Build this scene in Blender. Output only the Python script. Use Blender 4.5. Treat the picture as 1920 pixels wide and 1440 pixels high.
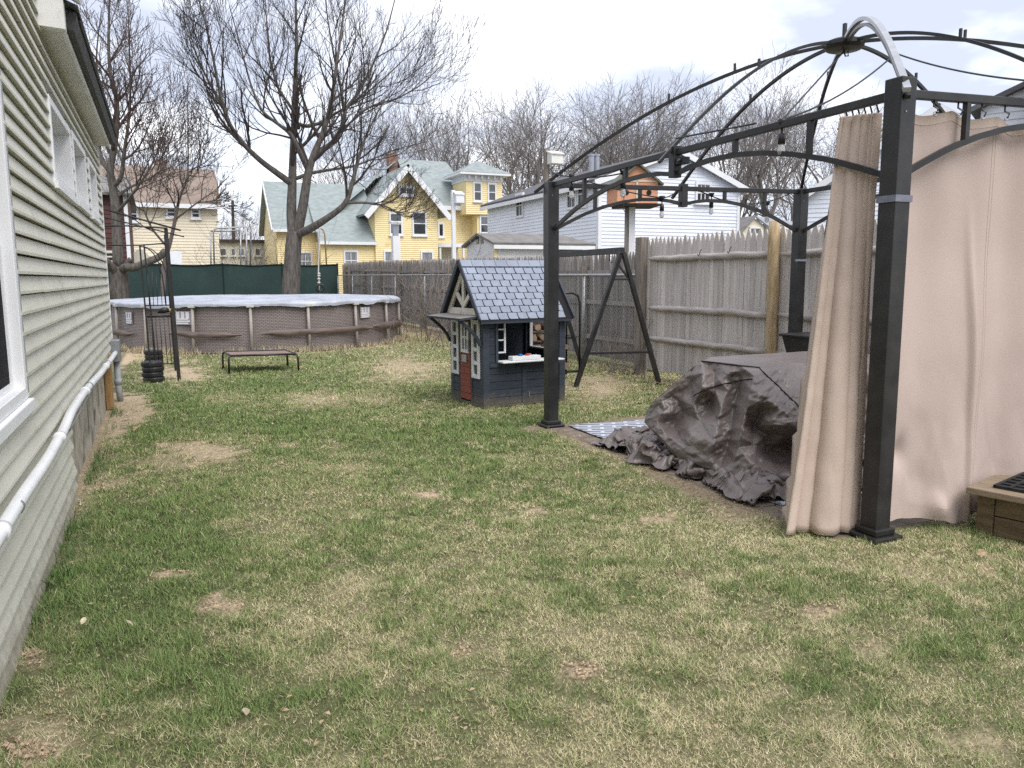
import bpy, math, random
import numpy as np
from mathutils import Matrix, Vector

for _o in list(bpy.data.objects):
    bpy.data.objects.remove(_o)
scene = bpy.context.scene
COL = scene.collection
PI = math.pi
rad = math.radians

# ------------------------------------------------------------------ camera
F = 1470.0            # focal length in pixels of the 1920 px wide photograph
H = 1.45              # eye height
YAW, PITCH, ROLL = rad(23.85), rad(7.76), rad(0.3)
FWD = np.array([math.sin(YAW) * math.cos(PITCH), math.cos(YAW) * math.cos(PITCH), -math.sin(PITCH)])
_r = np.array([math.cos(YAW), -math.sin(YAW), 0.0])
_u = np.cross(_r, FWD)
RT = _r * math.cos(ROLL) - _u * math.sin(ROLL)
UP = _u * math.cos(ROLL) + _r * math.sin(ROLL)
EYE = np.array([0.0, 0.0, H])
cam = bpy.data.cameras.new('camera')
cam.sensor_width = 36.0
cam.lens = 36.0 * F / 1920.0
cam.clip_start = 0.05
cam.clip_end = 2000.0
cam_ob = bpy.data.objects.new('camera', cam)
COL.objects.link(cam_ob)
cam_ob.matrix_world = Matrix(((RT[0], UP[0], -FWD[0], 0), (RT[1], UP[1], -FWD[1], 0), (RT[2], UP[2], -FWD[2], H), (0, 0, 0, 1)))
scene.camera = cam_ob


def ray(x, y):
    return FWD + RT * (x - 960) / F + UP * (720 - y) / F


def G(x, y, z=0.0):               # photo pixel -> point on the horizontal plane z
    d = ray(x, y)
    return EYE + d * ((z - H) / d[2])


def AY(x, y, Y):                  # photo pixel -> point on the vertical plane at distance Y
    d = ray(x, y)
    return EYE + d * (Y / d[1])


def AX(x, y, X):
    d = ray(x, y)
    return EYE + d * (X / d[0])


def PX(p):                        # points (n,3) -> photo pixels
    v = np.asarray(p, float) - EYE
    z = v @ FWD
    return 960 + F * (v @ RT) / z, 720 - F * (v @ UP) / z, z


# ------------------------------------------------------------------ sky, sun, exposure
SUN_EL, SUN_AZ = 56.0, 165.0      # compass-like: azimuth clockwise from +Y
world = bpy.data.worlds.new('World')
scene.world = world
world.use_nodes = True
nt = world.node_tree
nt.nodes.clear()
n_out = nt.nodes.new('ShaderNodeOutputWorld')
n_bg = nt.nodes.new('ShaderNodeBackground')
n_sky = nt.nodes.new('ShaderNodeTexSky')
n_sky.sky_type = 'NISHITA'
n_sky.sun_disc = False
n_sky.sun_elevation = rad(SUN_EL)
n_sky.sun_rotation = rad(SUN_AZ)
n_tc = nt.nodes.new('ShaderNodeTexCoord')
n_sep = nt.nodes.new('ShaderNodeSeparateXYZ')
nt.links.new(n_tc.outputs['Generated'], n_sep.inputs[0])
n_add = nt.nodes.new('ShaderNodeMath'); n_add.operation = 'ADD'; n_add.inputs[1].default_value = 0.22
nt.links.new(n_sep.outputs['Z'], n_add.inputs[0])
n_mx = nt.nodes.new('ShaderNodeMath'); n_mx.operation = 'MAXIMUM'; n_mx.inputs[1].default_value = 0.1
nt.links.new(n_add.outputs[0], n_mx.inputs[0])
n_div = nt.nodes.new('ShaderNodeVectorMath'); n_div.operation = 'DIVIDE'
n_cmb = nt.nodes.new('ShaderNodeCombineXYZ')
nt.links.new(n_mx.outputs[0], n_cmb.inputs[0]); nt.links.new(n_mx.outputs[0], n_cmb.inputs[1])
n_cmb.inputs[2].default_value = 1.0
nt.links.new(n_tc.outputs['Generated'], n_div.inputs[0]); nt.links.new(n_cmb.outputs[0], n_div.inputs[1])
n_noi = nt.nodes.new('ShaderNodeTexNoise')
n_noi.inputs['Scale'].default_value = 1.9
n_noi.inputs['Detail'].default_value = 5.0
n_noi.inputs['Roughness'].default_value = 0.5
nt.links.new(n_div.outputs[0], n_noi.inputs['Vector'])
n_rmp = nt.nodes.new('ShaderNodeValToRGB')
n_rmp.color_ramp.elements[0].position = 0.44
n_rmp.color_ramp.elements[0].color = (3.6, 3.85, 4.6, 1)
n_rmp.color_ramp.elements[1].position = 0.70
n_rmp.color_ramp.elements[1].color = (9.2, 9.2, 9.3, 1)
nt.links.new(n_noi.outputs['Fac'], n_rmp.inputs[0])
n_mix = nt.nodes.new('ShaderNodeMix'); n_mix.data_type = 'RGBA'
n_mix.inputs['Factor'].default_value = 0.88      # a closed cloud deck over the clear sky
nt.links.new(n_sky.outputs[0], n_mix.inputs['A']); nt.links.new(n_rmp.outputs[0], n_mix.inputs['B'])
nt.links.new(n_mix.outputs['Result'], n_bg.inputs['Color'])
n_bg.inputs['Strength'].default_value = 0.10
nt.links.new(n_bg.outputs[0], n_out.inputs[0])

sun = bpy.data.lights.new('sun', 'SUN')
sun.energy = 1.5
sun.angle = rad(45)
sun.color = (1.0, 0.96, 0.90)
sun_ob = bpy.data.objects.new('sun', sun)
COL.objects.link(sun_ob)
_sd = Vector((math.sin(rad(SUN_AZ)) * math.cos(rad(SUN_EL)), math.cos(rad(SUN_AZ)) * math.cos(rad(SUN_EL)), math.sin(rad(SUN_EL))))
sun_ob.rotation_euler = _sd.to_track_quat('Z', 'Y').to_euler()
sun_ob.location = _sd * 50

scene.view_settings.view_transform = 'Standard'
scene.view_settings.look = 'None'
scene.view_settings.gamma = 1.0
scene.view_settings.exposure = 1.18
scene.view_settings.use_curve_mapping = False
scene.render.engine = 'CYCLES'
scene.cycles.use_denoising = False
scene.cycles.use_adaptive_sampling = False
scene.cycles.max_bounces = 6
scene.cycles.diffuse_bounces = 3
scene.cycles.glossy_bounces = 2
scene.cycles.transmission_bounces = 4
scene.cycles.transparent_max_bounces = 8

# ------------------------------------------------------------------ materials
MATS = {}


def lin(r, g, b):
    return tuple(((c / 255.0) / 12.92 if c / 255.0 <= 0.04045 else ((c / 255.0 + 0.055) / 1.055) ** 2.4) for c in (r, g, b))


def mat(name, c1, c2=None, scale=6.0, stretch=(1, 1, 1), rough=0.7, bump=0.0, bscale=None, rnd=0.0, metal=0.0, detail=4.0, spec=0.4, alpha=1.0, lo=0.35, hi=0.65, dirt=None, world_co=False, trans=0.0, splash=None):
    """procedural: two tones mixed by noise, an optional per-object shade, optional fine relief, optional grime spots"""
    m = bpy.data.materials.new(name)
    m.use_nodes = True
    t = m.node_tree
    b = t.nodes['Principled BSDF']
    b.inputs['Roughness'].default_value = rough
    b.inputs['Metallic'].default_value = metal
    b.inputs['Specular IOR Level'].default_value = spec
    if trans:
        b.inputs['Transmission Weight'].default_value = trans
    c2 = c2 or tuple(x * 0.8 for x in c1)
    if world_co:
        tc = t.nodes.new('ShaderNodeNewGeometry'); co = tc.outputs['Position']
    else:
        tc = t.nodes.new('ShaderNodeTexCoord'); co = tc.outputs['Object']
    mp = t.nodes.new('ShaderNodeMapping')
    mp.inputs['Scale'].default_value = stretch
    t.links.new(co, mp.inputs['Vector'])
    vec = mp.outputs[0]
    oi = t.nodes.new('ShaderNodeObjectInfo')
    if rnd:
        off = t.nodes.new('ShaderNodeVectorMath'); off.operation = 'MULTIPLY_ADD'
        cb = t.nodes.new('ShaderNodeCombineXYZ')
        for i in range(3):
            t.links.new(oi.outputs['Random'], cb.inputs[i])
        t.links.new(cb.outputs[0], off.inputs[0]); off.inputs[1].default_value = (37, 53, 71)
        t.links.new(vec, off.inputs[2])
        vec = off.outputs[0]
    nz = t.nodes.new('ShaderNodeTexNoise')
    nz.inputs['Scale'].default_value = scale; nz.inputs['Detail'].default_value = detail
    t.links.new(vec, nz.inputs['Vector'])
    rp = t.nodes.new('ShaderNodeValToRGB')
    rp.color_ramp.elements[0].position = lo; rp.color_ramp.elements[0].color = (*c1, 1)
    rp.color_ramp.elements[1].position = hi; rp.color_ramp.elements[1].color = (*c2, 1)
    t.links.new(nz.outputs['Fac'], rp.inputs[0])
    col = rp.outputs[0]
    if dirt:
        dcol, dscale, dlo, dhi = dirt
        dn = t.nodes.new('ShaderNodeTexNoise'); dn.inputs['Scale'].default_value = dscale; dn.inputs['Detail'].default_value = 8
        dn.inputs['Roughness'].default_value = 0.65
        t.links.new(vec, dn.inputs['Vector'])
        dm = t.nodes.new('ShaderNodeMapRange'); dm.inputs[1].default_value = dlo; dm.inputs[2].default_value = dhi
        t.links.new(dn.outputs['Fac'], dm.inputs[0])
        dx = t.nodes.new('ShaderNodeMix'); dx.data_type = 'RGBA'
        t.links.new(dm.outputs[0], dx.inputs['Factor']); t.links.new(col, dx.inputs['A']); dx.inputs['B'].default_value = (*dcol, 1)
        col = dx.outputs['Result']
    if splash:                        # dried mud thrown up from the ground
        scol, sh = splash
        gp = t.nodes.new('ShaderNodeNewGeometry'); sx = t.nodes.new('ShaderNodeSeparateXYZ'); t.links.new(gp.outputs['Position'], sx.inputs[0])
        sn = t.nodes.new('ShaderNodeTexNoise'); sn.inputs['Scale'].default_value = 14; sn.inputs['Detail'].default_value = 8; sn.inputs['Roughness'].default_value = .7
        t.links.new(gp.outputs['Position'], sn.inputs['Vector'])
        sm = t.nodes.new('ShaderNodeMapRange'); sm.inputs[1].default_value = sh; sm.inputs[2].default_value = 0; sm.inputs[3].default_value = 0; sm.inputs[4].default_value = .75
        t.links.new(sx.outputs['Z'], sm.inputs[0])
        sa = t.nodes.new('ShaderNodeMath'); sa.operation = 'ADD'; t.links.new(sm.outputs[0], sa.inputs[0]); t.links.new(sn.outputs['Fac'], sa.inputs[1])
        sr = t.nodes.new('ShaderNodeMapRange'); sr.inputs[1].default_value = .72; sr.inputs[2].default_value = 1.25; sr.inputs[4].default_value = .75
        t.links.new(sa.outputs[0], sr.inputs[0])
        sq = t.nodes.new('ShaderNodeMix'); sq.data_type = 'RGBA'; t.links.new(sr.outputs[0], sq.inputs['Factor']); t.links.new(col, sq.inputs['A']); sq.inputs['B'].default_value = (*scol, 1)
        col = sq.outputs['Result']
    if rnd:
        hs = t.nodes.new('ShaderNodeHueSaturation')
        mr = t.nodes.new('ShaderNodeMapRange'); mr.inputs[3].default_value = 1 - rnd; mr.inputs[4].default_value = 1 + rnd
        t.links.new(oi.outputs['Random'], mr.inputs[0]); t.links.new(mr.outputs[0], hs.inputs['Value'])
        t.links.new(col, hs.inputs['Color'])
        col = hs.outputs[0]
    t.links.new(col, b.inputs['Base Color'])
    if bump:
        bn = t.nodes.new('ShaderNodeTexNoise'); bn.inputs['Scale'].default_value = bscale or scale * 4; bn.inputs['Detail'].default_value = 6
        t.links.new(vec, bn.inputs['Vector'])
        bp = t.nodes.new('ShaderNodeBump'); bp.inputs['Strength'].default_value = bump; bp.inputs['Distance'].default_value = 0.02
        t.links.new(bn.outputs['Fac'], bp.inputs['Height']); t.links.new(bp.outputs[0], b.inputs['Normal'])
    if alpha < 1:
        b.inputs['Alpha'].default_value = alpha
    MATS[name] = m
    return m


# ------------------------------------------------------------------ mesh helpers
LOCAL = {}


class MB:
    def __init__(s):
        s.v = []; s.f = []; s.n = 0

    def add(s, v, f):
        v = np.asarray(v, float).reshape(-1, 3)
        s.v.append(v)
        s.f.extend([tuple(i + s.n for i in q) for q in f])
        s.n += len(v)
        return s

    def box(s, lo, hi):
        a, b = np.minimum(lo, hi), np.maximum(lo, hi)
        x0, y0, z0 = a; x1, y1, z1 = b
        return s.add([(x0, y0, z0), (x1, y0, z0), (x1, y1, z0), (x0, y1, z0), (x0, y0, z1), (x1, y0, z1), (x1, y1, z1), (x0, y1, z1)],
                     [(0, 3, 2, 1), (4, 5, 6, 7), (0, 1, 5, 4), (1, 2, 6, 5), (2, 3, 7, 6), (3, 0, 4, 7)])

    def hexa(s, p):               # eight corners: bottom ring then top ring
        return s.add(p, [(0, 3, 2, 1), (4, 5, 6, 7), (0, 1, 5, 4), (1, 2, 6, 5), (2, 3, 7, 6), (3, 0, 4, 7)])

    def beam(s, p0, p1, w, h, up=(0, 0, 1)):
        p0, p1, up = (np.asarray(q, float) for q in (p0, p1, up))
        d = p1 - p0; d /= np.linalg.norm(d)
        a = np.cross(d, up)
        if np.linalg.norm(a) < 1e-4:
            a = np.cross(d, (1.0, 0, 0))
        a /= np.linalg.norm(a); b = np.cross(a, d)
        a = a * w / 2; b = b * h / 2
        return s.hexa([p0 - a - b, p0 + a - b, p1 + a - b, p1 - a - b, p0 - a + b, p0 + a + b, p1 + a + b, p1 - a + b])

    def slab(s, a, b, c, d, t):   # quad a b c d thickened downwards along its normal
        a, b, c, d = (np.asarray(q, float) for q in (a, b, c, d))
        n = np.cross(b - a, d - a); n /= np.linalg.norm(n)
        if n[2] < 0: n = -n
        o = n * t
        return s.hexa([a - o, b - o, c - o, d - o, a, b, c, d])

    def tube(s, pts, r, k=6, cap=True):
        pts = np.asarray(pts, float); n = len(pts)
        r = np.broadcast_to(np.asarray(r, float), (n,))
        t = np.gradient(pts, axis=0); t /= np.linalg.norm(t, axis=1)[:, None] + 1e-12
        ref = np.array([0, 0, 1.0]) if abs(t[0][2]) < 0.9 else np.array([1.0, 0, 0])
        a = np.cross(t, ref); la = np.linalg.norm(a, axis=1)[:, None]
        a = np.where(la < 1e-6, np.array([1.0, 0, 0]), a / np.maximum(la, 1e-6))
        b = np.cross(t, a)
        an = np.arange(k) * 2 * PI / k
        ring = pts[:, None] + r[:, None, None] * (np.cos(an)[None, :, None] * a[:, None] + np.sin(an)[None, :, None] * b[:, None])
        f = []
        for i in range(n - 1):
            for j in range(k):
                f.append((i * k + j, i * k + (j + 1) % k, (i + 1) * k + (j + 1) % k, (i + 1) * k + j))
        if cap:
            f.append(tuple(range(k - 1, -1, -1))); f.append(tuple((n - 1) * k + j for j in range(k)))
        return s.add(ring.reshape(-1, 3), f)

    def ribbon(s, pts, w, h, up=(0, 0, 1)):   # rectangular bar along a polyline
        pts = np.asarray(pts, float); n = len(pts)
        t = np.gradient(pts, axis=0); t /= np.linalg.norm(t, axis=1)[:, None]
        a = np.cross(t, up); a /= np.linalg.norm(a, axis=1)[:, None] + 1e-9
        b = np.cross(a, t)
        ring = np.stack([pts - a * w / 2 - b * h / 2, pts + a * w / 2 - b * h / 2, pts + a * w / 2 + b * h / 2, pts - a * w / 2 + b * h / 2], 1)
        f = [(3, 2, 1, 0), tuple((n - 1) * 4 + j for j in range(4))]
        for i in range(n - 1):
            for j in range(4):
                f.append((i * 4 + j, i * 4 + (j + 1) % 4, (i + 1) * 4 + (j + 1) % 4, (i + 1) * 4 + j))
        return s.add(ring.reshape(-1, 3), f)

    def lathe(s, prof, c, k=24, ax=None):
        prof = np.asarray(prof, float); n = len(prof)
        an = np.arange(k) * 2 * PI / k
        v = np.stack([prof[:, 0][:, None] * np.cos(an), prof[:, 0][:, None] * np.sin(an), np.repeat(prof[:, 1][:, None], k, 1)], -1) + np.asarray(c, float)
        f = []
        for i in range(n - 1):
            for j in range(k):
                f.append((i * k + j, i * k + (j + 1) % k, (i + 1) * k + (j + 1) % k, (i + 1) * k + j))
        f.append(tuple(range(k - 1, -1, -1))); f.append(tuple((n - 1) * k + j for j in range(k)))
        return s.add(v.reshape(-1, 3), f)

    def prism(s, poly, d):        # planar polygon (n,3) extruded by vector d
        poly = np.asarray(poly, float); n = len(poly); d = np.asarray(d, float)
        f = [tuple(range(n - 1, -1, -1)), tuple(range(n, 2 * n))]
        f += [(i, (i + 1) % n, n + (i + 1) % n, n + i) for i in range(n)]
        return s.add(np.vstack([poly, poly + d]), f)

    def grid(s, P):               # (a,b,3) points
        a, b = P.shape[:2]
        idx = np.arange(a * b).reshape(a, b)
        q = np.stack([idx[:-1, :-1], idx[1:, :-1], idx[1:, 1:], idx[:-1, 1:]], -1).reshape(-1, 4)
        return s.add(P.reshape(-1, 3), [tuple(r) for r in q.tolist()])

    def mesh(s, name, off=None, smooth=False):
        me = bpy.data.meshes.new(name)
        v = np.vstack(s.v)
        if off is not None: v = v - np.asarray(off)
        me.from_pydata(v.tolist(), [], s.f)
        bad = me.validate()
        if smooth:
            me.polygons.foreach_set('use_smooth', [True] * len(me.polygons))
        me.update()
        return me

    def build(s, name, m, parent=None, smooth=False, label=None, cat=None, group=None, kind=None, bevel=0.0, outward=True):
        if parent is None:
            v = np.vstack(s.v)
            loc = np.array([(v[:, 0].min() + v[:, 0].max()) / 2, (v[:, 1].min() + v[:, 1].max()) / 2, v[:, 2].min()])
        else:
            r = parent
            while r.parent: r = r.parent
            loc = np.array(r.location) if not LOCAL.get(r.name) else np.zeros(3)
        me = s.mesh(name, loc, smooth)
        if m is not None:
            me.materials.append(MATS[m] if isinstance(m, str) else m)
        o = bpy.data.objects.new(name, me)
        COL.objects.link(o)
        if parent is None:
            o.location = loc
        else:
            o.parent = parent
        if bevel:
            bv = o.modifiers.new('bevel', 'BEVEL'); bv.width = bevel; bv.segments = 2; bv.limit_method = 'ANGLE'
        return tag(o, label, cat, group, kind)


def tag(o, label=None, cat=None, group=None, kind=None):
    if label: o['label'] = label
    if cat: o['category'] = cat
    if group: o['group'] = group
    if kind: o['kind'] = kind
    return o


def root(name, loc, label, cat, group=None, rz=None):
    o = bpy.data.objects.new(name, None)
    COL.objects.link(o)
    o.location = [float(c) for c in loc]
    o.empty_display_size = 0.2
    if rz is not None:
        o.rotation_euler = (0, 0, rz)
        LOCAL[o.name] = True
    return tag(o, label, cat, group)


def inst(src, name, parent, loc, rz=0.0, scale=None, rx=0.0, ry=0.0):
    """another object that shares src's mesh data, placed in the parent's frame"""
    o = bpy.data.objects.new(name, src)
    COL.objects.link(o)
    if parent is not None:
        r = parent
        while r.parent: r = r.parent
        off = np.zeros(3) if LOCAL.get(r.name) else np.array(r.location)
        o.parent = parent
    else:
        off = np.zeros(3)
    o.location = [float(c) for c in (np.asarray(loc) - off)]
    o.rotation_euler = (rx, ry, rz)
    if scale is not None: o.scale = scale
    return o


def copy_tree(o, loc, rz, scale, label, parent=None):
    c = o.copy(); COL.objects.link(c)
    if parent is None:
        c.location = [float(q) for q in loc]; c.rotation_euler = (0, 0, rz); c.scale = (scale[0], scale[1], scale[2])
        c['label'] = label
    else:
        c.parent = parent
    for ch in o.children:
        copy_tree(ch, None, 0, None, None, c)
    return c


# lattice value noise
_rng = np.random.default_rng(5)
_LAT = _rng.random((256, 256))


def vnoise(x, y):
    xi, yi = np.floor(x).astype(int), np.floor(y).astype(int)
    fx, fy = x - xi, y - yi
    fx = fx * fx * (3 - 2 * fx); fy = fy * fy * (3 - 2 * fy)
    a = _LAT[xi & 255, yi & 255]; b = _LAT[(xi + 1) & 255, yi & 255]
    c = _LAT[xi & 255, (yi + 1) & 255]; d = _LAT[(xi + 1) & 255, (yi + 1) & 255]
    return (a * (1 - fx) + b * fx) * (1 - fy) + (c * (1 - fx) + d * fx) * fy


def fbm(x, y, o=4):
    s = 0; a = 0.5; t = 0
    for i in range(o):
        s = s + a * vnoise(x * 2 ** i + 17.3 * i, y * 2 ** i + 9.1 * i); t += a; a *= 0.5
    return s / t


def sstep(a, b, x):
    t = np.clip((x - a) / (b - a), 0, 1)
    return t * t * (3 - 2 * t)
# ------------------------------------------------------------------ the palette
mat('siding_sage', (.60, .585, .50), (.545, .53, .45), scale=3, rough=.55, bump=.12, bscale=60, rnd=.03, splash=((.20, .16, .11), .30), dirt=((.30, .29, .22), 2.5, .58, .9))
mat('white_vinyl', (.80, .80, .80), (.74, .75, .77), scale=2, rough=.45, bump=.05)
mat('white_trim', (.76, .76, .74), (.66, .66, .64), scale=5, rough=.5, dirt=((.4, .38, .33), 9, .6, .9))
mat('soffit', (.72, .71, .68), (.62, .61, .58), scale=4, rough=.6)
mat('dark_glass', (.018, .021, .025), (.03, .033, .04), scale=1.5, rough=.04, spec=.8)
mat('window_screen', (.012, .013, .016), (.020, .021, .024), scale=30, rough=.75, spec=.08)
mat('dim_glass', (.10, .11, .13), (.04, .045, .05), scale=.8, rough=.05, spec=.8)
mat('curtain_glass', (.30, .31, .34), (.16, .17, .19), scale=1.4, rough=.12, spec=.7, stretch=(6, 1, .4))
mat('shingle_dark', (.06, .06, .06), (.10, .10, .095), scale=30, rough=.9, bump=.4, rnd=.15)
mat('concrete', (.46, .42, .34), (.34, .30, .24), scale=5, rough=.9, bump=.15, bscale=40, dirt=((.06, .055, .045), 3.2, .5, .68))
mat('pvc', (.78, .79, .80), (.70, .71, .72), scale=3, rough=.35, dirt=((.4, .38, .35), 10, .62, .9))
mat('galv', (.36, .37, .38), (.26, .27, .28), scale=12, rough=.45, metal=.6)
mat('grey_pvc', (.36, .37, .38), (.30, .31, .32), scale=7, rough=.5)
mat('brown_post', (.36, .22, .09), (.25, .145, .055), scale=8, stretch=(6, 6, .6), rough=.75)
mat('black_metal', (.017, .017, .018), (.032, .031, .031), scale=7, rough=.38, bump=.05, bscale=90, dirt=((.10, .095, .085), 14, .64, .95))
mat('black_plastic', (.012, .012, .013), (.022, .022, .024), scale=9, rough=.45, dirt=((.08, .075, .065), 8, .6, .9))
mat('aluminium_rib', (.42, .43, .46), (.33, .34, .37), scale=14, rough=.4, metal=.25)
mat('strap_grey', (.20, .21, .26), (.15, .16, .20), scale=20, rough=.7)
mat('picket_near', (.62, .575, .54), (.43, .39, .36), scale=3.0, stretch=(9, 9, .7), rough=.85, bump=.08, bscale=9, rnd=.17, lo=.3, hi=.72, dirt=((.07, .055, .045), 5, .63, .82))
mat('picket_far', (.32, .29, .265), (.18, .158, .145), scale=3.0, stretch=(9, 9, .6), rough=.9, bump=.10, bscale=9, rnd=.30, lo=.3, hi=.72, dirt=((.33, .30, .28), 4, .62, .85))
mat('fence_rail', (.50, .46, .43), (.36, .32, .295), scale=4, stretch=(6, 1, 6), rough=.85, bump=.12, bscale=20, dirt=((.10, .08, .07), 9, .62, .8))
mat('log_post', (.48, .37, .22), (.32, .225, .125), scale=5, stretch=(5, 5, .9), rough=.7, bump=.3, dirt=((.11, .06, .03), 5, .66, .76))
mat('grey_post', (.26, .23, .20), (.15, .125, .105), scale=4, stretch=(8, 8, .6), rough=.9, bump=.12, dirt=((.40, .37, .34), 5, .6, .85))
mat('green_screen', (.014, .036, .034), (.020, .046, .044), scale=.8, rough=.75, bump=.2, bscale=5, dirt=((.045, .085, .08), 1.3, .55, .9))
mat('green_hem', (.006, .02, .017), rough=.8)
mat('pool_post', (.36, .325, .295), (.29, .26, .235), scale=5, rough=.5, dirt=((.10, .085, .07), 5, .6, .9))
mat('pool_cap', (.52, .50, .47), (.42, .40, .38), scale=8, rough=.5)
mat('pool_cover', (.42, .45, .51), (.29, .31, .36), scale=2.0, rough=.5, bump=.25, bscale=7, spec=.5, dirt=((.60, .62, .67), 2.5, .55, .75))
mat('pool_band', (.155, .115, .10), (.105, .08, .07), scale=3, rough=.6, bump=.3, bscale=12)
mat('label_white', (.66, .66, .70), (.56, .56, .60), scale=12, rough=.6)
mat('label_grey', (.30, .28, .29), (.24, .22, .23), scale=12, rough=.6)
mat('cot_mesh', (.235, .165, .145), (.19, .13, .115), scale=14, rough=.8)
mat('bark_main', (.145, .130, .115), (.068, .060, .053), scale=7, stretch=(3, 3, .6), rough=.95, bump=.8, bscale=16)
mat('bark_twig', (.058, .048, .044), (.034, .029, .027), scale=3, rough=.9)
mat('bark_red', (.100, .068, .060), (.055, .041, .037), scale=3, rough=.9)
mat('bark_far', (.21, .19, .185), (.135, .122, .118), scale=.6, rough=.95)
mat('bark_pale', (.22, .185, .165), (.14, .115, .10), scale=1, rough=.95)
mat('navy_wood', (.040, .050, .070), (.028, .036, .052), splash=((.15, .125, .09), .22), scale=4, stretch=(1, 1, 6), rough=.62, bump=.25, bscale=30, rnd=.10, dirt=((.085, .095, .115), 7, .62, .85))
mat('shingle_blue', (.25, .285, .355), (.205, .235, .30), scale=7, rough=.55, rnd=.09, bump=.12, bscale=50)
mat('play_white', (.72, .73, .74), (.62, .63, .64), scale=6, rough=.5, dirt=((.4, .38, .34), 8, .63, .85))
mat('door_red', (.27, .062, .035), (.20, .045, .026), scale=5, stretch=(1, 1, 5), rough=.6, bump=.2, rnd=.07, dirt=((.30, .12, .08), 9, .63, .85))
mat('truss_beige', (.64, .60, .52), (.56, .52, .44), scale=5, rough=.6, dirt=((.28, .25, .2), 8, .6, .85))
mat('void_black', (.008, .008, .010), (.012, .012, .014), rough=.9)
mat('silver', (.45, .46, .48), (.36, .37, .39), scale=9, rough=.35, metal=.5)
mat('toy_blue', (.02, .16, .50), (.02, .13, .42), rough=.35)
mat('toy_red', (.60, .05, .04), (.5, .04, .03), rough=.35)
mat('toy_white', (.74, .75, .76), (.66, .67, .68), scale=4, rough=.4)
mat('log_bark', (.16, .10, .07), (.09, .055, .04), scale=9, rough=.95, bump=.6, rnd=.25)
mat('log_end', (.27, .19, .125), (.17, .115, .075), scale=14, rough=.85, rnd=.15)
mat('brick_red', (.24, .135, .105), (.18, .10, .08), scale=8, rough=.9, rnd=.15, bump=.2)
mat('curtain_tan', (.53, .425, .36), (.49, .39, .33), scale=3, rough=.85, bump=.12, bscale=220, dirt=((.33, .25, .18), 5, .6, .9))
mat('curtain_rose', (.475, .385, .345), (.445, .355, .315), scale=1.8, rough=.85, bump=.12, bscale=220, dirt=((.42, .335, .285), 9, .62, .95))
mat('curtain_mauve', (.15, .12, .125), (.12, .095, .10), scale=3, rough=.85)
mat('tarp', (.175, .145, .137), (.138, .114, .107), scale=3, rough=.40, bump=.10, bscale=26, spec=.6, dirt=((.25, .215, .20), 2.4, .58, .85))
mat('wood_step', (.165, .12, .068), (.10, .07, .038), scale=4, stretch=(1, 7, 7), rough=.7, bump=.25, bscale=18, rnd=.08, dirt=((.08, .055, .03), 5, .62, .85))
mat('wood_step_top', (.26, .205, .145), (.18, .135, .09), scale=4, stretch=(1, 7, 7), rough=.7, bump=.25, bscale=18, rnd=.08)
mat('rubber', (.010, .011, .012), (.02, .021, .022), scale=20, rough=.7)
mat('yellow_paint', (.84, .70, .40), (.79, .65, .36), scale=1.2, rough=.7, dirt=((.45, .33, .13), 1.0, .6, .9))
mat('teal_roof', (.29, .33, .33), (.22, .255, .255), scale=2.5, stretch=(1, 1, 3), rough=.85, bump=.3, bscale=20, dirt=((.10, .11, .10), .8, .6, .9))
mat('house_white', (.74, .77, .85), (.68, .71, .79), scale=.8, rough=.6)
mat('house_white_trim', (.74, .75, .78), (.68, .69, .72), scale=2, rough=.6)
mat('grey_roof', (.215, .205, .195), (.155, .145, .14), scale=3, rough=.9, bump=.3, bscale=25)
mat('slate_roof', (.135, .135, .15), (.085, .085, .095), scale=2.5, stretch=(1, 1, 3), rough=.9, bump=.4, bscale=20)
mat('cream_siding', (.74, .67, .53), (.68, .61, .48), scale=1, rough=.7)
mat('brown_roof', (.255, .20, .165), (.185, .145, .12), scale=1.6, rough=.9, bump=.3, bscale=15)
mat('maroon_siding', (.085, .030, .028), (.06, .022, .02), scale=1.5, rough=.7)
mat('pale_wall', (.62, .60, .52), (.56, .54, .47), scale=1, rough=.8)
mat('dark_trim', (.05, .035, .03), (.035, .025, .02), rough=.8)
mat('coral_wood', (.66, .33, .20), (.58, .28, .165), scale=3, stretch=(2, 2, 5), rough=.7, bump=.2, dirt=((.35, .17, .11), 3, .6, .85))
mat('mossy_roof', (.17, .175, .145), (.11, .11, .09), scale=8, rough=.95, bump=.4)
mat('rope', (.60, .58, .54), (.50, .48, .44), scale=40, rough=.9)
mat('bulb_glass', (.80, .80, .80), (.72, .72, .72), rough=.08, spec=.6, trans=.55)
mat('leaf_dry', (.30, .21, .12), (.42, .32, .20), scale=5, rough=.8, rnd=.2)
mat('leaf_pale', (.50, .44, .33), (.40, .33, .22), scale=5, rough=.8, rnd=.2)
mat('toucan_yellow', (.62, .45, .12), rough=.5)
mat('camera_grey', (.33, .35, .40), (.28, .30, .35), rough=.4)


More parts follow.
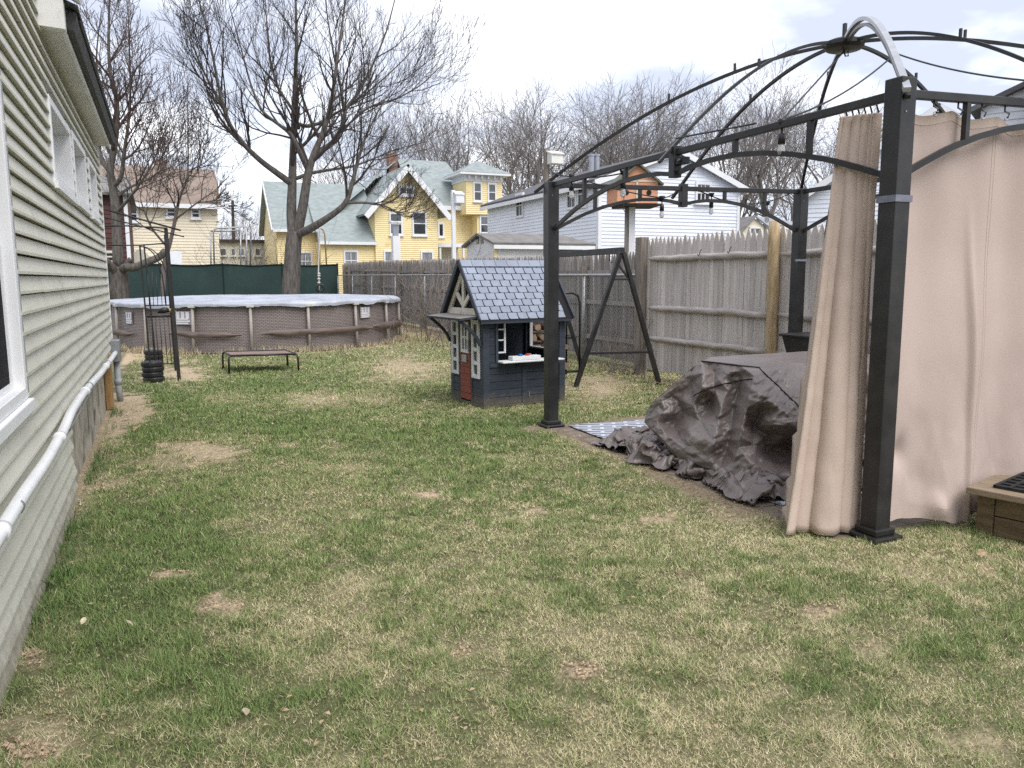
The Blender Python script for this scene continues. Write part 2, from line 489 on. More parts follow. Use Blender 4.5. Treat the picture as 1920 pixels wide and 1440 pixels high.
def color_attr_material(name, rough=0.9, soil=False):
    m = bpy.data.materials.new(name)
    m.use_nodes = True
    t = m.node_tree
    b = t.nodes['Principled BSDF']
    b.inputs['Roughness'].default_value = rough
    b.inputs['Specular IOR Level'].default_value = 0.15
    a = t.nodes.new('ShaderNodeAttribute'); a.attribute_name = 'tone'
    col = a.outputs['Color']
    if soil:
        g = t.nodes.new('ShaderNodeNewGeometry')
        n = t.nodes.new('ShaderNodeTexNoise'); n.inputs['Scale'].default_value = 26; n.inputs['Detail'].default_value = 9; n.inputs['Roughness'].default_value = .7
        t.links.new(g.outputs['Position'], n.inputs['Vector'])
        r = t.nodes.new('ShaderNodeMapRange'); r.inputs[1].default_value = .3; r.inputs[2].default_value = .7; r.inputs[3].default_value = .55; r.inputs[4].default_value = 1.35
        t.links.new(n.outputs['Fac'], r.inputs[0])
        hs = t.nodes.new('ShaderNodeHueSaturation')
        t.links.new(r.outputs[0], hs.inputs['Value']); t.links.new(col, hs.inputs['Color'])
        col = hs.outputs[0]
        bp = t.nodes.new('ShaderNodeBump'); bp.inputs['Strength'].default_value = .8; bp.inputs['Distance'].default_value = .03
        n2 = t.nodes.new('ShaderNodeTexNoise'); n2.inputs['Scale'].default_value = 60; n2.inputs['Detail'].default_value = 6
        t.links.new(g.outputs['Position'], n2.inputs['Vector'])
        t.links.new(n2.outputs['Fac'], bp.inputs['Height']); t.links.new(bp.outputs[0], b.inputs['Normal'])
    t.links.new(col, b.inputs['Base Color'])
    MATS[name] = m
    return m


color_attr_material('lawn_soil', .95, True)
color_attr_material('grass_blade', .75)

# ------------------------------------------------------------------ the ground
POOL_C, POOL_R, POOL_H = np.array([2.1, 19.25]), 3.15, 1.0
HOUSE_X, HOUSE_Y1 = -0.62, 10.72
PLAY_O, PLAY_A = np.array([3.2, 8.02]), rad(5.4)

# patches of the lawn as the photograph shows them: (x, y, half width, half height, sandiness, dryness)
PATCH = [(790, 925, 34, 8, 1, 1), (1000, 958, 26, 8, .8, .9), (1243, 970, 36, 10, .9, .9), (330, 1074, 46, 12, 1.0, 1), (408, 1134, 50, 17, 1.0, 1),
         (1095, 1252, 42, 15, .75, 1), (876, 1212, 34, 15, .6, .9), (1545, 1142, 36, 14, .8, .9), (665, 1095, 40, 14, .4, .9), (1290, 1077, 30, 12, -.6, .8),
         (385, 842, 75, 22, .7, .9), (320, 862, 50, 14, .4, .8), (185, 905, 42, 24, .5, 1.0), (600, 752, 70, 18, .5, .85), (760, 690, 80, 26, .6, .9), (690, 745, 60, 14, .3, .8),
         (240, 762, 45, 30, .8, .9), (215, 790, 25, 45, .8, .95), (1125, 722, 60, 22, .7, .8), (1110, 745, 50, 14, .4, .7), (320, 700, 75, 20, .8, .9),
         (80, 1375, 90, 45, .45, 1.0), (40, 1400, 60, 40, .5, 1.0), (60, 1235, 35, 18, .6, .9), (1750, 1075, 90, 22, .3, .9), (1690, 1045, 60, 16, .4, .9), (640, 1120, 50, 30, .2, .8),
         (1640, 1210, 36, 16, .4, .8), (1400, 965, 90, 22, .5, .9), (1300, 900, 90, 14, .3, .8), (535, 833, 30, 5, .5, .8), (560, 640, 220, 16, .6, .9), (250, 655, 40, 18, .9, .9),
         (780, 620, 120, 16, .5, .7), (1840, 1065, 40, 14, .5, .9), (420, 745, 60, 12, .2, .6), (640, 875, 40, 7, .5, .8), (1560, 1360, 90, 26, .2, .8), (1830, 1400, 70, 26, .4, .8),
         (500, 985, 90, 26, .1, .7), (560, 930, 120, 30, .0, .6), (960, 1410, 40, 16, .5, .8), (460, 1357, 26, 8, .5, .7), (1330, 1000, 120, 36, .0, .75), (1250, 940, 60, 16, .2, .7)]
GREEN = [(330, 1010, 150, 60, .75), (260, 1190, 190, 110, .85), (420, 1290, 130, 70, .7), (170, 1090, 110, 60, .7), (230, 810, 80, 34, .7), (260, 745, 110, 26, .6), (480, 720, 160, 24, .7), (560, 790, 110, 24, .45),
         (700, 970, 80, 40, .45), (400, 760, 200, 30, .4), (850, 1180, 110, 60, .3), (1160, 1290, 130, 50, .4), (1000, 1330, 180, 70, .3), (1500, 1260, 130, 60, .3), (1700, 1330, 130, 60, .3), (620, 1350, 170, 70, .45), (300, 1400, 200, 50, .5),
         (930, 790, 120, 20, .5), (1420, 1090, 90, 26, .25), (1770, 1200, 140, 40, .3), (1880, 1260, 70, 60, .35), (950, 800, 160, 20, .4), (760, 830, 200, 50, .3), (1020, 1100, 70, 40, .2)]


def lawn_fields(x, y):
    """sand, dryness (0 green .. 1 straw), dark soil at ground points"""
    p = np.stack([x, y, np.zeros_like(x)], -1)
    px, py, dz = PX(p)
    px = np.where(dz > .5, px, 1e5)
    w = (fbm(x * 3.1 + 3, y * 3.1, 4) - .5)
    w2 = (fbm(x * 9 + 30, y * 9 + 4, 3) - .5)
    w3 = (fbm(x * 19 + 3, y * 19 + 14, 3) - .5)
    dry = .50 + .62 * (fbm(x * .9 + 8, y * .9 + 2, 4) - .5) + .45 * w + .95 * w2 + .9 * w3
    dry += .10 * sstep(700, 1500, px) - .10 * sstep(900, 200, px)
    for cx, cy, hx, hy, k in GREEN:
        q = ((px - cx) / hx) ** 2 + ((py - cy) / hy) ** 2
        dry -= .50 * k * np.exp(-q * .9) * (1 + 1.2 * w)
    sand = np.zeros_like(x); dark = np.zeros_like(x)
    for cx, cy, hx, hy, s, d in PATCH:
        q = np.sqrt(((px - cx) / hx) ** 2 + ((py - cy) / hy) ** 2) + w * 1.7 + w2 * 1.6 + w3 * 1.3
        k = sstep(1.15, .55, q)
        if s < 0:
            dark = np.maximum(dark, -s * k)
        else:
            sand = np.maximum(sand, s * k)
        dry = np.maximum(dry, d * .85 * sstep(1.3, .6, q))
    # worn soil along the patio, the house wall and the fence
    pat = np.hypot(np.maximum(np.maximum(3.32 - x, x - 6.5), 0), np.maximum(np.maximum(2.75 - y, y - 6.75), 0))
    sand = np.maximum(sand, .6 * sstep(.20, .0, pat + w * .5) * sstep(3.0, 3.5, y))
    dark = np.maximum(dark, .5 * sstep(.16, .0, pat + w * .4) * sstep(3.0, 3.5, y))
    wall = sstep(.22, .02, np.abs(x - HOUSE_X) + w * .25) * (y < 10.8) * sstep(4.0, 5.5, y)
    sand = np.maximum(sand, .7 * wall * (.4 + fbm(x * 2, y * 2)))
    fence = sstep(.75, .15, np.abs(x - 6.55) + w * .8) * (y > 7)
    dark = np.maximum(dark, .55 * fence); dry = np.maximum(dry, .8 * fence)
    pool = sstep(.42, .05, np.abs(np.hypot(x - POOL_C[0], y - POOL_C[1]) - POOL_R) + w * .5)
    sand = np.maximum(sand, .8 * pool); dry = np.maximum(dry, pool)
    far = sstep(12, 20, y)
    dry = dry + .12 * far
    return np.clip(sand, 0, 1), np.clip(dry, 0, 1), np.clip(dark, 0, 1)


def tones(c):
    return np.concatenate([c, np.ones((len(c), 1))], 1).astype(np.float32)


def axis_steps(a, b, step, out_a, out_b):
    core = np.arange(a, b + 1e-6, step)
    lo, hi = [a], [b]
    s = step
    while lo[-1] > out_a: s *= 1.45; lo.append(lo[-1] - s)
    s = step
    while hi[-1] < out_b: s *= 1.45; hi.append(hi[-1] + s)
    return np.array(lo[:0:-1] + core.tolist() + hi[1:])


gx = axis_steps(-1.4, 7.6, .07, -400, 500)
gy = axis_steps(.6, 14, .07, -60, 900)
GX, GY = np.meshgrid(gx, gy, indexing='ij')
x, y = GX.ravel(), GY.ravel()
sand, dry, dark = lawn_fields(x, y)
zz = (fbm(x * 1.3, y * 1.3, 3) - .5) * .018 * (np.abs(x - 3) < 5) * (y > 0) * (y < 16)
patio_m = (x > 3.2) & (x < 6.6) & (y > 2.5) & (y < 6.9)
zz = np.where(patio_m, -.008, zz - .010)
base = (1 - dry)[:, None] * np.array([.085, .098, .042]) + dry[:, None] * np.array([.25, .222, .13])
base = base * (1 - sand[:, None]) + sand[:, None] * np.array([.52, .41, .285])
base = base * (1 - dark[:, None] * .8) + dark[:, None] * .8 * np.array([.115, .085, .065])
mb = MB(); mb.grid(np.stack([GX, GY, zz.reshape(GX.shape)], -1))
ground = mb.build('ground', 'lawn_soil', smooth=True, kind='structure', label='backyard lawn ground with bare sandy patches')
at = ground.data.color_attributes.new('tone', 'FLOAT_COLOR', 'POINT')
at.data.foreach_set('color', tones(base).ravel())

# ------------------------------------------------------------------ grass blades
rg = np.random.default_rng(11)
pts = []
for y0, y1, rho in [(1.2, 2.2, 32000), (2.2, 3.2, 32000), (3.2, 4.5, 24000), (4.5, 6, 17000), (6, 8, 10500), (8, 10.5, 6500), (10.5, 14, 3000), (14, 20, 1200), (20, 33, 400)]:
    x0, x1 = -0.6, 7.0
    n = int(rho * (x1 - x0) * (y1 - y0))
    p = np.stack([rg.uniform(x0, x1, n), rg.uniform(y0, y1, n)], 1)
    px, py, dz = PX(np.concatenate([p, np.zeros((n, 1))], 1))
    m = (px > -260) & (px < 2180) & (py < 1640) & (dz > .5)
    pts.append(p[m])
p = np.vstack(pts)
x, y = p[:, 0], p[:, 1]
keep = ~((x < HOUSE_X + .01) & (y < HOUSE_Y1)) & (np.hypot(x - POOL_C[0], y - POOL_C[1]) > POOL_R + .02)
edge = (fbm(x * 4, y * 4, 3) - .5) * .25
keep &= ~((x > 3.42 + edge) & (x < 6.5) & (y > 3.12 + edge) & (y < 6.72 + edge))
lx = (x - PLAY_O[0]) * math.cos(PLAY_A) + (y - PLAY_O[1]) * math.sin(PLAY_A)
ly = -(x - PLAY_O[0]) * math.sin(PLAY_A) + (y - PLAY_O[1]) * math.cos(PLAY_A)
keep &= ~((lx > 0) & (lx < 1.08) & (ly > 0) & (ly < .86))
sand, dry, dark = lawn_fields(x, y)
keep &= rg.random(len(x)) < .45 + 1.1 * sstep(.30, .62, fbm(x * 11 + 2, y * 11 + 7, 2))
keep &= rg.random(len(x)) > np.clip(sand * 1.3 + dark * .75, 0, .985)
p, sand, dry, dark = p[keep], sand[keep], dry[keep], dark[keep]
x, y = p[:, 0], p[:, 1]
n = len(x)
dep = np.maximum((np.stack([x, y, np.zeros(n)], 1) - EYE) @ FWD, 1.5)
straw = rg.random(n) < np.clip(dry * 1.05 - .10, .07, .90)
hgt = np.where(straw, rg.uniform(.012, .030, n), rg.uniform(.015, .035, n)) * (1 + .5 * (1 - dry) * (rg.random(n) < .4)) * (1 + .35 * sstep(1.0, .0, x) * (rg.random(n) < .3))
tuft = fbm(x * 7 + 1, y * 7 + 3, 3)
hgt *= np.clip(.8 + dep / 30, .8, 1.5) * (.55 + 1.0 * sstep(.3, .75, tuft))
wid = rg.uniform(.0018, .0033, n) * np.clip(dep / 3.6, .8, 5.0)
az = rg.uniform(0, 2 * PI, n) + 1.2 * (fbm(x * 2.2, y * 2.2, 2) - .5) * 4
tilt = np.where(straw, rg.uniform(.85, 1.5, n), rg.uniform(.35, 1.25, n))
top = np.stack([np.cos(az) * np.sin(tilt) * hgt, np.sin(az) * np.sin(tilt) * hgt, np.cos(tilt) * hgt + .003], 1)
wa = az + PI / 2 + rg.uniform(-.6, .6, n)
wv = np.stack([np.cos(wa), np.sin(wa), rg.uniform(-.25, .25, n)], 1) * wid[:, None] / 2
b0 = np.stack([x, y, np.full(n, -.006)], 1)
V = np.stack([b0 - wv, b0 + wv, b0 + top], 1).reshape(-1, 3).astype(np.float32)
k = rg.random((n, 1)); kk = rg.random((n, 1))
gcol = (1 - k) * np.array([.062, .120, .034]) + k * np.array([.215, .265, .100])
gcol = gcol * (1 - .4 * dry[:, None]) + .4 * dry[:, None] * np.array([.28, .275, .13])
scol = (1 - k) * np.array([.42, .37, .21]) + k * np.array([.66, .59, .385])
scol = np.where(kk < .18, scol * .6, scol)
colr = np.where(straw[:, None], scol, gcol * 1.18) * rg.uniform(.80, 1.35, (n, 1))
me = bpy.data.meshes.new('grass')
me.vertices.add(3 * n); me.vertices.foreach_set('co', V.ravel())
me.loops.add(3 * n); me.loops.foreach_set('vertex_index', np.arange(3 * n, dtype=np.int32))
me.polygons.add(n); me.polygons.foreach_set('loop_start', np.arange(0, 3 * n, 3, dtype=np.int32))
me.update(calc_edges=True)
at = me.color_attributes.new('tone', 'FLOAT_COLOR', 'POINT')
at.data.foreach_set('color', np.repeat(tones(colr), 3, 0).ravel())
me.materials.append(MATS['grass_blade'])
grass = bpy.data.objects.new('grass', me); COL.objects.link(grass)
tag(grass, 'short patchy lawn grass mixed with dry straw', 'grass', kind='stuff')
N_BLADES = n


def scatter_blades(name, x, y, hgt, wid, col, label, cat, z0=0.0, tilt=(0.2, 1.2)):
    n = len(x)
    az = rg.uniform(0, 2 * PI, n); ti = rg.uniform(tilt[0], tilt[1], n)
    top = np.stack([np.cos(az) * np.sin(ti) * hgt, np.sin(az) * np.sin(ti) * hgt, np.cos(ti) * hgt], 1)
    wv = np.stack([-np.sin(az), np.cos(az), np.zeros(n)], 1) * wid[:, None] / 2
    b0 = np.stack([x, y, np.full(n, z0)], 1)
    V = np.stack([b0 - wv, b0 + wv, b0 + top], 1).reshape(-1, 3)
    me = bpy.data.meshes.new(name)
    me.from_pydata(V.tolist(), [], [(3 * i, 3 * i + 1, 3 * i + 2) for i in range(n)])
    at = me.color_attributes.new('tone', 'FLOAT_COLOR', 'POINT'); at.data.foreach_set('color', np.repeat(tones(col), 3, 0).ravel())
    me.materials.append(MATS['grass_blade'])
    o = bpy.data.objects.new(name, me); COL.objects.link(o)
    return tag(o, label, cat, kind='stuff')


# long bleached grass against the foot of the pool
n = 9000
a = rg.uniform(-PI * 1.02, PI * .05, n)
clump = fbm(a * 9 + 4, a * 0 + 2, 3)
ok = rg.random(n) < sstep(.35, .7, clump) + .12
a = a[ok]; n = len(a)
r = POOL_R + .03 + np.abs(rg.normal(0, .11, n))
scatter_blades('dry_straw', POOL_C[0] + r * np.cos(a), POOL_C[1] + r * np.sin(a), rg.uniform(.05, .15, n) * (.6 + clump[ok]), rg.uniform(.008, .016, n),
               np.array([.50, .43, .30]) * rg.uniform(.5, 1.25, (n, 1)), 'bleached straw tufts along the foot of the round pool', 'straw')
# tall green tufts against the house foundation
n = 2600
yy = rg.uniform(1.2, 10.6, n); ok = rg.random(n) < sstep(.42, .62, fbm(yy * 1.7, yy * 0, 3)); yy = yy[ok]; n = len(yy)
scatter_blades('wall_grass', HOUSE_X + .03 + np.abs(rg.normal(0, .07, n)), yy, rg.uniform(.04, .12, n), rg.uniform(.003, .007, n),
               np.array([.075, .14, .04]) * rg.uniform(.6, 1.4, (n, 1)), 'longer green grass tufts along the house foundation', 'grass')

# crumbs of dry soil on the bare patches
n = 60000
cpx = np.stack([rg.uniform(0, 1920, n), 760 + 660 * rg.random(n) ** .9], 1)
dq = FWD[None] + RT[None] * ((cpx[:, :1] - 960) / F) + UP[None] * ((720 - cpx[:, 1:]) / F)
cq_ = EYE + dq * ((0 - H) / dq[:, 2:3])
sd_, dr_, dk_ = lawn_fields(cq_[:, 0], cq_[:, 1])
ok = (np.maximum(sd_, dk_) > .45) & (cq_[:, 0] > HOUSE_X + .03) & ~((cq_[:, 0] > 3.45) & (cq_[:, 1] > 3.2) & (cq_[:, 1] < 6.7))
cq_ = cq_[ok][:7000]; dk_ = dk_[ok][:7000]; n = len(cq_)
sz_ = rg.uniform(.003, .010, n)[:, None]
tet = np.array([(1, 0, -.3), (-.5, .87, -.3), (-.5, -.87, -.3), (0, 0, .7)])
ra = rg.uniform(0, 6.28, n); cr_, sr_ = np.cos(ra), np.sin(ra)
TV = np.stack([(tet[:, 0] * cr_[:, None] - tet[:, 1] * sr_[:, None]) * sz_ * rg.uniform(.6, 1.4, (n, 1)) + cq_[:, :1], (tet[:, 0] * sr_[:, None] + tet[:, 1] * cr_[:, None]) * sz_ + cq_[:, 1:2], tet[:, 2] * sz_ * rg.uniform(.5, 1, (n, 1)) + .002], -1).reshape(-1, 3)
TF = [f for i in range(n) for f in ((4 * i, 4 * i + 1, 4 * i + 3), (4 * i + 1, 4 * i + 2, 4 * i + 3), (4 * i + 2, 4 * i, 4 * i + 3))]
cme = bpy.data.meshes.new('soil_crumbs'); cme.from_pydata(TV.tolist(), [], TF)
at = cme.color_attributes.new('tone', 'FLOAT_COLOR', 'POINT')
cc = (np.array([.46, .35, .24]) * rg.uniform(.45, 1.2, (n, 1))) * (1 - .6 * dk_[:, None])
at.data.foreach_set('color', np.repeat(tones(cc), 4, 0).ravel()); cme.materials.append(MATS['grass_blade'])
co_ = bpy.data.objects.new('soil_crumbs', cme); COL.objects.link(co_); tag(co_, 'dry crumbs of soil on the bare lawn patches', 'soil', kind='stuff')

# fallen leaves
def leaf_mesh(name, m):
    b = MB()
    o = [(-.5, 0, 0), (-.25, -.2, .06), (.05, -.26, .10), (.32, -.14, .05), (.5, 0, .0), (.32, .14, .09), (.05, .26, .05), (-.25, .2, .12)]
    b.add(o + [(.02, 0, -.02)], [(i, (i + 1) % 8, 8) for i in range(8)])
    me = b.mesh(name); me.materials.append(MATS[m])
    return me


lb = MB()
n = 900
ly_ = rg.uniform(8.6, 32, n); lx_ = 6.25 + rg.normal(0, .18, n) - .35 * (rg.random(n) < .25) * rg.random(n)
leafs = [(lx_[i], ly_[i], rg.uniform(.04, .09)) for i in range(n)]
for i in range(260):
    q = G(rg.uniform(20, 1900), 700 + 740 * rg.random() ** .8)
    leafs.append((q[0], q[1], rg.uniform(.012, .03)))
for qx, qy, s in leafs:
    if (qx < HOUSE_X + .05 and qy < 10.8) or (3.4 < qx < 6.4 and 2.9 < qy < 6.8) or qx > 6.9: continue
    a = rg.uniform(0, 6.28); ca, sa = math.cos(a) * s, math.sin(a) * s
    o = np.array([(-.5, 0, 0.1), (0, -.28, .25), (.5, 0, .1), (0, .28, .2)])
    P4 = np.stack([o[:, 0] * ca - o[:, 1] * sa + qx, o[:, 0] * sa + o[:, 1] * ca + qy, o[:, 2] * s * rg.uniform(.3, 1.6) + .018], 1)
    lb.add(P4, [(0, 1, 3), (1, 2, 3)])
lb.build('leaf_litter', 'leaf_dry', kind='stuff', label='small brown dead leaves scattered over lawn and fence foot', cat='leaf litter')
for i, (qx, qy, s, m, lbl) in enumerate([(1838, 1052, .075, 'leaf_dry', 'curled orange brown leaf standing up on the lawn by the wooden step'),
                                         (158, 1183, .045, 'leaf_pale', 'pale oval leaf on the dark green grass between two others'), (243, 1187, .045, 'leaf_pale', 'long pale leaf with pointed tip on dark green grass'),
                                         (140, 1211, .035, 'leaf_dry', 'small yellow leaf on dark green grass near the siding'), (240, 787, .07, 'leaf_pale', 'cream leaf on the grass by the grey drain pipe'),
                                         (258, 811, .10, 'leaf_dry', 'curled reddish brown leaf on grass by the foundation'), (462, 1358, .05, 'leaf_pale', 'narrow beige wood chip leaf on grass at dark green lawn')]):
    q = G(qx, qy)
    o = inst(leaf_mesh('fallen_leaf', m), 'fallen_leaf', None, (q[0], q[1], .045), rz=i * 1.3, scale=(s, s, s), rx=.9 if i == 0 else .25, ry=-.3 * (i % 3))
    tag(o, lbl, 'leaf', 'fallen leaves on the lawn')
# ------------------------------------------------------------------ the sage house on the left
rh = np.random.default_rng(3)
hs = root('house', (HOUSE_X - 2, 4, 0), 'sage green vinyl sided house wall with white conduit and small high windows', 'house')
MB().box((-6.5, -3, .0), (HOUSE_X - .13, 5.88, 4.6)).box((-6.5, 5.88, .60), (HOUSE_X - .13, HOUSE_Y1 - .02, 3.02)).build('wall', 'siding_sage', hs)
UPW = [(5.93, 7.22, 2.08, 2.62), (7.38, 8.58, 2.09, 2.64), (8.93, 9.90, 2.09, 2.64)]
BIGW = (2.75, 4.17, .91, 2.36)
ALLW = UPW + [BIGW]
CO = .0935
i = 0
z = -.02
while z < 4.5:
    z1 = z + CO
    yend = HOUSE_Y1 if z1 > .60 else 5.80 + .05 * ((i * 7) % 3) - .02 * i
    segs = [(-2.5, yend)]
    if z > 2.97: segs = [(-2.5, 5.87)]
    for w in ALLW:
        if z1 > w[2] + .01 and z < w[3] - .01:
            segs = [s for a, b in segs for s in ((a, min(b, w[0])), (max(a, w[1]), b)) if s[1] - s[0] > .02]
    cuts = [2.1 + (i % 3) * 1.15, 5.0 + ((i * 2) % 5) * .42, 8.3 + ((i * 3) % 4) * .5]
    fin = []
    for a, b in segs:
        cs = [a] + [c for c in cuts if a + .25 < c < b - .25] + [b]
        fin += list(zip(cs[:-1], cs[1:]))
    for j, (a, b) in enumerate(fin):
        pr = .0022 * (j % 2)
        w = rh.uniform(-.0015, .0015)
        P8 = [(HOUSE_X + .027 + pr, z + w), (HOUSE_X + .027 + pr, z + .014 + w), (HOUSE_X + .004 + pr, z1 - .007), (HOUSE_X - .012, z1 - .007), (HOUSE_X - .012, z + .004), (HOUSE_X + .022 + pr, z + .004)]
        MB().prism([(q[0], a, q[1]) for q in P8], (0, b - a + (.012 if j + 1 < len(fin) and abs(fin[j + 1][0] - b) < 1e-6 else 0), 0)).build('siding_panel', 'siding_sage', hs)
    z = z1; i += 1
# windows
def yz_ring(mbx, y0, y1, z0, z1, w, xa, xb):
    mbx.box((xa, y0, z0), (xb, y0 + w, z1)).box((xa, y1 - w, z0), (xb, y1, z1)).box((xa, y0 + w, z0), (xb, y1 - w, z0 + w)).box((xa, y0 + w, z1 - w), (xb, y1 - w, z1))
    return mbx
for k, (a, b, c, d) in enumerate(UPW):
    w = yz_ring(MB(), a, b, c, d, .055, HOUSE_X - .125, HOUSE_X + .034).build('window', 'white_vinyl', hs, bevel=.004)
    yz_ring(MB(), a + .056, b - .056, c + .056, d - .056, .035, HOUSE_X - .115, HOUSE_X - .085).build('sash', 'white_vinyl', w)
    MB().box((HOUSE_X - .105, a + .09, c + .09), (HOUSE_X - .098, b - .09, d - .09)).build('pane', 'dim_glass', w)
    MB().box((HOUSE_X - .02, a - .02, c - .045), (HOUSE_X + .05, b + .02, c - .002)).build('sill', 'white_vinyl', w)
a, b, c, d = BIGW
w = yz_ring(MB(), a, b, c, d, .055, HOUSE_X - .10, HOUSE_X + .027).build('window', 'white_vinyl', hs, bevel=.004)
yz_ring(MB(), a + .056, b - .056, c + .056, 1.60, .025, HOUSE_X - .08, HOUSE_X - .02).build('sash', 'white_vinyl', w)
yz_ring(MB(), a + .056, b - .056, 1.602, d - .056, .025, HOUSE_X - .10, HOUSE_X - .05).build('sash', 'white_vinyl', w)
MB().box((HOUSE_X - .035, a + .08, c + .08), (HOUSE_X - .028, b - .08, 1.577)).build('pane', 'window_screen', w)
MB().box((HOUSE_X - .07, a + .10, 1.635), (HOUSE_X - .063, b - .10, d - .10)).build('pane', 'curtain_glass', w)
MB().box((HOUSE_X - .03, a - .06, c - .06), (HOUSE_X + .048, b + .02, c - .002)).build('sill', 'white_vinyl', w, bevel=.006)
MB().box((HOUSE_X - .01, b + .001, c), (HOUSE_X + .028, b + .03, d)).build('trim_channel', 'grey_pvc', w)
# eaves
EX = HOUSE_X + .135
MB().box((HOUSE_X - .12, 5.89, 3.005), (EX, HOUSE_Y1 - .05, 3.03)).build('soffit', 'soffit', hs)
MB().box((EX + .001, 5.89, 2.99), (EX + .022, HOUSE_Y1 - .05, 3.17)).build('fascia', 'white_trim', hs)
g = MB().prism([(EX + .023, 5.95, 3.03), (EX + .065, 5.95, 3.03), (EX + .085, 5.95, 3.09), (EX + .085, 5.95, 3.14), (EX + .023, 5.95, 3.14)], (0, HOUSE_Y1 - 6.0, 0)).build('gutter', 'shingle_dark', hs)
for q in np.arange(6.1, HOUSE_Y1 - .1, .16):
    MB().prism([(EX + .02, q, 3.135), (EX + .10, q, 3.12), (EX + .10, q, 3.132), (EX + .02, q, 3.149)], (0, .15, 0)).build('shingle', 'shingle_dark', hs)
rf = MB().slab((EX + .105, 5.86, 3.155), (EX + .105, HOUSE_Y1 + .02, 3.155), (-4.0, HOUSE_Y1 + .02, 4.75), (-4.0, 5.86, 4.75), .012).build('roof', 'shingle_dark', hs)
MB().prism([(HOUSE_X - .02, 5.80, 3.0), (EX + .03, 5.80, 2.99), (EX + .03, 5.80, 3.16), (HOUSE_X - .02, 5.80, 3.30)], (0, .085, 0)).build('eave_return', 'white_trim', hs)
MB().prism([(HOUSE_X - .02, 5.77, 3.31), (EX + .12, 5.77, 3.165), (EX + .125, 5.77, 3.18), (HOUSE_X - .02, 5.77, 3.34)], (0, .12, 0)).build('rake_flashing', 'white_vinyl', hs)
MB().box((HOUSE_X - .03, HOUSE_Y1, .60), (HOUSE_X + .03, HOUSE_Y1 + .03, 3.0)).build('corner_board', 'white_vinyl', hs)
MB().box((HOUSE_X - 5, 5.72, -.3), (HOUSE_X - .035, HOUSE_Y1 - .02, .605)).build('foundation', 'concrete', hs)
# conduit
cp = np.array([(-.55, 1.0, .56), (-.55, 2.6, .60), (-.55, 3.5, .61), (-.55, 4.2, .60), (-.55, 4.9, .615), (-.55, 5.4, .655), (-.55, 6.0, .66), (-.55, 6.9, .645), (-.55, 7.8, .615), (-.55, 9.0, .60), (-.55, 10.35, .59)])
tt = np.linspace(0, 10, 61)
cpp = np.stack([np.interp(tt, np.arange(11), cp[:, c]) for c in range(3)], 1)
cpp[1:-1] = (cpp[:-2] + cpp[1:-1] + cpp[2:]) / 3
cd = MB().tube(cpp, .026, 14).build('conduit', 'pvc', hs, smooth=True)
for q in (3.05, 4.75, 6.35, 8.6):
    zc = float(np.interp(q, cpp[:, 1], cpp[:, 2]))
    MB().tube([(-.55, q - .028, zc), (-.55, q + .028, zc)], .032, 14).build('coupling', 'pvc', cd, smooth=True)
    MB().tube([(-.55, q + .30, zc), (-.55, q + .325, zc)], .0285, 14).build('strap', 'galv', cd, smooth=True)
MB().tube([(-.575, q, .545 + .012 * math.sin(q * 2)) for q in np.linspace(2, 10.4, 40)], .006, 6).build('cable', 'grey_pvc', hs, smooth=True)
MB().box((HOUSE_X + .004, 10.33, .48), (-.50, 10.52, .74)).build('junction_box', 'galv', hs, bevel=.008)
dp = MB().tube([(-.55, 10.44, .49), (-.55, 10.44, .16), (-.54, 10.44, 0)], .036, 12).build('drain_pipe', 'grey_pvc', hs, smooth=True)
MB().tube([(-.55, 10.44, .20), (-.55, 10.44, .27)], .044, 12).build('collar', 'grey_pvc', dp, smooth=True)
for q in (9.75, 9.93):
    MB().box((HOUSE_X - .03, q, 0), (HOUSE_X + .035, q + .10, .60)).build('timber_post', 'brown_post', hs, bevel=.006)

# ------------------------------------------------------------------ wooden fences
def picket_mesh(name, w, h, tip, m):
    b = MB()
    o = [(-w / 2, 0), (w / 2, 0), (w / 2, h - tip), (w * .30, h - tip * .38), (w * .10, h), (-w * .10, h), (-w * .30, h - tip * .38), (-w / 2, h - tip)]
    b.prism([(-.009, q[0], q[1]) for q in o], (.018, 0, 0))
    me = b.mesh(name); me.materials.append(MATS[m])
    return me


FX = 6.50
nf = root('wooden_fence', (FX, 7, 0), 'tan grey stockade fence with round rails behind the gazebo', 'fence')
pm = [picket_mesh('picket', .093, 1.90, .10 + .02 * k, 'picket_near') for k in range(3)]
yq = 9.80; k = 0
while yq > 3.6:
    hz = 1.0 + rh.uniform(-.012, .012)
    inst(pm[k % 3], 'picket', nf, (FX + .03 + rh.uniform(-.004, .004), yq, .10 + rh.uniform(-.015, .015)), rx=rh.uniform(-.006, .006), rz=rh.uniform(-.03, .03), scale=(1, 1, hz))
    yq -= .0975; k += 1
for zr in (1.70, 1.0, .56):
    for a, b in ((9.74, 7.19), (7.05, 3.6)):
        y0s = np.linspace(a, b, 14)
        rr = np.full(14, .042) + rh.uniform(-.003, .003, 14); rr[0] = .016; rr[1] = .036
        MB().tube(np.stack([np.full(14, FX - .018), y0s, zr + rh.normal(0, .004, 14)], 1), rr, 10).build('rail', 'fence_rail', nf, smooth=True)
MB().box((FX - .10, 9.82, -.1), (FX + .045, 9.97, 2.02)).build('post', 'grey_post', nf, bevel=.01)
ys = np.linspace(0, 1, 10)
MB().tube(np.stack([FX - .055 + .006 * np.sin(ys * 5), 7.12 + .004 * np.cos(ys * 7), -.1 + 2.17 * ys], 1), .066 + .004 * np.sin(ys * 11), 14).build('post', 'log_post', nf, smooth=True)['label'] = 'honey coloured peeled log post'
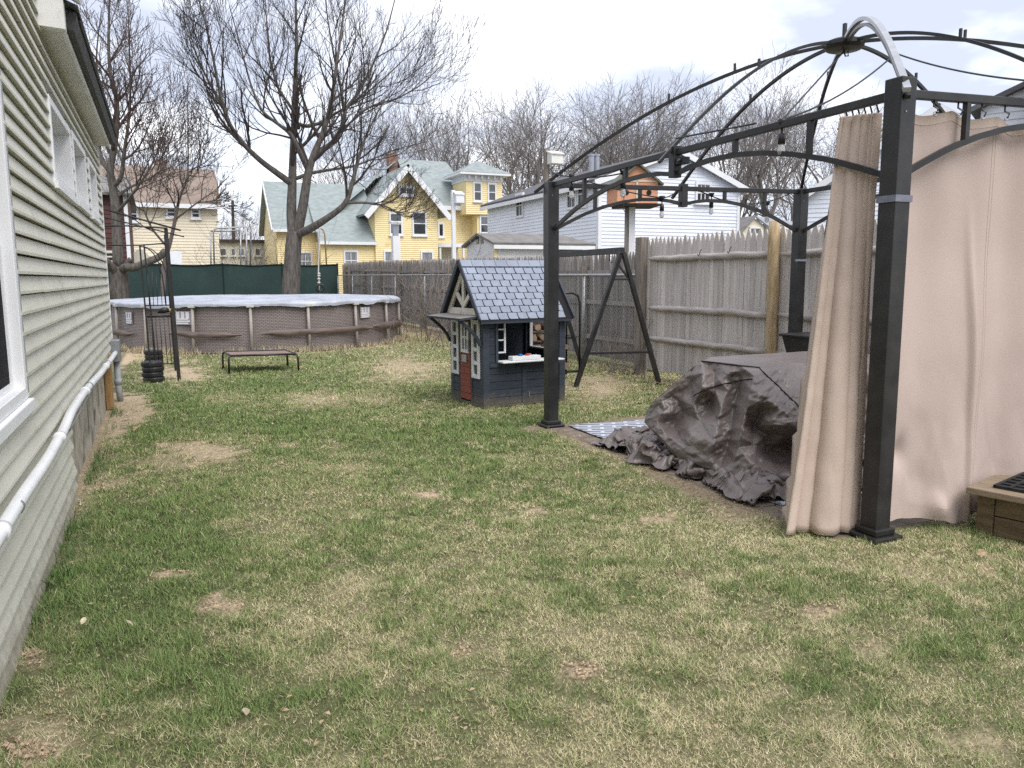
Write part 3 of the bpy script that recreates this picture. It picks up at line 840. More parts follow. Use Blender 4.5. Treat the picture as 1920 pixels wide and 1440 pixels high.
for k, (qx, qy) in enumerate([(1313, 478), (1369, 473), (1333, 478)]):
    p0 = AX(qx, qy, FX - .06)
    b = MB().tube([(p0[0] + .02, p0[1], p0[2] + .07), (p0[0], p0[1], p0[2] + .055), (p0[0] - .012, p0[1], p0[2] + .01), (p0[0] - .03, p0[1], p0[2] - .012), (p0[0] - .045, p0[1], p0[2] + .01)], .006, 6)
    if k < 2:
        b.build('hook', 'black_metal', None, smooth=True, label=['black metal hook on the fence rail, farther from the log post', 'black metal hook on the fence rail, next to the log post'][k], cat='hook', group='hooks on the fence rail')

FX2 = 6.95
ff = root('wooden_fence', (FX2, 20, 0), 'dark weathered picket fence running back to the green screen', 'fence')
pm2 = [picket_mesh('picket', .078, 1.0, .07 + .015 * k, 'picket_far') for k in range(3)]
yq = 9.98; k = 0
def fence_top(Y): return 1.78 + .22 * float(sstep(10, 32, Y))
while yq < 33.0:
    tz = fence_top(yq) + rh.uniform(-.02, .02)
    inst(pm2[k % 3], 'picket', ff, (FX2 + .02 + rh.uniform(-.006, .006), yq, .06), rx=rh.uniform(-.012, .012), rz=rh.uniform(-.05, .05), scale=(1, 1, tz))
    yq += .083; k += 1
for a, b in zip(np.arange(10, 33, 2.4), np.arange(12.4, 35.4, 2.4)):
    for zr in (.40, 1.0, 1.52):
        dz = fence_top(a) - 1.78
        MB().beam((FX2 - .02, a + .05, zr + dz), (FX2 - .02, min(b, 33) - .05, zr + dz + rh.uniform(-.02, .02)), .035, .07).build('rail', 'picket_far', ff)
    MB().box((FX2 - .12, a - .05, -.1), (FX2 - .005, a + .05, fence_top(a) - .12 + rh.uniform(-.06, .05))).build('post', 'grey_post', ff)
MB().box((FX2 - .14, 32.4, -.1), (FX2 + .0, 32.56, 1.98)).build('post', 'grey_post', ff)

# chain link in front of it
CX = 6.60
cl = root('chain_link_fence', (CX, 20, 0), 'galvanised chain link fence in front of the weathered pickets', 'fence')
MB().tube([(CX, 9.98, 1.47), (CX, 16, 1.50), (CX, 24, 1.53), (CX, 32.6, 1.56)], .021, 8).build('top_rail', 'galv', cl, smooth=True)
for yq in (11.9, 14.9, 17.9, 20.9, 23.9, 26.9, 29.9, 32.6):
    pp = MB().tube([(CX + .02, yq, -.1), (CX + .02, yq, 1.50 + (yq - 12) * .003)], .028, 8).build('post', 'galv', cl, smooth=True)
wm = MB()
for y0, y1, st, r in ((10.0, 14.8, .075, .0026), (14.8, 32.6, .22, .004)):
    for s in (-1, 1):
        for q in np.arange(y0 - 1.45, y1, st):
            a0, a1 = (q, q + 1.45)
            za, zb = (.03, 1.50) if s > 0 else (1.50, .03)
            t0 = max(0, (y0 - a0) / 1.45); t1 = min(1, (y1 - a0) / 1.45)
            if t1 - t0 < .02: continue
            wm.tube([(CX - .004 * s, a0 + 1.45 * t0, za + (zb - za) * t0), (CX - .004 * s, a0 + 1.45 * t1, za + (zb - za) * t1)], r, 3, cap=False)
wm.build('wire_mesh', 'galv', cl, kind='stuff')

# green privacy screen along the back
BY = 33.0
gf = root('privacy_screen', (2, BY, 0), 'dark green fabric privacy screen fence across the back of the yard', 'fence')
xs = np.linspace(-9.0, FX2 - .25, 8)
for a, b in zip(xs[:-1], xs[1:]):
    gxx, gzz = np.meshgrid(np.linspace(a + .03, b - .03, 16), np.linspace(.05, 1.98, 9), indexing='ij')
    bil = .05 * np.sin((gxx - a) / (b - a) * PI) * np.sin(gzz / 2 * PI) + .02 * (vnoise(gxx * 2, gzz * 2) - .5)
    sc = MB(); sc.grid(np.stack([gxx, BY - bil, gzz + .025 * np.cos((gxx - a) / (b - a) * 2 * PI) * gzz / 2], -1)).build('screen_panel', 'green_screen', gf, smooth=True)
    MB().tube([(q, BY - .03, 1.985 + .025 * math.cos((q - a) / (b - a) * 2 * PI)) for q in np.linspace(a, b, 12)], .02, 6).build('hem', 'green_hem', gf)
for q in xs:
    MB().tube([(q, BY + .03, -.1), (q, BY + .03, 2.06)], .035, 8).build('post', 'green_hem', gf)

# ------------------------------------------------------------------ above-ground pool
def wicker_material():
    m = bpy.data.materials.new('wicker_vinyl'); m.use_nodes = True
    t = m.node_tree; b = t.nodes['Principled BSDF']; b.inputs['Roughness'].default_value = .5
    tc = t.nodes.new('ShaderNodeTexCoord'); sp = t.nodes.new('ShaderNodeSeparateXYZ'); t.links.new(tc.outputs['Object'], sp.inputs[0])
    an = t.nodes.new('ShaderNodeMath'); an.operation = 'ARCTAN2'; t.links.new(sp.outputs['Y'], an.inputs[0]); t.links.new(sp.outputs['X'], an.inputs[1])
    mu = t.nodes.new('ShaderNodeMath'); mu.operation = 'MULTIPLY'; mu.inputs[1].default_value = POOL_R; t.links.new(an.outputs[0], mu.inputs[0])
    cb = t.nodes.new('ShaderNodeCombineXYZ'); t.links.new(mu.outputs[0], cb.inputs[0]); t.links.new(sp.outputs['Z'], cb.inputs[1])
    br = t.nodes.new('ShaderNodeTexBrick'); t.links.new(cb.outputs[0], br.inputs['Vector'])
    br.inputs['Scale'].default_value = 1.0; br.inputs['Brick Width'].default_value = .078; br.inputs['Row Height'].default_value = .030
    br.inputs['Mortar Size'].default_value = .0055; br.inputs['Mortar Smooth'].default_value = .6
    br.inputs['Color1'].default_value = (.262, .225, .215, 1); br.inputs['Color2'].default_value = (.232, .198, .19, 1); br.inputs['Mortar'].default_value = (.085, .066, .062, 1)
    nz = t.nodes.new('ShaderNodeTexNoise'); nz.inputs['Scale'].default_value = 1.4; nz.inputs['Detail'].default_value = 5; t.links.new(tc.outputs['Object'], nz.inputs['Vector'])
    mr = t.nodes.new('ShaderNodeMapRange'); mr.inputs[3].default_value = .8; mr.inputs[4].default_value = 1.2; t.links.new(nz.outputs['Fac'], mr.inputs[0])
    hv = t.nodes.new('ShaderNodeHueSaturation'); t.links.new(br.outputs['Color'], hv.inputs['Color']); t.links.new(mr.outputs[0], hv.inputs['Value'])
    t.links.new(hv.outputs[0], b.inputs['Base Color'])
    bp = t.nodes.new('ShaderNodeBump'); bp.inputs['Strength'].default_value = .6; bp.inputs['Distance'].default_value = .01; bp.invert = True
    t.links.new(br.outputs['Fac'], bp.inputs['Height']); t.links.new(bp.outputs[0], b.inputs['Normal'])
    MATS['wicker_vinyl'] = m


wicker_material()
pool = root('swimming_pool', (POOL_C[0], POOL_C[1], 0), 'round above ground pool with brown wicker print wall and silver cover', 'pool')
NP = 18
ph0 = rad(-100)
def pool_pt(a, r, z): return (POOL_C[0] + r * math.cos(a), POOL_C[1] + r * math.sin(a), z)
for kx in range(NP):
    a0, a1 = ph0 + kx * 2 * PI / NP, ph0 + (kx + 1) * 2 * PI / NP
    A, Z = np.meshgrid(np.linspace(a0, a1, 13), np.linspace(.0, .95, 14), indexing='ij')
    u = (A - a0) / (a1 - a0)
    R = POOL_R - .03 + .045 * np.sin(u * PI) * (1 - (Z / .95) ** 2 * .6) + .012 * (vnoise(A * 14, Z * 5) - .5)
    b = MB(); b.grid(np.stack([POOL_C[0] + R * np.cos(A), POOL_C[1] + R * np.sin(A), Z], -1)); b.build('wall_panel', 'wicker_vinyl', pool, smooth=True)
    ps = MB().tube([pool_pt(a0, POOL_R + .075, -.02), pool_pt(a0, POOL_R + .045, .45), pool_pt(a0, POOL_R + .03, .90)], .032, 8).build('post', 'pool_post', pool, smooth=True)
    MB().beam(pool_pt(a0 - .022, POOL_R + .045, .915), pool_pt(a0 + .022, POOL_R + .045, .915), .075, .05).build('joint_cap', 'pool_cap', ps, bevel=.006)
an = np.linspace(0, 2 * PI, 97)
MB().tube([pool_pt(a, POOL_R, .945) for a in an], .035, 8, cap=False).build('top_rail', 'pool_cap', pool, smooth=True)
A, T = np.meshgrid(np.linspace(0, 2 * PI, 241), np.linspace(0, 1, 34), indexing='ij')
wr = (fbm(np.cos(A) * 7 + 9, np.sin(A) * 7 + 9, 3) - .5)
wr2 = (vnoise(A * 38, T * 3) - .5)
inn = np.clip(T / .7, 0, 1)
out = np.clip((T - .7) / .3, 0, 1)
R = (POOL_R + .02) * inn ** .8 + .055 * np.sin(np.clip(out * 1.6, 0, 1) * PI / 2) + .03 * wr2 * out
Zc = 1.0 + .05 * (1 - inn ** 3) + .05 * (fbm(R * np.cos(A) * 1.3, R * np.sin(A) * 1.3, 3) - .5) - out ** 1.3 * (.075 + .11 * (wr + .2).clip(0)) + .016 * wr2 * (.3 + out)
Zc[-1] = Zc[0]; R[-1] = R[0]
b = MB(); b.grid(np.stack([POOL_C[0] + R * np.cos(A), POOL_C[1] + R * np.sin(A), Zc], -1)); b.build('cover', 'pool_cover', pool, smooth=True)
# the loose brown band round the wall
for a0, a1, zc, hh in ((-2.95, -2.55, .36, .13), (-2.25, -1.80, .37, .11), (-1.70, -.9, .37, .12), (-.9, .35, .40, .15)):
    A, T = np.meshgrid(np.linspace(a0, a1, 40), np.linspace(-1, 1, 7), indexing='ij')
    sag = .03 * (fbm(A * 6, A * 0, 2) - .5) * 2
    wd = hh * np.clip(np.minimum((A - a0), (a1 - A)) * 7 + .25, .25, 1) * (1 + .3 * (fbm(A * 12 + 5, A * 0, 2) - .5))
    R = POOL_R + .075 + .03 * (1 - T ** 2) + .02 * (vnoise(A * 20, T * 2) - .5)
    b = MB(); b.grid(np.stack([POOL_C[0] + R * np.cos(A), POOL_C[1] + R * np.sin(A), zc + sag + T * wd / 2], -1)); b.build('band', 'pool_band', pool, smooth=True)
def pool_label(px, z0, z1, aw, m):
    # find the angle of the wall seen at that pixel column
    best = min(np.linspace(-PI, 0, 721), key=lambda a: abs(PX(np.array(pool_pt(a, POOL_R + .02, .7)))[0] - px))
    A, Z = np.meshgrid(np.linspace(best - aw, best + aw, 6), np.linspace(z0, z1, 4), indexing='ij')
    b = MB(); b.grid(np.stack([POOL_C[0] + (POOL_R + .028) * np.cos(A), POOL_C[1] + (POOL_R + .028) * np.sin(A), Z], -1))
    o = b.build('warning_label', 'label_grey', pool, smooth=True)
    for r_ in range(6):                                   # printed blocks and lines, too small to read
        zz0 = z0 + (z1 - z0) * (.06 + .155 * r_)
        if r_ < 3:
            for q in range(3):
                aa = best - aw * .8 + aw * .58 * q
                A, Z = np.meshgrid(np.linspace(aa, aa + aw * .42, 3), np.linspace(z1 - (zz0 - z0) - .045, z1 - (zz0 - z0), 2), indexing='ij')
                b = MB(); b.grid(np.stack([POOL_C[0] + (POOL_R + .034) * np.cos(A), POOL_C[1] + (POOL_R + .034) * np.sin(A), Z], -1)); b.build('print_block', m, o)
        else:
            A, Z = np.meshgrid(np.linspace(best - aw * .85, best + aw * (.85 - .2 * (r_ % 2)), 4), np.linspace(z1 - (zz0 - z0) - .03, z1 - (zz0 - z0), 2), indexing='ij')
            b = MB(); b.grid(np.stack([POOL_C[0] + (POOL_R + .034) * np.cos(A), POOL_C[1] + (POOL_R + .034) * np.sin(A), Z], -1)); b.build('print_block', m, o)
pool_label(343, .56, .83, .055, 'label_white')
pool_label(685, .60, .84, .05, 'label_white')
pool_label(242, .55, .80, .04, 'label_white')

# ------------------------------------------------------------------ raised pet cot
ct = root('pet_cot', G(490, 690), 'low raised pet cot with brown mesh bed and black frame', 'pet bed')
c0, c1, c2, c3 = (np.array(q) for q in ((.90, 12.78, .27), (1.86, 12.62, .27), (1.80, 13.35, .27), (.86, 13.5, .27)))
u_, v_ = np.meshgrid(np.linspace(0, 1, 9), np.linspace(0, 1, 9), indexing='ij')
U3, V3 = u_[..., None], v_[..., None]
bed = c0 * (1 - U3) * (1 - V3) + c1 * U3 * (1 - V3) + c2 * U3 * V3 + c3 * (1 - U3) * V3
bed[..., 2] -= .03 * np.sin(u_ * PI) * np.sin(v_ * PI)
b = MB(); b.grid(bed); o = b.build('mesh_bed', 'cot_mesh', ct, smooth=True)
MB().tube([c0, c1, c2, c3, c0], .017, 8).build('frame', 'black_metal', ct, smooth=True)
for q in (c0, c1, c2, c3):
    ctr = (c0 + c2) / 2; d = (q - ctr); d[2] = 0; d /= np.linalg.norm(d)
    MB().tube([q - d * .04 + (0, 0, .0), q + d * .02 + (0, 0, -.01), q + d * .035 + (0, 0, -.06), q + d * .04 + (0, 0, -.27)], .016, 8).build('leg', 'black_metal', ct, smooth=True)

# ------------------------------------------------------------------ metal arbor beside the house, its weights and the garden ornament
TY = 12.35
ar = root('garden_arbor', G(320, 700), 'tall thin black metal arbor frame leaning beside the house', 'arbor')
def tp(px, py, Y=TY): return AY(px, py, Y)
def bar(name, pts, r=.012, par=ar): return MB().tube(pts, r, 6).build(name, 'black_metal', par, smooth=True)
g1 = G(336, 712); g3 = G(285, 692)
MB().beam(g1 + (0, 0, -.03), tp(311, 428), .05, .05, up=(0, 1, 0)).build('post', 'black_metal', ar)
MB().beam(G(329, 694), tp(309, 440, 13.2), .03, .03, up=(0, 1, 0)).build('post', 'black_metal', ar)
MB().beam(tp(284, 712, 12.2), tp(262, 460, 12.2), .022, .022, up=(0, 1, 0)).build('post', 'black_metal', ar)
MB().beam(tp(293, 682, 13.0), tp(270, 460, 13.0), .022, .022, up=(0, 1, 0)).build('post', 'black_metal', ar)
bar('rafter', [tp(180, 388, 12.0), tp(339, 432, 12.0)], .014)
bar('rafter', [tp(186, 405, 12.4), tp(345, 444, 12.6)], .010)
bar('rafter', [tp(186, 425, 12.3), tp(230, 423, 12.3), tp(313, 428, 12.3)], .012)
bar('rafter', [tp(190, 460, 12.2), tp(263, 460, 12.2), tp(310, 456, 12.4)], .010)
bar('rail', [tp(271, 573), tp(319, 572)], .009)
bar('rail', [tp(276, 593), tp(322, 592)], .010)
bar('rail', [tp(276, 594, 13.0), tp(322, 594, 13.0)], .010)
bar('rail', [tp(290, 682), tp(332, 682)], .009)
ac = [(263, 462), (275, 464), (287, 474), (297, 492), (304, 515), (308, 545), (311, 572)]
bar('arch', [tp(*q) for q in ac], .009)
bar('arch', [tp(q[0] + 9, q[1] + 3, 13.0) for q in ac], .009)
for k, q in enumerate((279, 287, 295, 303, 311)):
    bar('baluster', [tp(q + 1, 574), tp(q - 2, 505 + abs(k - 1) * 10)], .005)
    bar('baluster', [tp(q + 4, 594), tp(q + 11, 682)], .006)
def weight_stack(px, py, Yc, rr, n, lbl):
    q = AY(px, py, Yc)
    w = root('weight_stack', (q[0], q[1], 0), lbl, 'weights', 'black weights round the arbor legs')
    for k in range(n):
        z0 = k * .073
        MB().lathe([(rr * .75, z0 + .002), (rr * .96, z0 + .004), (rr, z0 + .018), (rr, z0 + .052), (rr * .96, z0 + .068), (rr * .75, z0 + .071)], (q[0] + .006 * (-1) ** k, q[1], 0), 24).build('disc', 'black_plastic', w, smooth=False)
weight_stack(288, 716, 12.22, .145, 4, 'stack of black ribbed discs on a sandy patch, four discs high')
weight_stack(289, 684, 14.2, .14, 4, 'stack of black ribbed discs standing behind another, nearer the pool')
q = tp(311, 588)
tc_ = root('toy_toucan', (q[0], q[1], q[2] - .02), 'small black and yellow bird ornament on the arbor shelf', 'ornament')
MB().tube([q + (-.11, 0, .01), q + (-.08, 0, .035), q + (-.03, 0, .045), q + (.02, 0, .05), q + (.05, 0, .04)], [.008, .035, .048, .04, .02], 10).build('body', 'black_plastic', tc_, smooth=True)
MB().tube([q + (.045, -.01, .045), q + (.085, -.01, .05), q + (.13, -.01, .03)], [.028, .026, .008], 8).build('beak', 'toucan_yellow', tc_, smooth=True)
# ------------------------------------------------------------------ playhouse (local frame: x along the counter side, y back along the door side)
ph = root('playhouse', (PLAY_O[0], PLAY_O[1], 0), 'navy wooden playhouse with red door and slate blue shingle roof', 'playhouse', rz=PLAY_A)
LX, LY, WH, RZ = 1.08, .86, 1.03, 1.63
def pb(name, lo, hi, m='navy_wood', par=None, bevel=.003): return MB().box(lo, hi).build(name, m, par or ph, bevel=bevel)
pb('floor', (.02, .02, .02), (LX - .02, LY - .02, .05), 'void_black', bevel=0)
for cx, cy in ((0, 0), (LX - .08, 0), (0, LY - .08), (LX - .08, LY - .08)):
    pb('corner_post', (cx, cy, 0), (cx + .08, cy + .08, WH))
# counter side (y = 0)
OU0, OU1, OZ0, OZ1 = .19, .89, .50, .985
nz = 5
for k in range(nz):
    z0 = .02 + k * (OZ0 - .06) / nz; z1 = z0 + (OZ0 - .06) / nz - .005
    pb('plank', (.081, .012, z0), (.50, .030, z1)); pb('plank', (.56, .012, z0), (LX - .081, .030, z1))
pb('stile', (.501, .004, .02), (.559, .034, OZ0 - .055))
pb('sill_rail', (.081, -.004, OZ0 - .05), (LX - .081, .036, OZ0 - .004))
for k in range(5):
    z0 = OZ0 + k * .097; z1 = z0 + .092
    pb('plank', (.081, .012, z0), (OU0 - .035, .030, z1)); pb('plank', (OU1 + .035, .012, z0), (LX - .081, .030, z1))
pb('jamb', (OU0 - .033, -.004, OZ0), (OU0, .045, OZ1)); pb('jamb', (OU1, -.004, OZ0), (OU1 + .033, .045, OZ1))
pb('header', (.081, .0, OZ1 + .001), (LX - .081, .036, WH))
pb('counter', (OU0 - .01, -.13, OZ0 + .001), (OU1 + .10, .06, OZ0 + .022), 'play_white', bevel=.008)
for u in (.42, .80):
    MB().prism([(u, -.006, OZ0 - .005), (u, -.10, OZ0 - .005), (u, -.006, OZ0 - .06)], (.03, 0, 0)).build('counter_bracket', 'navy_wood', ph)
pb('hinge', (.585, -.002, .09), (.592, .004, .15), 'silver', bevel=0)
# open white shutter inside the opening
for a, b in ((.0, .022), (.10, .122)):
    pb('shutter', (OU0 + .003 + a, .05, OZ0 + .10), (OU0 + .003 + b, .066, OZ1 - .002), 'play_white')
for zq in (OZ0 + .10, OZ0 + .24, OZ0 + .36, OZ1 - .022):
    pb('shutter_bar', (OU0 + .026, .052, zq), (OU0 + .102, .064, zq + .018), 'play_white')
# back wall (y = LY) with its own opening
pb('back_wall', (.081, LY - .035, .02), (LX - .081, LY - .012, .60))
pb('back_wall', (.081, LY - .035, .601), (LX - .081, LY - .012, WH))
# far end wall with its own opening
ev0, ev1, ez0, ez1 = .30, .76, .58, .985
pb('end_wall', (LX - .034, .081, .02), (LX - .012, LY - .081, ez0)); pb('end_wall', (LX - .034, .081, ez0 + .001), (LX - .012, ev0, WH)); pb('end_wall', (LX - .034, ev1, ez0 + .001), (LX - .012, LY - .081, WH)); pb('end_wall', (LX - .034, ev0 + .001, ez1), (LX - .012, ev1 - .001, WH))
for a, b in (((ev0, ez0), (ev0 + .022, ez1)), ((ev1 - .022, ez0), (ev1, ez1)), ((ev0 + .023, ez0), (ev1 - .023, ez0 + .02)), ((ev0 + .023, ez1 - .02), (ev1 - .023, ez1))):
    pb('end_frame', (LX - .045, a[0], a[1]), (LX - .002, b[0], b[1]), 'play_white')
# door side (x = 0)
SL = [(.085, .275), (.62, .815)]        # sidelights, y ranges
DR = (.318, .578)
def sidelight(y0, y1, z0, z1):
    s = MB()
    s.box((-.014, y0, z0), (.022, y0 + .045, z1)).box((-.014, y1 - .045, z0), (.022, y1, z1))
    n = 4; hgt = (z1 - z0 - .05) / n
    s.box((-.0138, y0 + .045, z1 - .05), (.0218, y1 - .045, z1))
    for k in range(n):
        s.box((-.0138, y0 + .045, z0 + k * hgt), (.0218, y1 - .045, z0 + k * hgt + .042))
    o = s.build('sidelight', 'play_white', ph, bevel=.003)
    for k in range(n):
        MB().box((.005, y0 + .047, z0 + k * hgt + .044), (.008, y1 - .047, z0 + (k + 1) * hgt - .002)).build('pane', 'dark_glass', o)
for y0, y1 in SL:
    sidelight(y0, y1, .32, .98)
    pb('panel_frame', (-.006, y0 - .004, .30), (.03, y1 + .004, .318))
    for k in range(3):
        pb('plank', (.004, y0 + .0, .03 + k * .088), (.022, y1, .114 + k * .088))
pb('door_post', (-.004, .278, .02), (.035, .315, WH)); pb('door_post', (-.004, .581, .02), (.035, .618, WH))
pb('door_header', (-.004, .316, .965), (.035, .580, WH))
dr = pb('door', (.006, DR[0], .05), (.014, DR[1], .96), 'door_red', bevel=0)
for k in range(7):
    z0 = .05 + k * .075
    MB().box((-.006, DR[0] + .002, z0), (.0055, DR[1] - .002, z0 + .071)).build('door_board', 'door_red', dr, bevel=.003)
MB().box((-.006, DR[0] + .002, .576), (.0055, DR[0] + .03, .96)).box((-.006, DR[1] - .03, .576), (.0055, DR[1] - .002, .96)).build('door_stile', 'door_red', dr)
wz0, wz1 = .59, .95
s = MB()
for a, b in ((DR[0] + .031, DR[0] + .068), (DR[1] - .068, DR[1] - .031), (.436, .460)): s.box((-.016, a, wz0), (.0055, b, wz1))
for a, b in ((wz0, wz0 + .04), (.755, .78), (wz1 - .05, wz1)): s.box((-.0158, DR[0] + .05, a), (.0053, DR[1] - .05, b))
dw = s.build('door_window', 'play_white', dr, bevel=.003)
MB().box((-.002, DR[0] + .06, wz0 + .03), (.0015, DR[1] - .06, wz1 - .03)).build('pane', 'dark_glass', dw)
MB().box((-.018, .40, .48), (-.0065, .52, .565)).build('mail_slot', 'silver', dr, bevel=.003)
MB().box((-.03, DR[0] + .008, .62), (-.0062, DR[0] + .028, .75)).build('door_handle', 'silver', dr, bevel=.004)
pb('base_board', (-.004, .081, .0), (.03, LY - .081, .028)); pb('base_board', (.081, -.002, .0), (LX - .081, .03, .019))
# gable truss
ov = -.06
gy0, gy1, gm = -.045, LY + .045, LY / 2
ze = WH - .055
def tri_bar(a, b, w, x0=-.035, x1=-.008, name='truss', m='truss_beige'):
    a, b = np.array(a), np.array(b); d = (b - a) / np.linalg.norm(b - a); nn = np.array([-d[1], d[0]]) * w / 2
    MB().prism([(x0, *(a + nn)), (x0, *(b + nn)), (x0, *(b - nn)), (x0, *(a - nn))], (x1 - x0, 0, 0)).build(name, m, ph)
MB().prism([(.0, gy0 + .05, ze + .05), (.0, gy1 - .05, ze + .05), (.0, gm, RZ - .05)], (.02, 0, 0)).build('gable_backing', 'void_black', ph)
MB().prism([(LX - .02, gy0 + .05, ze + .03), (LX - .02, gy1 - .05, ze + .03), (LX - .02, gm, RZ - .05)], (.02, 0, 0)).build('gable_backing', 'navy_wood', ph)
tri_bar((gy0 + .035, ze + .035), (gm - .0, RZ - .095), .07); tri_bar((gy1 - .035, ze + .035), (gm + .0, RZ - .095), .07, -.0345, -.0085)
tri_bar((gy0 + .10, ze + .085), (gy1 - .10, ze + .085), .09, -.037, -.009)
tri_bar((gm, ze + .132), (gm, RZ - .10), .055, -.034, -.010)
tri_bar((gm, ze + .15), (gm - .22, ze + .33), .05, -.033, -.011); tri_bar((gm, ze + .15), (gm + .22, ze + .33), .05, -.033, -.0112)
# roof
RX0, RX1 = -.085, LX + .055
for sgn, ey in ((-1, -.085), (1, LY + .085)):
    ez = .985
    MB().slab((RX0 + .01, gm, RZ - .02), (RX1 - .01, gm, RZ - .02), (RX1 - .01, ey, ez - .012), (RX0 + .01, ey, ez - .012), .018).build('roof_deck', 'void_black', ph)  # black colour showing between shingles stands in for shadow under their butt edges
    vec = np.array([0, ey - gm, ez - RZ]); ln = np.linalg.norm(vec); d = vec / ln
    nrm = np.array([0, -d[2] * (1 if ey < gm else -1), abs(d[1])]); nrm /= np.linalg.norm(nrm)
    if nrm[2] < 0: nrm = -nrm
    nr = 9; rh_ = ln / nr; wsh = .125
    # one shingle: clipped corner tile, thicker at the butt
    sm = MB()
    ww = wsh - .012; hh = rh_ * .895
    o = [(0, 0), (ww, 0), (ww, hh - .0), (ww * .12, hh), (0, hh - .018)]
    base3 = [(q[0], d[1] * q[1], d[2] * q[1]) for q in o]
    lift = [.005, .005, .020, .020, .020]
    bot = np.array(base3) + nrm * .001; topv = np.array(base3) + nrm[None] * np.array(lift)[:, None]
    n5 = 5
    sm.add(np.vstack([bot, topv]), [tuple(range(n5 - 1, -1, -1)), tuple(range(n5, 2 * n5))] + [(i, (i + 1) % n5, n5 + (i + 1) % n5, n5 + i) for i in range(n5)])
    sme = sm.mesh('shingle'); sme.materials.append(MATS['shingle_blue'])
    for r_ in range(nr):
        st = np.array([0, gm, RZ - .002]) + d * (r_ * rh_)
        nn = 9
        x0 = RX0 + .005 + (.5 * wsh if r_ % 2 else 0)
        for c in range(nn if not r_ % 2 else nn - 1):
            inst(sme, 'shingle', ph, (x0 + c * wsh, st[1], st[2] + rh.uniform(-.001, .001)))
        if r_ % 2:
            for xx in (RX0 + .005, RX0 + .005 + (nn - .5) * wsh):
                inst(sme, 'shingle', ph, (xx, st[1], st[2]), scale=(.5, 1, 1))
for c in range(8):
    xx = RX0 + .005 + c * .152
    MB().prism([(xx, gm - .055, RZ - .055), (xx, gm, RZ + .018), (xx, gm + .055, RZ - .055), (xx, gm + .04, RZ - .055), (xx, gm, RZ + .002), (xx, gm - .04, RZ - .055)], (.147, 0, 0)).build('ridge_cap', 'shingle_blue', ph)
for ey in (-.09, LY + .09):
    MB().beam((RX0, gm, RZ + .004), (RX0, ey, .982), .016, .05).build('rake_board', 'navy_wood', ph)
    MB().beam((RX1, gm, RZ + .004), (RX1, ey, .982), .016, .05).build('rake_board', 'navy_wood', ph)
MB().box((RX0 + .02, -.083, .945), (RX1 - .02, -.065, .972)).build('fascia', 'navy_wood', ph)
# awning over the door
MB().slab((-.012, -.02, 1.032), (-.012, LY + .02, 1.032), (-.29, LY + .02, 1.005), (-.29, -.02, 1.005), .02).build('awning', 'navy_wood', ph)
MB().slab((-.012, -.022, 1.037), (-.012, LY + .022, 1.037), (-.292, LY + .022, 1.010), (-.292, -.022, 1.010), .004).build('awning_top', 'grey_roof', ph)
for yq in (.02, LY - .05):
    th = np.linspace(0, 1, 10)
    cx_ = -.02 - .25 * th ** 1.0; cz_ = .70 + .285 * np.sqrt(np.clip(th, 0, 1)) ** 1.3
    MB().ribbon(np.stack([cx_, np.full(10, yq + .015), cz_], 1), .03, .035, up=(0, 1, 0)).build('awning_bracket', 'navy_wood', ph)

# toy tray on the counter
def plocal(u, v, z):
    c, s_ = math.cos(PLAY_A), math.sin(PLAY_A)
    return np.array([PLAY_O[0] + u * c - v * s_, PLAY_O[1] + u * s_ + v * c, z])
ts = root('toy_sink', plocal(.50, -.03, OZ0 + .023), 'white toy tray with blue and red knobs on the playhouse counter', 'toy', rz=PLAY_A)
MB().box((-.17, -.05, 0), (.20, .06, .045)).build('tray', 'toy_white', ts, bevel=.008)
MB().lathe([(.014, .046), (.026, .05), (.026, .062), (.012, .068)], (-.05, -.01, 0), 12).build('blue_knob', 'toy_blue', ts, smooth=True)
MB().lathe([(.014, .046), (.026, .05), (.026, .062), (.012, .068)], (.05, .0, 0), 12).build('red_knob', 'toy_red', ts, smooth=True)
MB().tube([(.03, .02, .055), (.11, .025, .055)], .008, 8).build('spout', 'silver', ts, smooth=True)

# ------------------------------------------------------------------ swing frame
sw = root('swing_frame', (5.5, 9.0, 0), 'black metal A-frame swing stand beside the playhouse', 'swing set')
AP0, AP1 = np.array([5.56, 9.0, 1.77]), np.array([5.78, 11.6, 1.78])
L0, R0 = np.array([4.96, 9.13, 0]), np.array([6.10, 8.84, 0])
L1, R1 = np.array([5.22, 11.7, 0]), np.array([6.36, 11.5, 0])
def swb(name, a, b, w=.055, h=.055, par=sw): return MB().beam(a, b, w, h, up=(0, 1, 0)).build(name, 'black_metal', par, bevel=.004)
for ap, l, r_ in ((AP0, L0, R0), (AP1, L1, R1)):
    swb('leg', ap, l + (0, 0, -.02)); swb('leg', ap + (.03, -.01, 0), r_ + (0, 0, -.02))
    t0 = .75
    swb('crossbar', ap + (l - ap) * t0, ap + (r_ - ap) * t0, .035, .04)
    swb('brace', ap + (l - ap) * .20, ap + (r_ - ap) * .20, .03, .03)
MB().beam(AP0 + (0, -.04, .02), AP1 + (0, .04, .02), .06, .085).build('top_beam', 'black_metal', sw, bevel=.004)
swb('brace', AP0 + (L0 - AP0) * .06 + (.0, 0, -.05), AP0 + (R0 - AP0) * .20, .025, .025)
for k in (0.04, .12):
    q = AP0 * (1 - k) + AP1 * k
    MB().tube([q + (-.01, 0, -.02), q + (-.01, 0, -.11), q + (.02, 0, -.14), q + (.03, 0, -.11)], .007, 6).build('hanger', 'black_metal', sw, smooth=True)

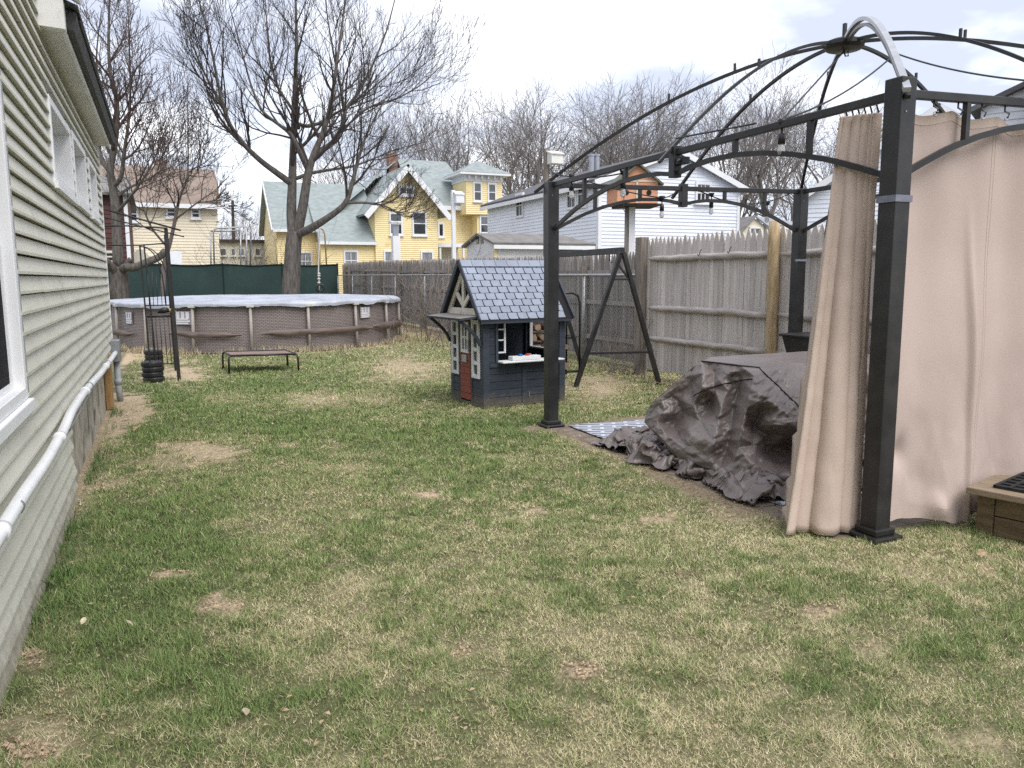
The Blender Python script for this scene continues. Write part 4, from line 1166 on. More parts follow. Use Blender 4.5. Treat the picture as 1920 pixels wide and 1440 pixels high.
# ------------------------------------------------------------------ firewood rack behind the playhouse
wr_ = root('firewood_rack', (5.1, 10.1, 0), 'black tubular firewood rack standing behind the playhouse', 'firewood rack')
for yq in (9.75, 10.15):
    MB().tube([(4.96, yq, 1.22), (5.23, yq, 1.23), (5.33, yq, 1.19), (5.36, yq, 1.08), (5.36, yq, .03)], .017, 8).build('upright', 'black_metal', wr_, smooth=True)
    MB().tube([(4.96, yq, 1.22), (4.16, yq, 1.23), (4.06, yq, 1.19), (4.03, yq, 1.08), (4.03, yq, .03)], .017, 8).build('upright', 'black_metal', wr_, smooth=True)
    MB().tube([(4.03, yq, .12), (5.36, yq, .12)], .017, 8).build('base_rail', 'black_metal', wr_, smooth=True)
lr = np.random.default_rng(9)
rows = [(.20, 0), (.34, .07), (.48, 0), (.62, .07), (.76, 0), (.89, .07)]
kk = 0
ordn = ['first', 'second', 'third', 'fourth', 'fifth', 'sixth', 'seventh', 'eighth', 'ninth']
wordr = ['bottom', 'second', 'third', 'fourth', 'fifth', 'top']
for ri, (zr, offx) in enumerate(rows):
    for c in range(9):
        if c > 7 - (ri % 3 == 1) or (offx and c > 6): continue
        cx = 4.13 + c * .142 + offx
        rr = lr.uniform(.060, .070)
        o = np.stack([np.cos(np.linspace(0, 2 * PI, 8)[:7]) * rr * lr.uniform(.55, 1.08, 7), np.sin(np.linspace(0, 2 * PI, 8)[:7]) * rr * lr.uniform(.55, 1.08, 7)], 1)
        lg = MB().prism([(cx + q[0], 9.72, zr + q[1]) for q in o], (0, .46, 0)).build('firewood_log', 'log_bark', None, label='split log in the %s firewood row, %s from the upright beside the swing stand' % (wordr[ri], ordn[8 - c]), cat='firewood', group='logs in the %s row of the rack' % wordr[ri])
        e_ = MB().prism([(cx + q[0] * .86, 9.714, zr + q[1] * .86) for q in o], (0, .008, 0)).build('cut_end', 'log_end', lg)

# ------------------------------------------------------------------ patio, rug
def patio_material():
    m = bpy.data.materials.new('patio_paver'); m.use_nodes = True
    t = m.node_tree; b = t.nodes['Principled BSDF']; b.inputs['Roughness'].default_value = .95
    g = t.nodes.new('ShaderNodeNewGeometry')
    n = t.nodes.new('ShaderNodeTexNoise'); n.inputs['Scale'].default_value = 9; n.inputs['Detail'].default_value = 8; t.links.new(g.outputs['Position'], n.inputs['Vector'])
    r = t.nodes.new('ShaderNodeValToRGB'); r.color_ramp.elements[0].position = .3; r.color_ramp.elements[0].color = (.10, .08, .065, 1); r.color_ramp.elements[1].position = .7; r.color_ramp.elements[1].color = (.25, .20, .16, 1)
    t.links.new(n.outputs['Fac'], r.inputs[0]); t.links.new(r.outputs[0], b.inputs['Base Color'])
    bp = t.nodes.new('ShaderNodeBump'); bp.inputs['Strength'].default_value = .6; bp.inputs['Distance'].default_value = .02; t.links.new(n.outputs['Fac'], bp.inputs['Height']); t.links.new(bp.outputs[0], b.inputs['Normal'])
    MATS['patio_paver'] = m
    m = bpy.data.materials.new('rug_pattern'); m.use_nodes = True
    t = m.node_tree; b = t.nodes['Principled BSDF']; b.inputs['Roughness'].default_value = .9
    tc = t.nodes.new('ShaderNodeNewGeometry')
    mp = t.nodes.new('ShaderNodeMapping'); mp.inputs['Rotation'].default_value = (0, 0, .5); t.links.new(tc.outputs['Position'], mp.inputs['Vector'])
    br = t.nodes.new('ShaderNodeTexBrick'); t.links.new(mp.outputs[0], br.inputs['Vector'])
    br.inputs['Scale'].default_value = 1.0; br.inputs['Brick Width'].default_value = .24; br.inputs['Row Height'].default_value = .085; br.inputs['Mortar Size'].default_value = .018; br.inputs['Mortar Smooth'].default_value = .0
    br.inputs['Color1'].default_value = (.135, .15, .19, 1); br.inputs['Color2'].default_value = (.165, .18, .22, 1); br.inputs['Mortar'].default_value = (.50, .52, .58, 1)
    t.links.new(br.outputs['Color'], b.inputs['Base Color'])
    MATS['rug_pattern'] = m


patio_material()
pt = MB().box((3.36, 3.14, -.05), (6.42, 6.72, -.006)).build('patio', 'patio_paver', None, kind='structure', label='bare brown paved patio under the gazebo')
pr_ = np.random.default_rng(21)
for iy, yq in enumerate(np.arange(3.30, 4.6, .235)):
    for ix, xq in enumerate(np.arange(3.38, 4.1, .235)):
        xo = (iy % 2) * .11
        MB().box((xq + xo, yq, -.02), (xq + xo + .222, yq + .222, .001 + pr_.uniform(-.004, .004))).build('paver', 'patio_paver', pt, bevel=.006)
rug = MB()
u_, v_ = np.meshgrid(np.linspace(0, 1, 40), np.linspace(0, 1, 40), indexing='ij')
RC = [np.array(q) for q in ((3.50, 3.72), (5.95, 3.62), (6.1, 6.55), (3.56, 6.70))]
XY = RC[0] * ((1 - u_) * (1 - v_))[..., None] + RC[1] * (u_ * (1 - v_))[..., None] + RC[2] * (u_ * v_)[..., None] + RC[3] * ((1 - u_) * v_)[..., None]
zr = .010 + .022 * np.clip(vnoise(XY[..., 0] * 5, XY[..., 1] * 5) - .55, 0, 1)
rug.grid(np.concatenate([XY, zr[..., None]], -1))
ro = rug.build('outdoor_rug', 'rug_pattern', None, smooth=True, label='grey blue patterned outdoor rug on the gazebo patio', cat='rug')
sd = ro.modifiers.new('thick', 'SOLIDIFY'); sd.thickness = .006; sd.offset = -1

# ------------------------------------------------------------------ gazebo
GA, GB, GC = np.array([3.42, 6.79, 2.31]), np.array([3.57, 3.06, 2.385]), np.array([6.22, 6.50, 2.325])
GD = GB + GC - GA
HUB = np.array([4.96, 4.80, 3.235])
gz = root('gazebo', (4.9, 4.8, 0), 'black metal gazebo frame without its canopy roof', 'gazebo')
for q in (GA, GB, GC, GD):
    w = .055
    top = q[2] + (.075 if q is GB else .03)
    po = MB().box((q[0] - w, q[1] - w, .02), (q[0] + w, q[1] + w, top)).build('post', 'black_metal', gz, bevel=.006)
    bp_ = MB(); bp_.box((q[0] - .105, q[1] - .105, .0), (q[0] + .105, q[1] + .105, .022)); bp_.box((q[0] - .075, q[1] - .075, .0221), (q[0] + .075, q[1] + .075, .06)); bp_.build('base_plate', 'black_metal', po, bevel=.008)
    MB().box((q[0] - .022, q[1] - w - .004, q[2] - .104), (q[0] - .014, q[1] - w - .0005, q[2] - .096)).build('bolt', 'galv', po)
def arch_z(s):
    s = np.where(s > .5, 1 - s, s)
    return np.interp(s, [0, .06, .12, .19, .26, .33, .40, .45, .5], [-.43, -.345, -.265, -.195, -.145, -.115, -.112, -.125, -.155])
SIDES = [(GA, GB), (GA, GC), (GB, GD), (GC, GD)]
for si, (p, q) in enumerate(SIDES):
    MB().beam(p, q, .035, .045).build('beam', 'black_metal', gz, bevel=.004)
    s = np.linspace(.012, .988, 61)
    pts_ = p + (q - p) * s[:, None]; pts_[:, 2] += arch_z(s)
    dirn = (q - p) / np.linalg.norm(q - p); perp = np.array([-dirn[1], dirn[0], 0])
    MB().ribbon(pts_, .028, .032).build('arch', 'black_metal', gz)
    for sv in (.16, .33, .67, .84):
        c = p + (q - p) * sv; za = float(arch_z(np.array(sv)))
        MB().box((c[0] - .015, c[1] - .015, c[2] + za + .012), (c[0] + .015, c[1] + .015, c[2] - .022)).build('spindle', 'black_metal', gz)
    c = p + (q - p) * .5
    MB().box((c[0] - .035, c[1] - .035, c[2] - .18), (c[0] + .035, c[1] + .035, c[2] + .045)).build('mid_bracket', 'black_metal', gz, bevel=.004)
def rib(e, bulge, over, w=.028, h=.022, mname='black_metal', lab=None, start=.0):
    d = e - HUB; L = np.linalg.norm(d[:2]); s = np.linspace(start, 1 + over, 30)
    pts_ = HUB + d * s[:, None]
    pts_[:, 2] = HUB[2] + d[2] * (s ** 1.75) + bulge * np.sin(np.clip(s, 0, 1) * PI)
    o = MB().ribbon(pts_, w, h).build('rib', mname, gz)
    if lab: o['label'] = lab
    return o, pts_
for e in (GA, GC, GD):
    o, P_ = rib(e + (0, 0, .05), .02, .07)
    d = (e - HUB); d[2] = 0; d /= np.linalg.norm(d)
    for f in (9, 15):
        MB().box(P_[f] - (.008, .008, -.01), P_[f] + (.008, .008, .07)).build('canopy_tab', 'black_metal', o)
o, P_ = rib(GB + (-.065, -.095, -.005), .085, .0, .036, .024, 'aluminium_rib', 'curved silver grey canopy rib')
MB().ribbon(P_[2:] + (0.03, .02, -.03), .028, .02).build('rib', 'black_metal', gz)
for p, q in SIDES:
    o, P_ = rib((p + q) / 2 + (0, 0, .06), .03, .09)
    MB().box(P_[14] - (.008, .008, -.01), P_[14] + (.008, .008, .065)).build('canopy_tab', 'black_metal', o)
MB().lathe([(.04, -.055), (.13, -.045), (.15, -.02), (.15, .01), (.10, .03), (.03, .035)], HUB, 18).build('hub', 'black_metal', gz, smooth=False)
MB().tube([HUB + (0, 0, -.05), HUB + (.02, 0, -.09), HUB + (.05, 0, -.085), HUB + (.045, 0, -.05)], .006, 6).build('hook', 'black_metal', gz, smooth=True)
MB().box(HUB + (-.012, -.012, .03), HUB + (.012, .012, .15)).build('canopy_tab', 'black_metal', gz)
tz = 1.83
MB().box((GB[0] - .062, GB[1] - .062, tz), (GB[0] + .062, GB[1] + .062, tz + .035)).build('tie_strap', 'strap_grey', gz)
MB().box((GC[0] - .10, GC[1] - .065, 1.60), (GC[0] + .09, GC[1] - .056, 1.622)).build('tie_strap', 'strap_grey', gz)
# small camera on the middle bracket
c = GA + (GB - GA) * .5
cm = root('security_camera', c + (.0, -.10, -.11), 'small black camera fixed under the gazebo beam bracket', 'camera')
MB().box(c + (-.03, -.14, -.095), c + (.03, -.045, -.045)).build('body', 'black_plastic', cm, bevel=.006)
MB().tube([c + (-.032, -.10, -.07), c + (-.042, -.10, -.07)], .014, 10).build('lens', 'dark_glass', cm, smooth=True)

# ------------------------------------------------------------------ string lights
slr = root('string_light', (4.9, 4.8, 2.0), 'black string light cord with clear bulbs draped round the gazebo frame', 'string light')
def swag(a, b, sag, n=14):
    t = np.linspace(0, 1, n)[:, None]
    p = np.asarray(a) * (1 - t) + np.asarray(b) * t
    p[:, 2] -= (4 * sag * t * (1 - t))[:, 0]
    return p
def lamp(p):
    p = np.asarray(p, float)
    s_ = MB().tube([p + (0, 0, 0), p + (0, 0, -.05), p + (0, 0, -.055), p + (0, 0, -.115)], [.006, .006, .021, .023], 10).build('socket', 'black_plastic', slr, smooth=True)
    MB().lathe([(.003, -.185), (.016, -.180), (.024, -.163), (.025, -.150), (.019, -.130), (.014, -.115)], p, 14).build('bulb', 'bulb_glass', s_, smooth=True)
    MB().tube([p + (0, 0, .03), p + (0, 0, -.005)], [.03, .018], 8).build('clip', 'black_plastic', s_, smooth=True)
mAB, mAC, mBD = (GA + GB) / 2, (GA + GC) / 2, (GB + GD) / 2
pA = GA + (GB - GA) * .10 + (0, 0, .03)
pA2 = GA + (GB - GA) * .30 + (0, 0, -.02)
runs = [(GA + (.0, .0, .12), pA, .01), (pA, pA2 + (.05, 0, -.02), .02), (pA2 + (.05, 0, -.02), mAB + (0, 0, .03), -.02), (pA, mAC + (-.25, 0, -.10), .02), (mAC + (-.25, 0, -.10), mAC + (0, 0, .04), .03),
        (mAC + (0, 0, .04), mAC + (.35, 0, -.06), .0), (mAC + (.35, 0, -.06), GC + (-.1, 0, .0), .10), (mAB + (0, 0, .10), GA + (GB - GA) * .72 + (0, 0, .05), .0),
        (HUB + (0, 0, -.06), GA + (GB - GA) * .78 + (0, 0, .03), .0), (HUB + (.1, -.4, -.16), mBD + (-.55, 0, .10), .03), (mBD + (-.55, 0, .10), mBD + (.9, 0, .06), .05), (HUB + (.1, -.4, -.16), GA + (GB - GA) * .78 + (0, 0, .03), .06)]
for a, b, sg in runs:
    MB().tube(swag(a, b, sg), .006, 6, cap=True).build('cord', 'black_plastic', slr, smooth=True)
for p in (pA + (0, 0, -.01), pA2 + (.05, 0, -.03), mAC + (-.25, 0, -.11), mAC + (.35, 0, -.06), (GC * .3 + mAC * .7) + (.62, 0, -.13), GA + (GB - GA) * .78 + (0, 0, .0)):
    lamp(p)
MB().lathe([(.045, 0), (.05, .02), (.02, .03), (.01, .05)], mBD + (-.55, 0, .085), 12).build('clip', 'camera_grey', slr, smooth=True)

def facet_noise(a, b, sd):            # piecewise planar noise: flat facets that meet in sharp creases
    a = a + .45 * (vnoise(a * 1.3 + sd, b * 1.3) - .5) * 2; b = b + .45 * (vnoise(a * 1.3, b * 1.3 + sd + 31) - .5) * 2
    k = (a + b) * .366; a, b = a + k, b + k
    i0, j0 = np.floor(a).astype(int), np.floor(b).astype(int); fa, fb = a - i0, b - j0
    L = lambda p, q: _LAT[(p + sd * 7) & 255, (q + sd * 13) & 255]
    up_ = L(i0, j0) * (1 - fa) + L(i0 + 1, j0) * (fa - fb) + L(i0 + 1, j0 + 1) * fb
    dn_ = L(i0, j0) * (1 - fb) + L(i0, j0 + 1) * (fb - fa) + L(i0 + 1, j0 + 1) * fa
    return np.where(fa > fb, up_, dn_) - .5


# ------------------------------------------------------------------ curtains
def lerp_rows(keys, t):           # keys: list of (t, (x,y,z)) -> interpolated
    ks = np.array([k[0] for k in keys]); v = np.array([k[1] for k in keys])
    return np.stack([np.interp(t, ks, v[:, c]) for c in range(3)], -1)


bc = root('bunched_curtain', (3.5, 3.4, 0), 'tan curtain gathered in long folds beside the front gazebo post', 'curtain')
ns, ntt = 150, 70
S, T = np.meshgrid(np.linspace(0, 1, ns), np.linspace(0, 1, ntt), indexing='ij')     # T 0 top .. 1 bottom
tA = AX(1580, 220, GB[0] + .075); tB = AX(1650, 212, GB[0] + .075)
bA = G(1465, 990, .02); bB = G(1612, 985, .03)
topl = tA + (tB - tA) * S[..., None]
botl = bA + (bB - bA) * S[..., None]
tp_ = T[..., None] ** 1.35
base_ = topl * (1 - tp_) + botl * tp_
axis_d = (bB - bA) / np.linalg.norm(bB - bA); axis_d[2] = 0
nrm = np.array([-axis_d[1], axis_d[0], 0]); nrm /= np.linalg.norm(nrm)
if nrm @ np.array([-1, -1, 0]) < 0: nrm = -nrm
nf_ = 3.3
SW = S + .05 * np.sin(S * 7 + .5) + .022 * np.sin(S * 15 + T * 1.5)
ph_f = SW * PI * 5.2 + .5 * np.sin(T * 2.1 + S * 3) + .25
fold = np.abs(np.sin(ph_f)) ** .62 * 2 - 1.2
fold2 = np.sin(SW * 2 * PI * 7 + 1.3 + T * 2)
kf = np.floor(ph_f / PI).astype(int); amp = (.045 + .060 * T) * np.array([1.15, .6, 1.25, .75, 1.1, .8, 1.0, 1.0])[np.clip(kf, 0, 7)]
wrk = fbm(S * 14, T * 40, 3) - .5
offs = amp * fold * np.where(S > .80, .35, 1) * (.55 + .45 * sstep(.12, .45, T)) + .004 * fold2 * (1 - T) + .010 * wrk * (.4 + T) + .03 * T * (fbm(S * 3 + 4, T * 5, 2) - .5)
side = -.017 * np.sin(2 * ph_f) * (1 + 1.2 * T)
Pc = base_ + nrm * offs[..., None] + axis_d * side[..., None]
Pc[..., 2] += -.06 * (1 - T) ** 8 * np.clip(-fold, 0, 1) - .035 * T ** 8 * fold + .012 * T ** 8 * fold2 + .05 * T ** 6 * (fbm(S * 4 + 9, S * 0, 2) - .45)
Pc[..., 2] = np.maximum(Pc[..., 2], .008)
b = MB(); b.grid(Pc); o = b.build('fabric', 'curtain_tan', bc, smooth=True)
sd = o.modifiers.new('thick', 'SOLIDIFY'); sd.thickness = .004
for k in range(6):
    q = topl[int((k + .5) / 6 * ns), 0]
    MB().tube([q + (0, 0, -.015), q + (.012, 0, .01), q + (0, .0, .035), q + (-.012, 0, .055), q + (.004, 0, .075)], .005, 6).build('hook', 'black_metal', bc, smooth=True)
# the darker inner layer seen left of the folds
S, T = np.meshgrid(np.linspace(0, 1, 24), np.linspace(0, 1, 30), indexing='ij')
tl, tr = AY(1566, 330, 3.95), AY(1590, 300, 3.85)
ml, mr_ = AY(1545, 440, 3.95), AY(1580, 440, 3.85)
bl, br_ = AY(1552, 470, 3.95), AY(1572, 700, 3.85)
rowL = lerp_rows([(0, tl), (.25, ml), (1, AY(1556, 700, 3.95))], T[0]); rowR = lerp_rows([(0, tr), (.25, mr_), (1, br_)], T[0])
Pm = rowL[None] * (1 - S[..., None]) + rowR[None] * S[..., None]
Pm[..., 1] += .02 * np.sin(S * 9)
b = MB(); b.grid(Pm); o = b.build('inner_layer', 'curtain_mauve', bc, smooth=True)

cr = root('curtain', (4.6, 3.0, 0), 'wide dusty pink beige curtain hanging right of the front gazebo post', 'curtain')
ns, ntt = 170, 90
S, T = np.meshgrid(np.linspace(0, 1, ns), np.linspace(0, 1, ntt), indexing='ij')
dBD = (GD - GB); W_ = np.linalg.norm(dBD[:2]); dBD = dBD / W_
u = .055 + S * 1.75                               # metres along the beam
hk = .165
zt = GB[2] + dBD[2] * u - .058 - .028 * np.abs(np.sin((u - .06) / (2 * hk) * 2 * PI / 2)) ** 1.2 - .025 * sstep(.5, .9, u)
zb = .035 + .02 * np.sin(u * 7.3) + .03 * vnoise(u * 9, u * 0) + .03 * sstep(.30, .05, u)
Zr = zt * (1 - T) + zb * T
base_ = GB + dBD * u[..., None]; base_ = base_.copy(); base_[..., 2] = Zr
pn = np.array([dBD[1], -dBD[0], 0]); pn /= np.linalg.norm(pn)       # outwards, towards the camera
if pn[1] > 0: pn = -pn
low = sstep(.45, 1.0, T)
f1 = .030 * np.sin(u * 2 * PI / .33 + .6) * (1 - T) ** 1.5
f2 = .028 * np.sin(u * 2 * PI / .55 + 1.2 * T + .4) * (.4 + T)
f3 = .045 * (fbm(u * 3.2 + 2, T * 3.5, 3) - .5) * (.3 + low)
crk = .030 * np.exp(-((u - .56 - .10 * T) / .022) ** 2) * sstep(.15, .5, T)
bulge = .05 * np.sin(np.clip(u / .6, 0, 1) * PI) * low
cz_n = facet_noise(u * 9, T * 9, 12) * .012 * low + facet_noise(u * 4 + T, T * 5, 14) * .034 * low
fl = cz_n + .0 * np.exp(-((u - .30) / .10) ** 2 - ((T - .90) / .05) ** 2) - .05 * np.exp(-((u - .16) / .07) ** 2 - ((T - .83) / .04) ** 2) + .05 * np.exp(-((u - .42) / .05) ** 2 - ((T - .97) / .03) ** 2)
offs = f1 * .6 + f2 * sstep(.0, .35, T) + f3 + crk + bulge + fl - .062 + .035 * sstep(.3, .6, T)
Pc = base_ + pn * offs[..., None]
b = MB(); b.grid(Pc); o = b.build('fabric', 'curtain_rose', cr, smooth=True)
b = MB(); b.grid(Pc[:, :3] + pn * .006); b.build('top_hem', 'curtain_tan', cr, smooth=True)
b = MB(); b.grid(Pc[:, -4:] + pn * .006); b.build('bottom_hem', 'curtain_rose', cr, smooth=True)
for ks in (62, 64, 131):
    b = MB(); b.tube(Pc[ks, :, :] + pn * .004, .0022, 5, cap=False); b.build('seam', 'curtain_tan', cr, smooth=True)
sd = o.modifiers.new('thick', 'SOLIDIFY'); sd.thickness = .004
for k in range(10):
    uu = .06 + k * hk
    q = GB + dBD * uu; q = q + (0, 0, -.06)
    hkr = MB().tube([q + pn * .02 + (0, 0, -.03), q + pn * .03 + (0, 0, -.01), q + (0, 0, .01), q + (0, 0, .05)], .005, 6).build('hook', 'black_metal', cr, smooth=True)
    an = np.linspace(0, 2 * PI, 13)
    MB().tube([q + dBD * (.011 * math.cos(a)) + (0, 0, -.032 + .011 * math.sin(a)) + pn * .012 for a in an], .003, 5, cap=False).build('grommet', 'silver', hkr, smooth=True)

# ------------------------------------------------------------------ covered furniture: a loose cloth settled over a table and a low chair
def drape():
    nx, ny = 118, 104
    h = .036
    blocks = [((4.02, 4.55, .66), (5.50, 5.30, .775)), ((3.80, 5.05, 0), (4.3, 5.42, .40)), ((4.4, 4.7, 0), (5.4, 5.2, .66))]
    r = np.random.default_rng(4)
    I, J = np.meshgrid(np.arange(nx), np.arange(ny), indexing='ij')
    P = np.stack([3.52 + I * .0184, 3.93 + J * .0172, np.full((nx, ny), .98)], -1)
    lowf = sstep(4.35, 3.9, P[..., 0])
    P[..., 2] += .30 * (np.abs(fbm(P[..., 0] * 5.2 + 3, P[..., 1] * 5.2, 2) - .5) * 2) + .10 * fbm(P[..., 0] * 14, P[..., 1] * 14, 2) - .25 * lowf
    P += r.normal(0, .004, P.shape)
    Vv = np.zeros_like(P)
    dt = .022
    def con(P, sl1, sl2, L, k):
        d = P[sl2] - P[sl1]; ln = np.linalg.norm(d, axis=-1, keepdims=True) + 1e-9
        c = d * ((ln - L) / ln * .5 * k)
        P[sl1] += c; P[sl2] -= c
    def pairs(di, dj):
        out = []
        for o in (0, 1):
            if di and not dj:
                out.append(((slice(o, nx - di, 2), slice(None)), (slice(o + di, nx, 2), slice(None))))
            elif dj and not di:
                out.append(((slice(None), slice(o, ny - dj, 2)), (slice(None), slice(o + dj, ny, 2))))
        return out
    def fix(a, b):
        return a, b
    S1 = []
    for o in (0, 1):
        m = (nx - o) // 2; S1.append(((slice(o, o + 2 * m, 2), slice(None)), (slice(o + 1, o + 2 * m, 2), slice(None)), h))
        m = (ny - o) // 2; S1.append(((slice(None), slice(o, o + 2 * m, 2)), (slice(None), slice(o + 1, o + 2 * m, 2)), h))
    SD = []
    for o in (0, 1):
        m = (nx - 1 - o) // 2 + 0
        e = o + 2 * m
        SD.append(((slice(o, e, 2), slice(0, ny - 1)), (slice(o + 1, e + 1, 2), slice(1, ny)), h * 1.4142))
        SD.append(((slice(o, e, 2), slice(1, ny)), (slice(o + 1, e + 1, 2), slice(0, ny - 1)), h * 1.4142))
    for it in range(300):
        Vv[..., 2] -= 9.8 * dt
        Vv *= .975
        Q = P + Vv * dt
        for sub in range(7):
            for a, b, L in S1:
                if Q[a].shape == Q[b].shape: con(Q, a, b, L, 1.0)
            if sub % 2 == 0:
                for a, b, L in SD:
                    if Q[a].shape == Q[b].shape: con(Q, a, b, L, .5)
            if sub % 3 == 0:
                for st in (3,):
                    d = Q[2 * st:, :] - Q[:-2 * st, :]; ln = np.linalg.norm(d, axis=-1, keepdims=True) + 1e-9
                    sh = np.clip(h * 2 * st * .50 - ln, 0, None) / ln * d * .06; Q[2 * st:, :] += sh; Q[:-2 * st, :] -= sh
                    d = Q[:, 2 * st:] - Q[:, :-2 * st]; ln = np.linalg.norm(d, axis=-1, keepdims=True) + 1e-9
                    sh = np.clip(h * 2 * st * .50 - ln, 0, None) / ln * d * .06; Q[:, 2 * st:] += sh; Q[:, :-2 * st] -= sh
            for lo, hi in blocks:
                lo = np.array(lo) - .012; hi = np.array(hi) + .012
                ins = np.all((Q > lo) & (Q < hi), -1)
                if ins.any():
                    q = Q[ins]
                    dist = np.stack([q[:, 0] - lo[0], hi[0] - q[:, 0], q[:, 1] - lo[1], hi[1] - q[:, 1], hi[2] - q[:, 2]], 1)
                    kx = dist.argmin(1); rI = np.arange(len(q))
                    q[kx == 0, 0] = lo[0]; q[kx == 1, 0] = hi[0]; q[kx == 2, 1] = lo[1]; q[kx == 3, 1] = hi[1]; q[kx == 4, 2] = hi[2]
                    Q[ins] = q
            fl = Q[..., 2] < .024
            Q[..., 2][fl] = .024
        Vn = (Q - P) / dt
        fl = Q[..., 2] < .028
        Vn[fl] *= .25
        P = Q; Vv = np.clip(Vn, -3, 3)
    # finer net, then sharp creases along the surface normal: slack, crumpled cloth on the sides, taut on the table top
    def up(A):
        B_ = np.zeros((2 * A.shape[0] - 1,) + A.shape[1:]); B_[::2] = A; B_[1::2] = (A[:-1] + A[1:]) / 2
        return B_
    P = np.swapaxes(up(np.swapaxes(up(P), 0, 1)), 0, 1)
    P[1:-1, 1:-1] = P[1:-1, 1:-1] * .6 + .10 * (P[:-2, 1:-1] + P[2:, 1:-1] + P[1:-1, :-2] + P[1:-1, 2:])
    U, V = np.meshgrid(np.arange(P.shape[0]) * h / 2, np.arange(P.shape[1]) * h / 2, indexing='ij')
    N = np.cross(np.gradient(P, axis=0), np.gradient(P, axis=1)); N /= np.linalg.norm(N, axis=-1, keepdims=True) + 1e-9
    N *= np.sign(N[..., 2:3].mean())
    facet = facet_noise
    slack = .035 + .965 * sstep(.81, .60, P[..., 2]); flat = sstep(.12, .03, P[..., 2])
    c30, s30 = .866, .5
    A_, B2 = U * c30 - V * s30, U * s30 + V * c30
    d = .10 * facet(A_ * 2.0, B2 * 2.7, 1) * (1 - .8 * flat) + .10 * facet(U * 5.6, V * 4.2, 2) * (1 - .5 * flat) + .095 * facet(B2 * 11, A_ * 8, 3) + .028 * facet(U * 24, V * 22, 4)
    P = P + N * (d * slack)[..., None]
    ed = np.minimum(np.minimum(U, U.max() - U), np.minimum(V, V.max() - V))
    flat = flat * sstep(0, .12, ed)
    P[..., 2] += flat * (.070 + .13 * facet(A_ * 4.2, B2 * 3.0, 5) + .045 * facet(U * 10, V * 9, 6) + .014 * facet(U * 24, V * 22, 7))
    for _k in range(1):
        P[1:-1, 1:-1] = P[1:-1, 1:-1] * .5 + .125 * (P[:-2, 1:-1] + P[2:, 1:-1] + P[1:-1, :-2] + P[1:-1, 2:])
    P[..., 2] = np.maximum(P[..., 2], .016)
    return P


cf = root('covered_furniture', (4.6, 4.7, 0), 'brown tarp cover crumpled over patio furniture under the gazebo', 'furniture cover')
TP = drape()
b = MB(); b.grid(TP); o = b.build('cover', 'tarp', cf, smooth=True)
MB().box((4.2, 4.7, .62), (5.30, 5.15, .66)).build('table_top', 'black_plastic', cf)
for xx in (4.3, 5.2):
    for yy in (4.75, 5.05):
        MB().box((xx, yy, .012), (xx + .05, yy + .05, .62)).build('leg', 'black_metal', cf)
# the big folds of the near side, set out fold by fold on the flared side of the table (x, y in the photograph, metres proud)
from mathutils.geometry import delaunay_2d_cdt
FOLDS = [(1315, 675, 0), (1350, 679, 0), (1385, 683, 0), (1424, 687, .02), (1465, 685, .01), (1508, 683, 0), (1502, 659, 0), (1440, 664, 0), (1380, 669, 0), (1530, 658, 0), (1560, 683, 0), (1560, 760, .30), (1560, 800, .34), (1560, 860, .05), (1560, 920, 0),
         # long folds falling from the two table corners to the ground, ridge and valley by turns
         (1292, 704, .02), (1265, 724, .04), (1240, 745, .08), (1222, 755, .07), (1211, 775, .03), (1208, 792, 0), (1296, 722, -.05), (1270, 748, -.06), (1246, 768, .06), (1232, 790, .05), (1318, 700, .12), (1316, 728, .16), (1300, 760, .05), (1280, 775, -.12), (1262, 800, -.14), (1250, 815, .04),
         (1338, 700, -.02), (1340, 730, .02), (1330, 760, -.12), (1312, 790, .02), (1296, 815, .12), (1285, 840, .08), (1362, 704, .04), (1362, 735, .0), (1352, 765, .10), (1345, 795, .10), (1338, 830, .13), (1330, 860, .08), (1388, 706, -.04), (1384, 735, -.10), (1375, 770, -.10), (1370, 805, -.02), (1362, 845, -.06),
         (1415, 706, .14), (1408, 730, .17), (1400, 765, .14), (1392, 800, .14), (1384, 838, .10), (1376, 868, .06), (1432, 715, .13), (1435, 745, .19), (1425, 775, .02), (1415, 800, -.10), (1412, 840, .0), (1405, 868, .08), (1465, 712, .08), (1470, 742, .18), (1462, 768, .22), (1445, 795, .19), (1436, 815, -.04), (1440, 845, -.12),
         (1502, 712, .08), (1502, 745, .20), (1500, 775, .28), (1490, 800, .28), (1470, 815, .12), (1475, 835, -.12), (1505, 820, .12), (1505, 850, -.10), (1470, 868, -.06), (1440, 880, .04), (1500, 890, .02), (1235, 815, .05), (1262, 845, .04), (1300, 868, .05), (1345, 885, .04), (1395, 895, .05), (1450, 905, .04), (1500, 915, 0), (1278, 868, 0)]
TLp, NLp = G(1315, 675, .80), G(1424, 687, .80)
def plane_t(d, p, nrm_): return ((p - EYE) @ nrm_) / (d @ nrm_)
eL_ = (NLp - TLp); eL_[2] = 0; dnL = np.array([-.40, -.06, -.80]); nL = np.cross(eL_, dnL)
eF_ = np.array([1.0, -.02, 0]); dnF = np.array([-.05, -.38, -.80]); nF = np.cross(eF_, dnF)
nT = np.array([0, 0, 1.0])
fv = [Vector((a, b)) for a, b, c in FOLDS]
vo, eo, fo, ov_, oe_, of_ = delaunay_2d_cdt(fv, [], [], 0, .5)
offs_ = [FOLDS[q[0]][2] for q in ov_]
VP_ = np.array([(v.x, v.y) for v in vo]); FC = np.array([list(f) for f in fo]); OF = np.array(offs_)
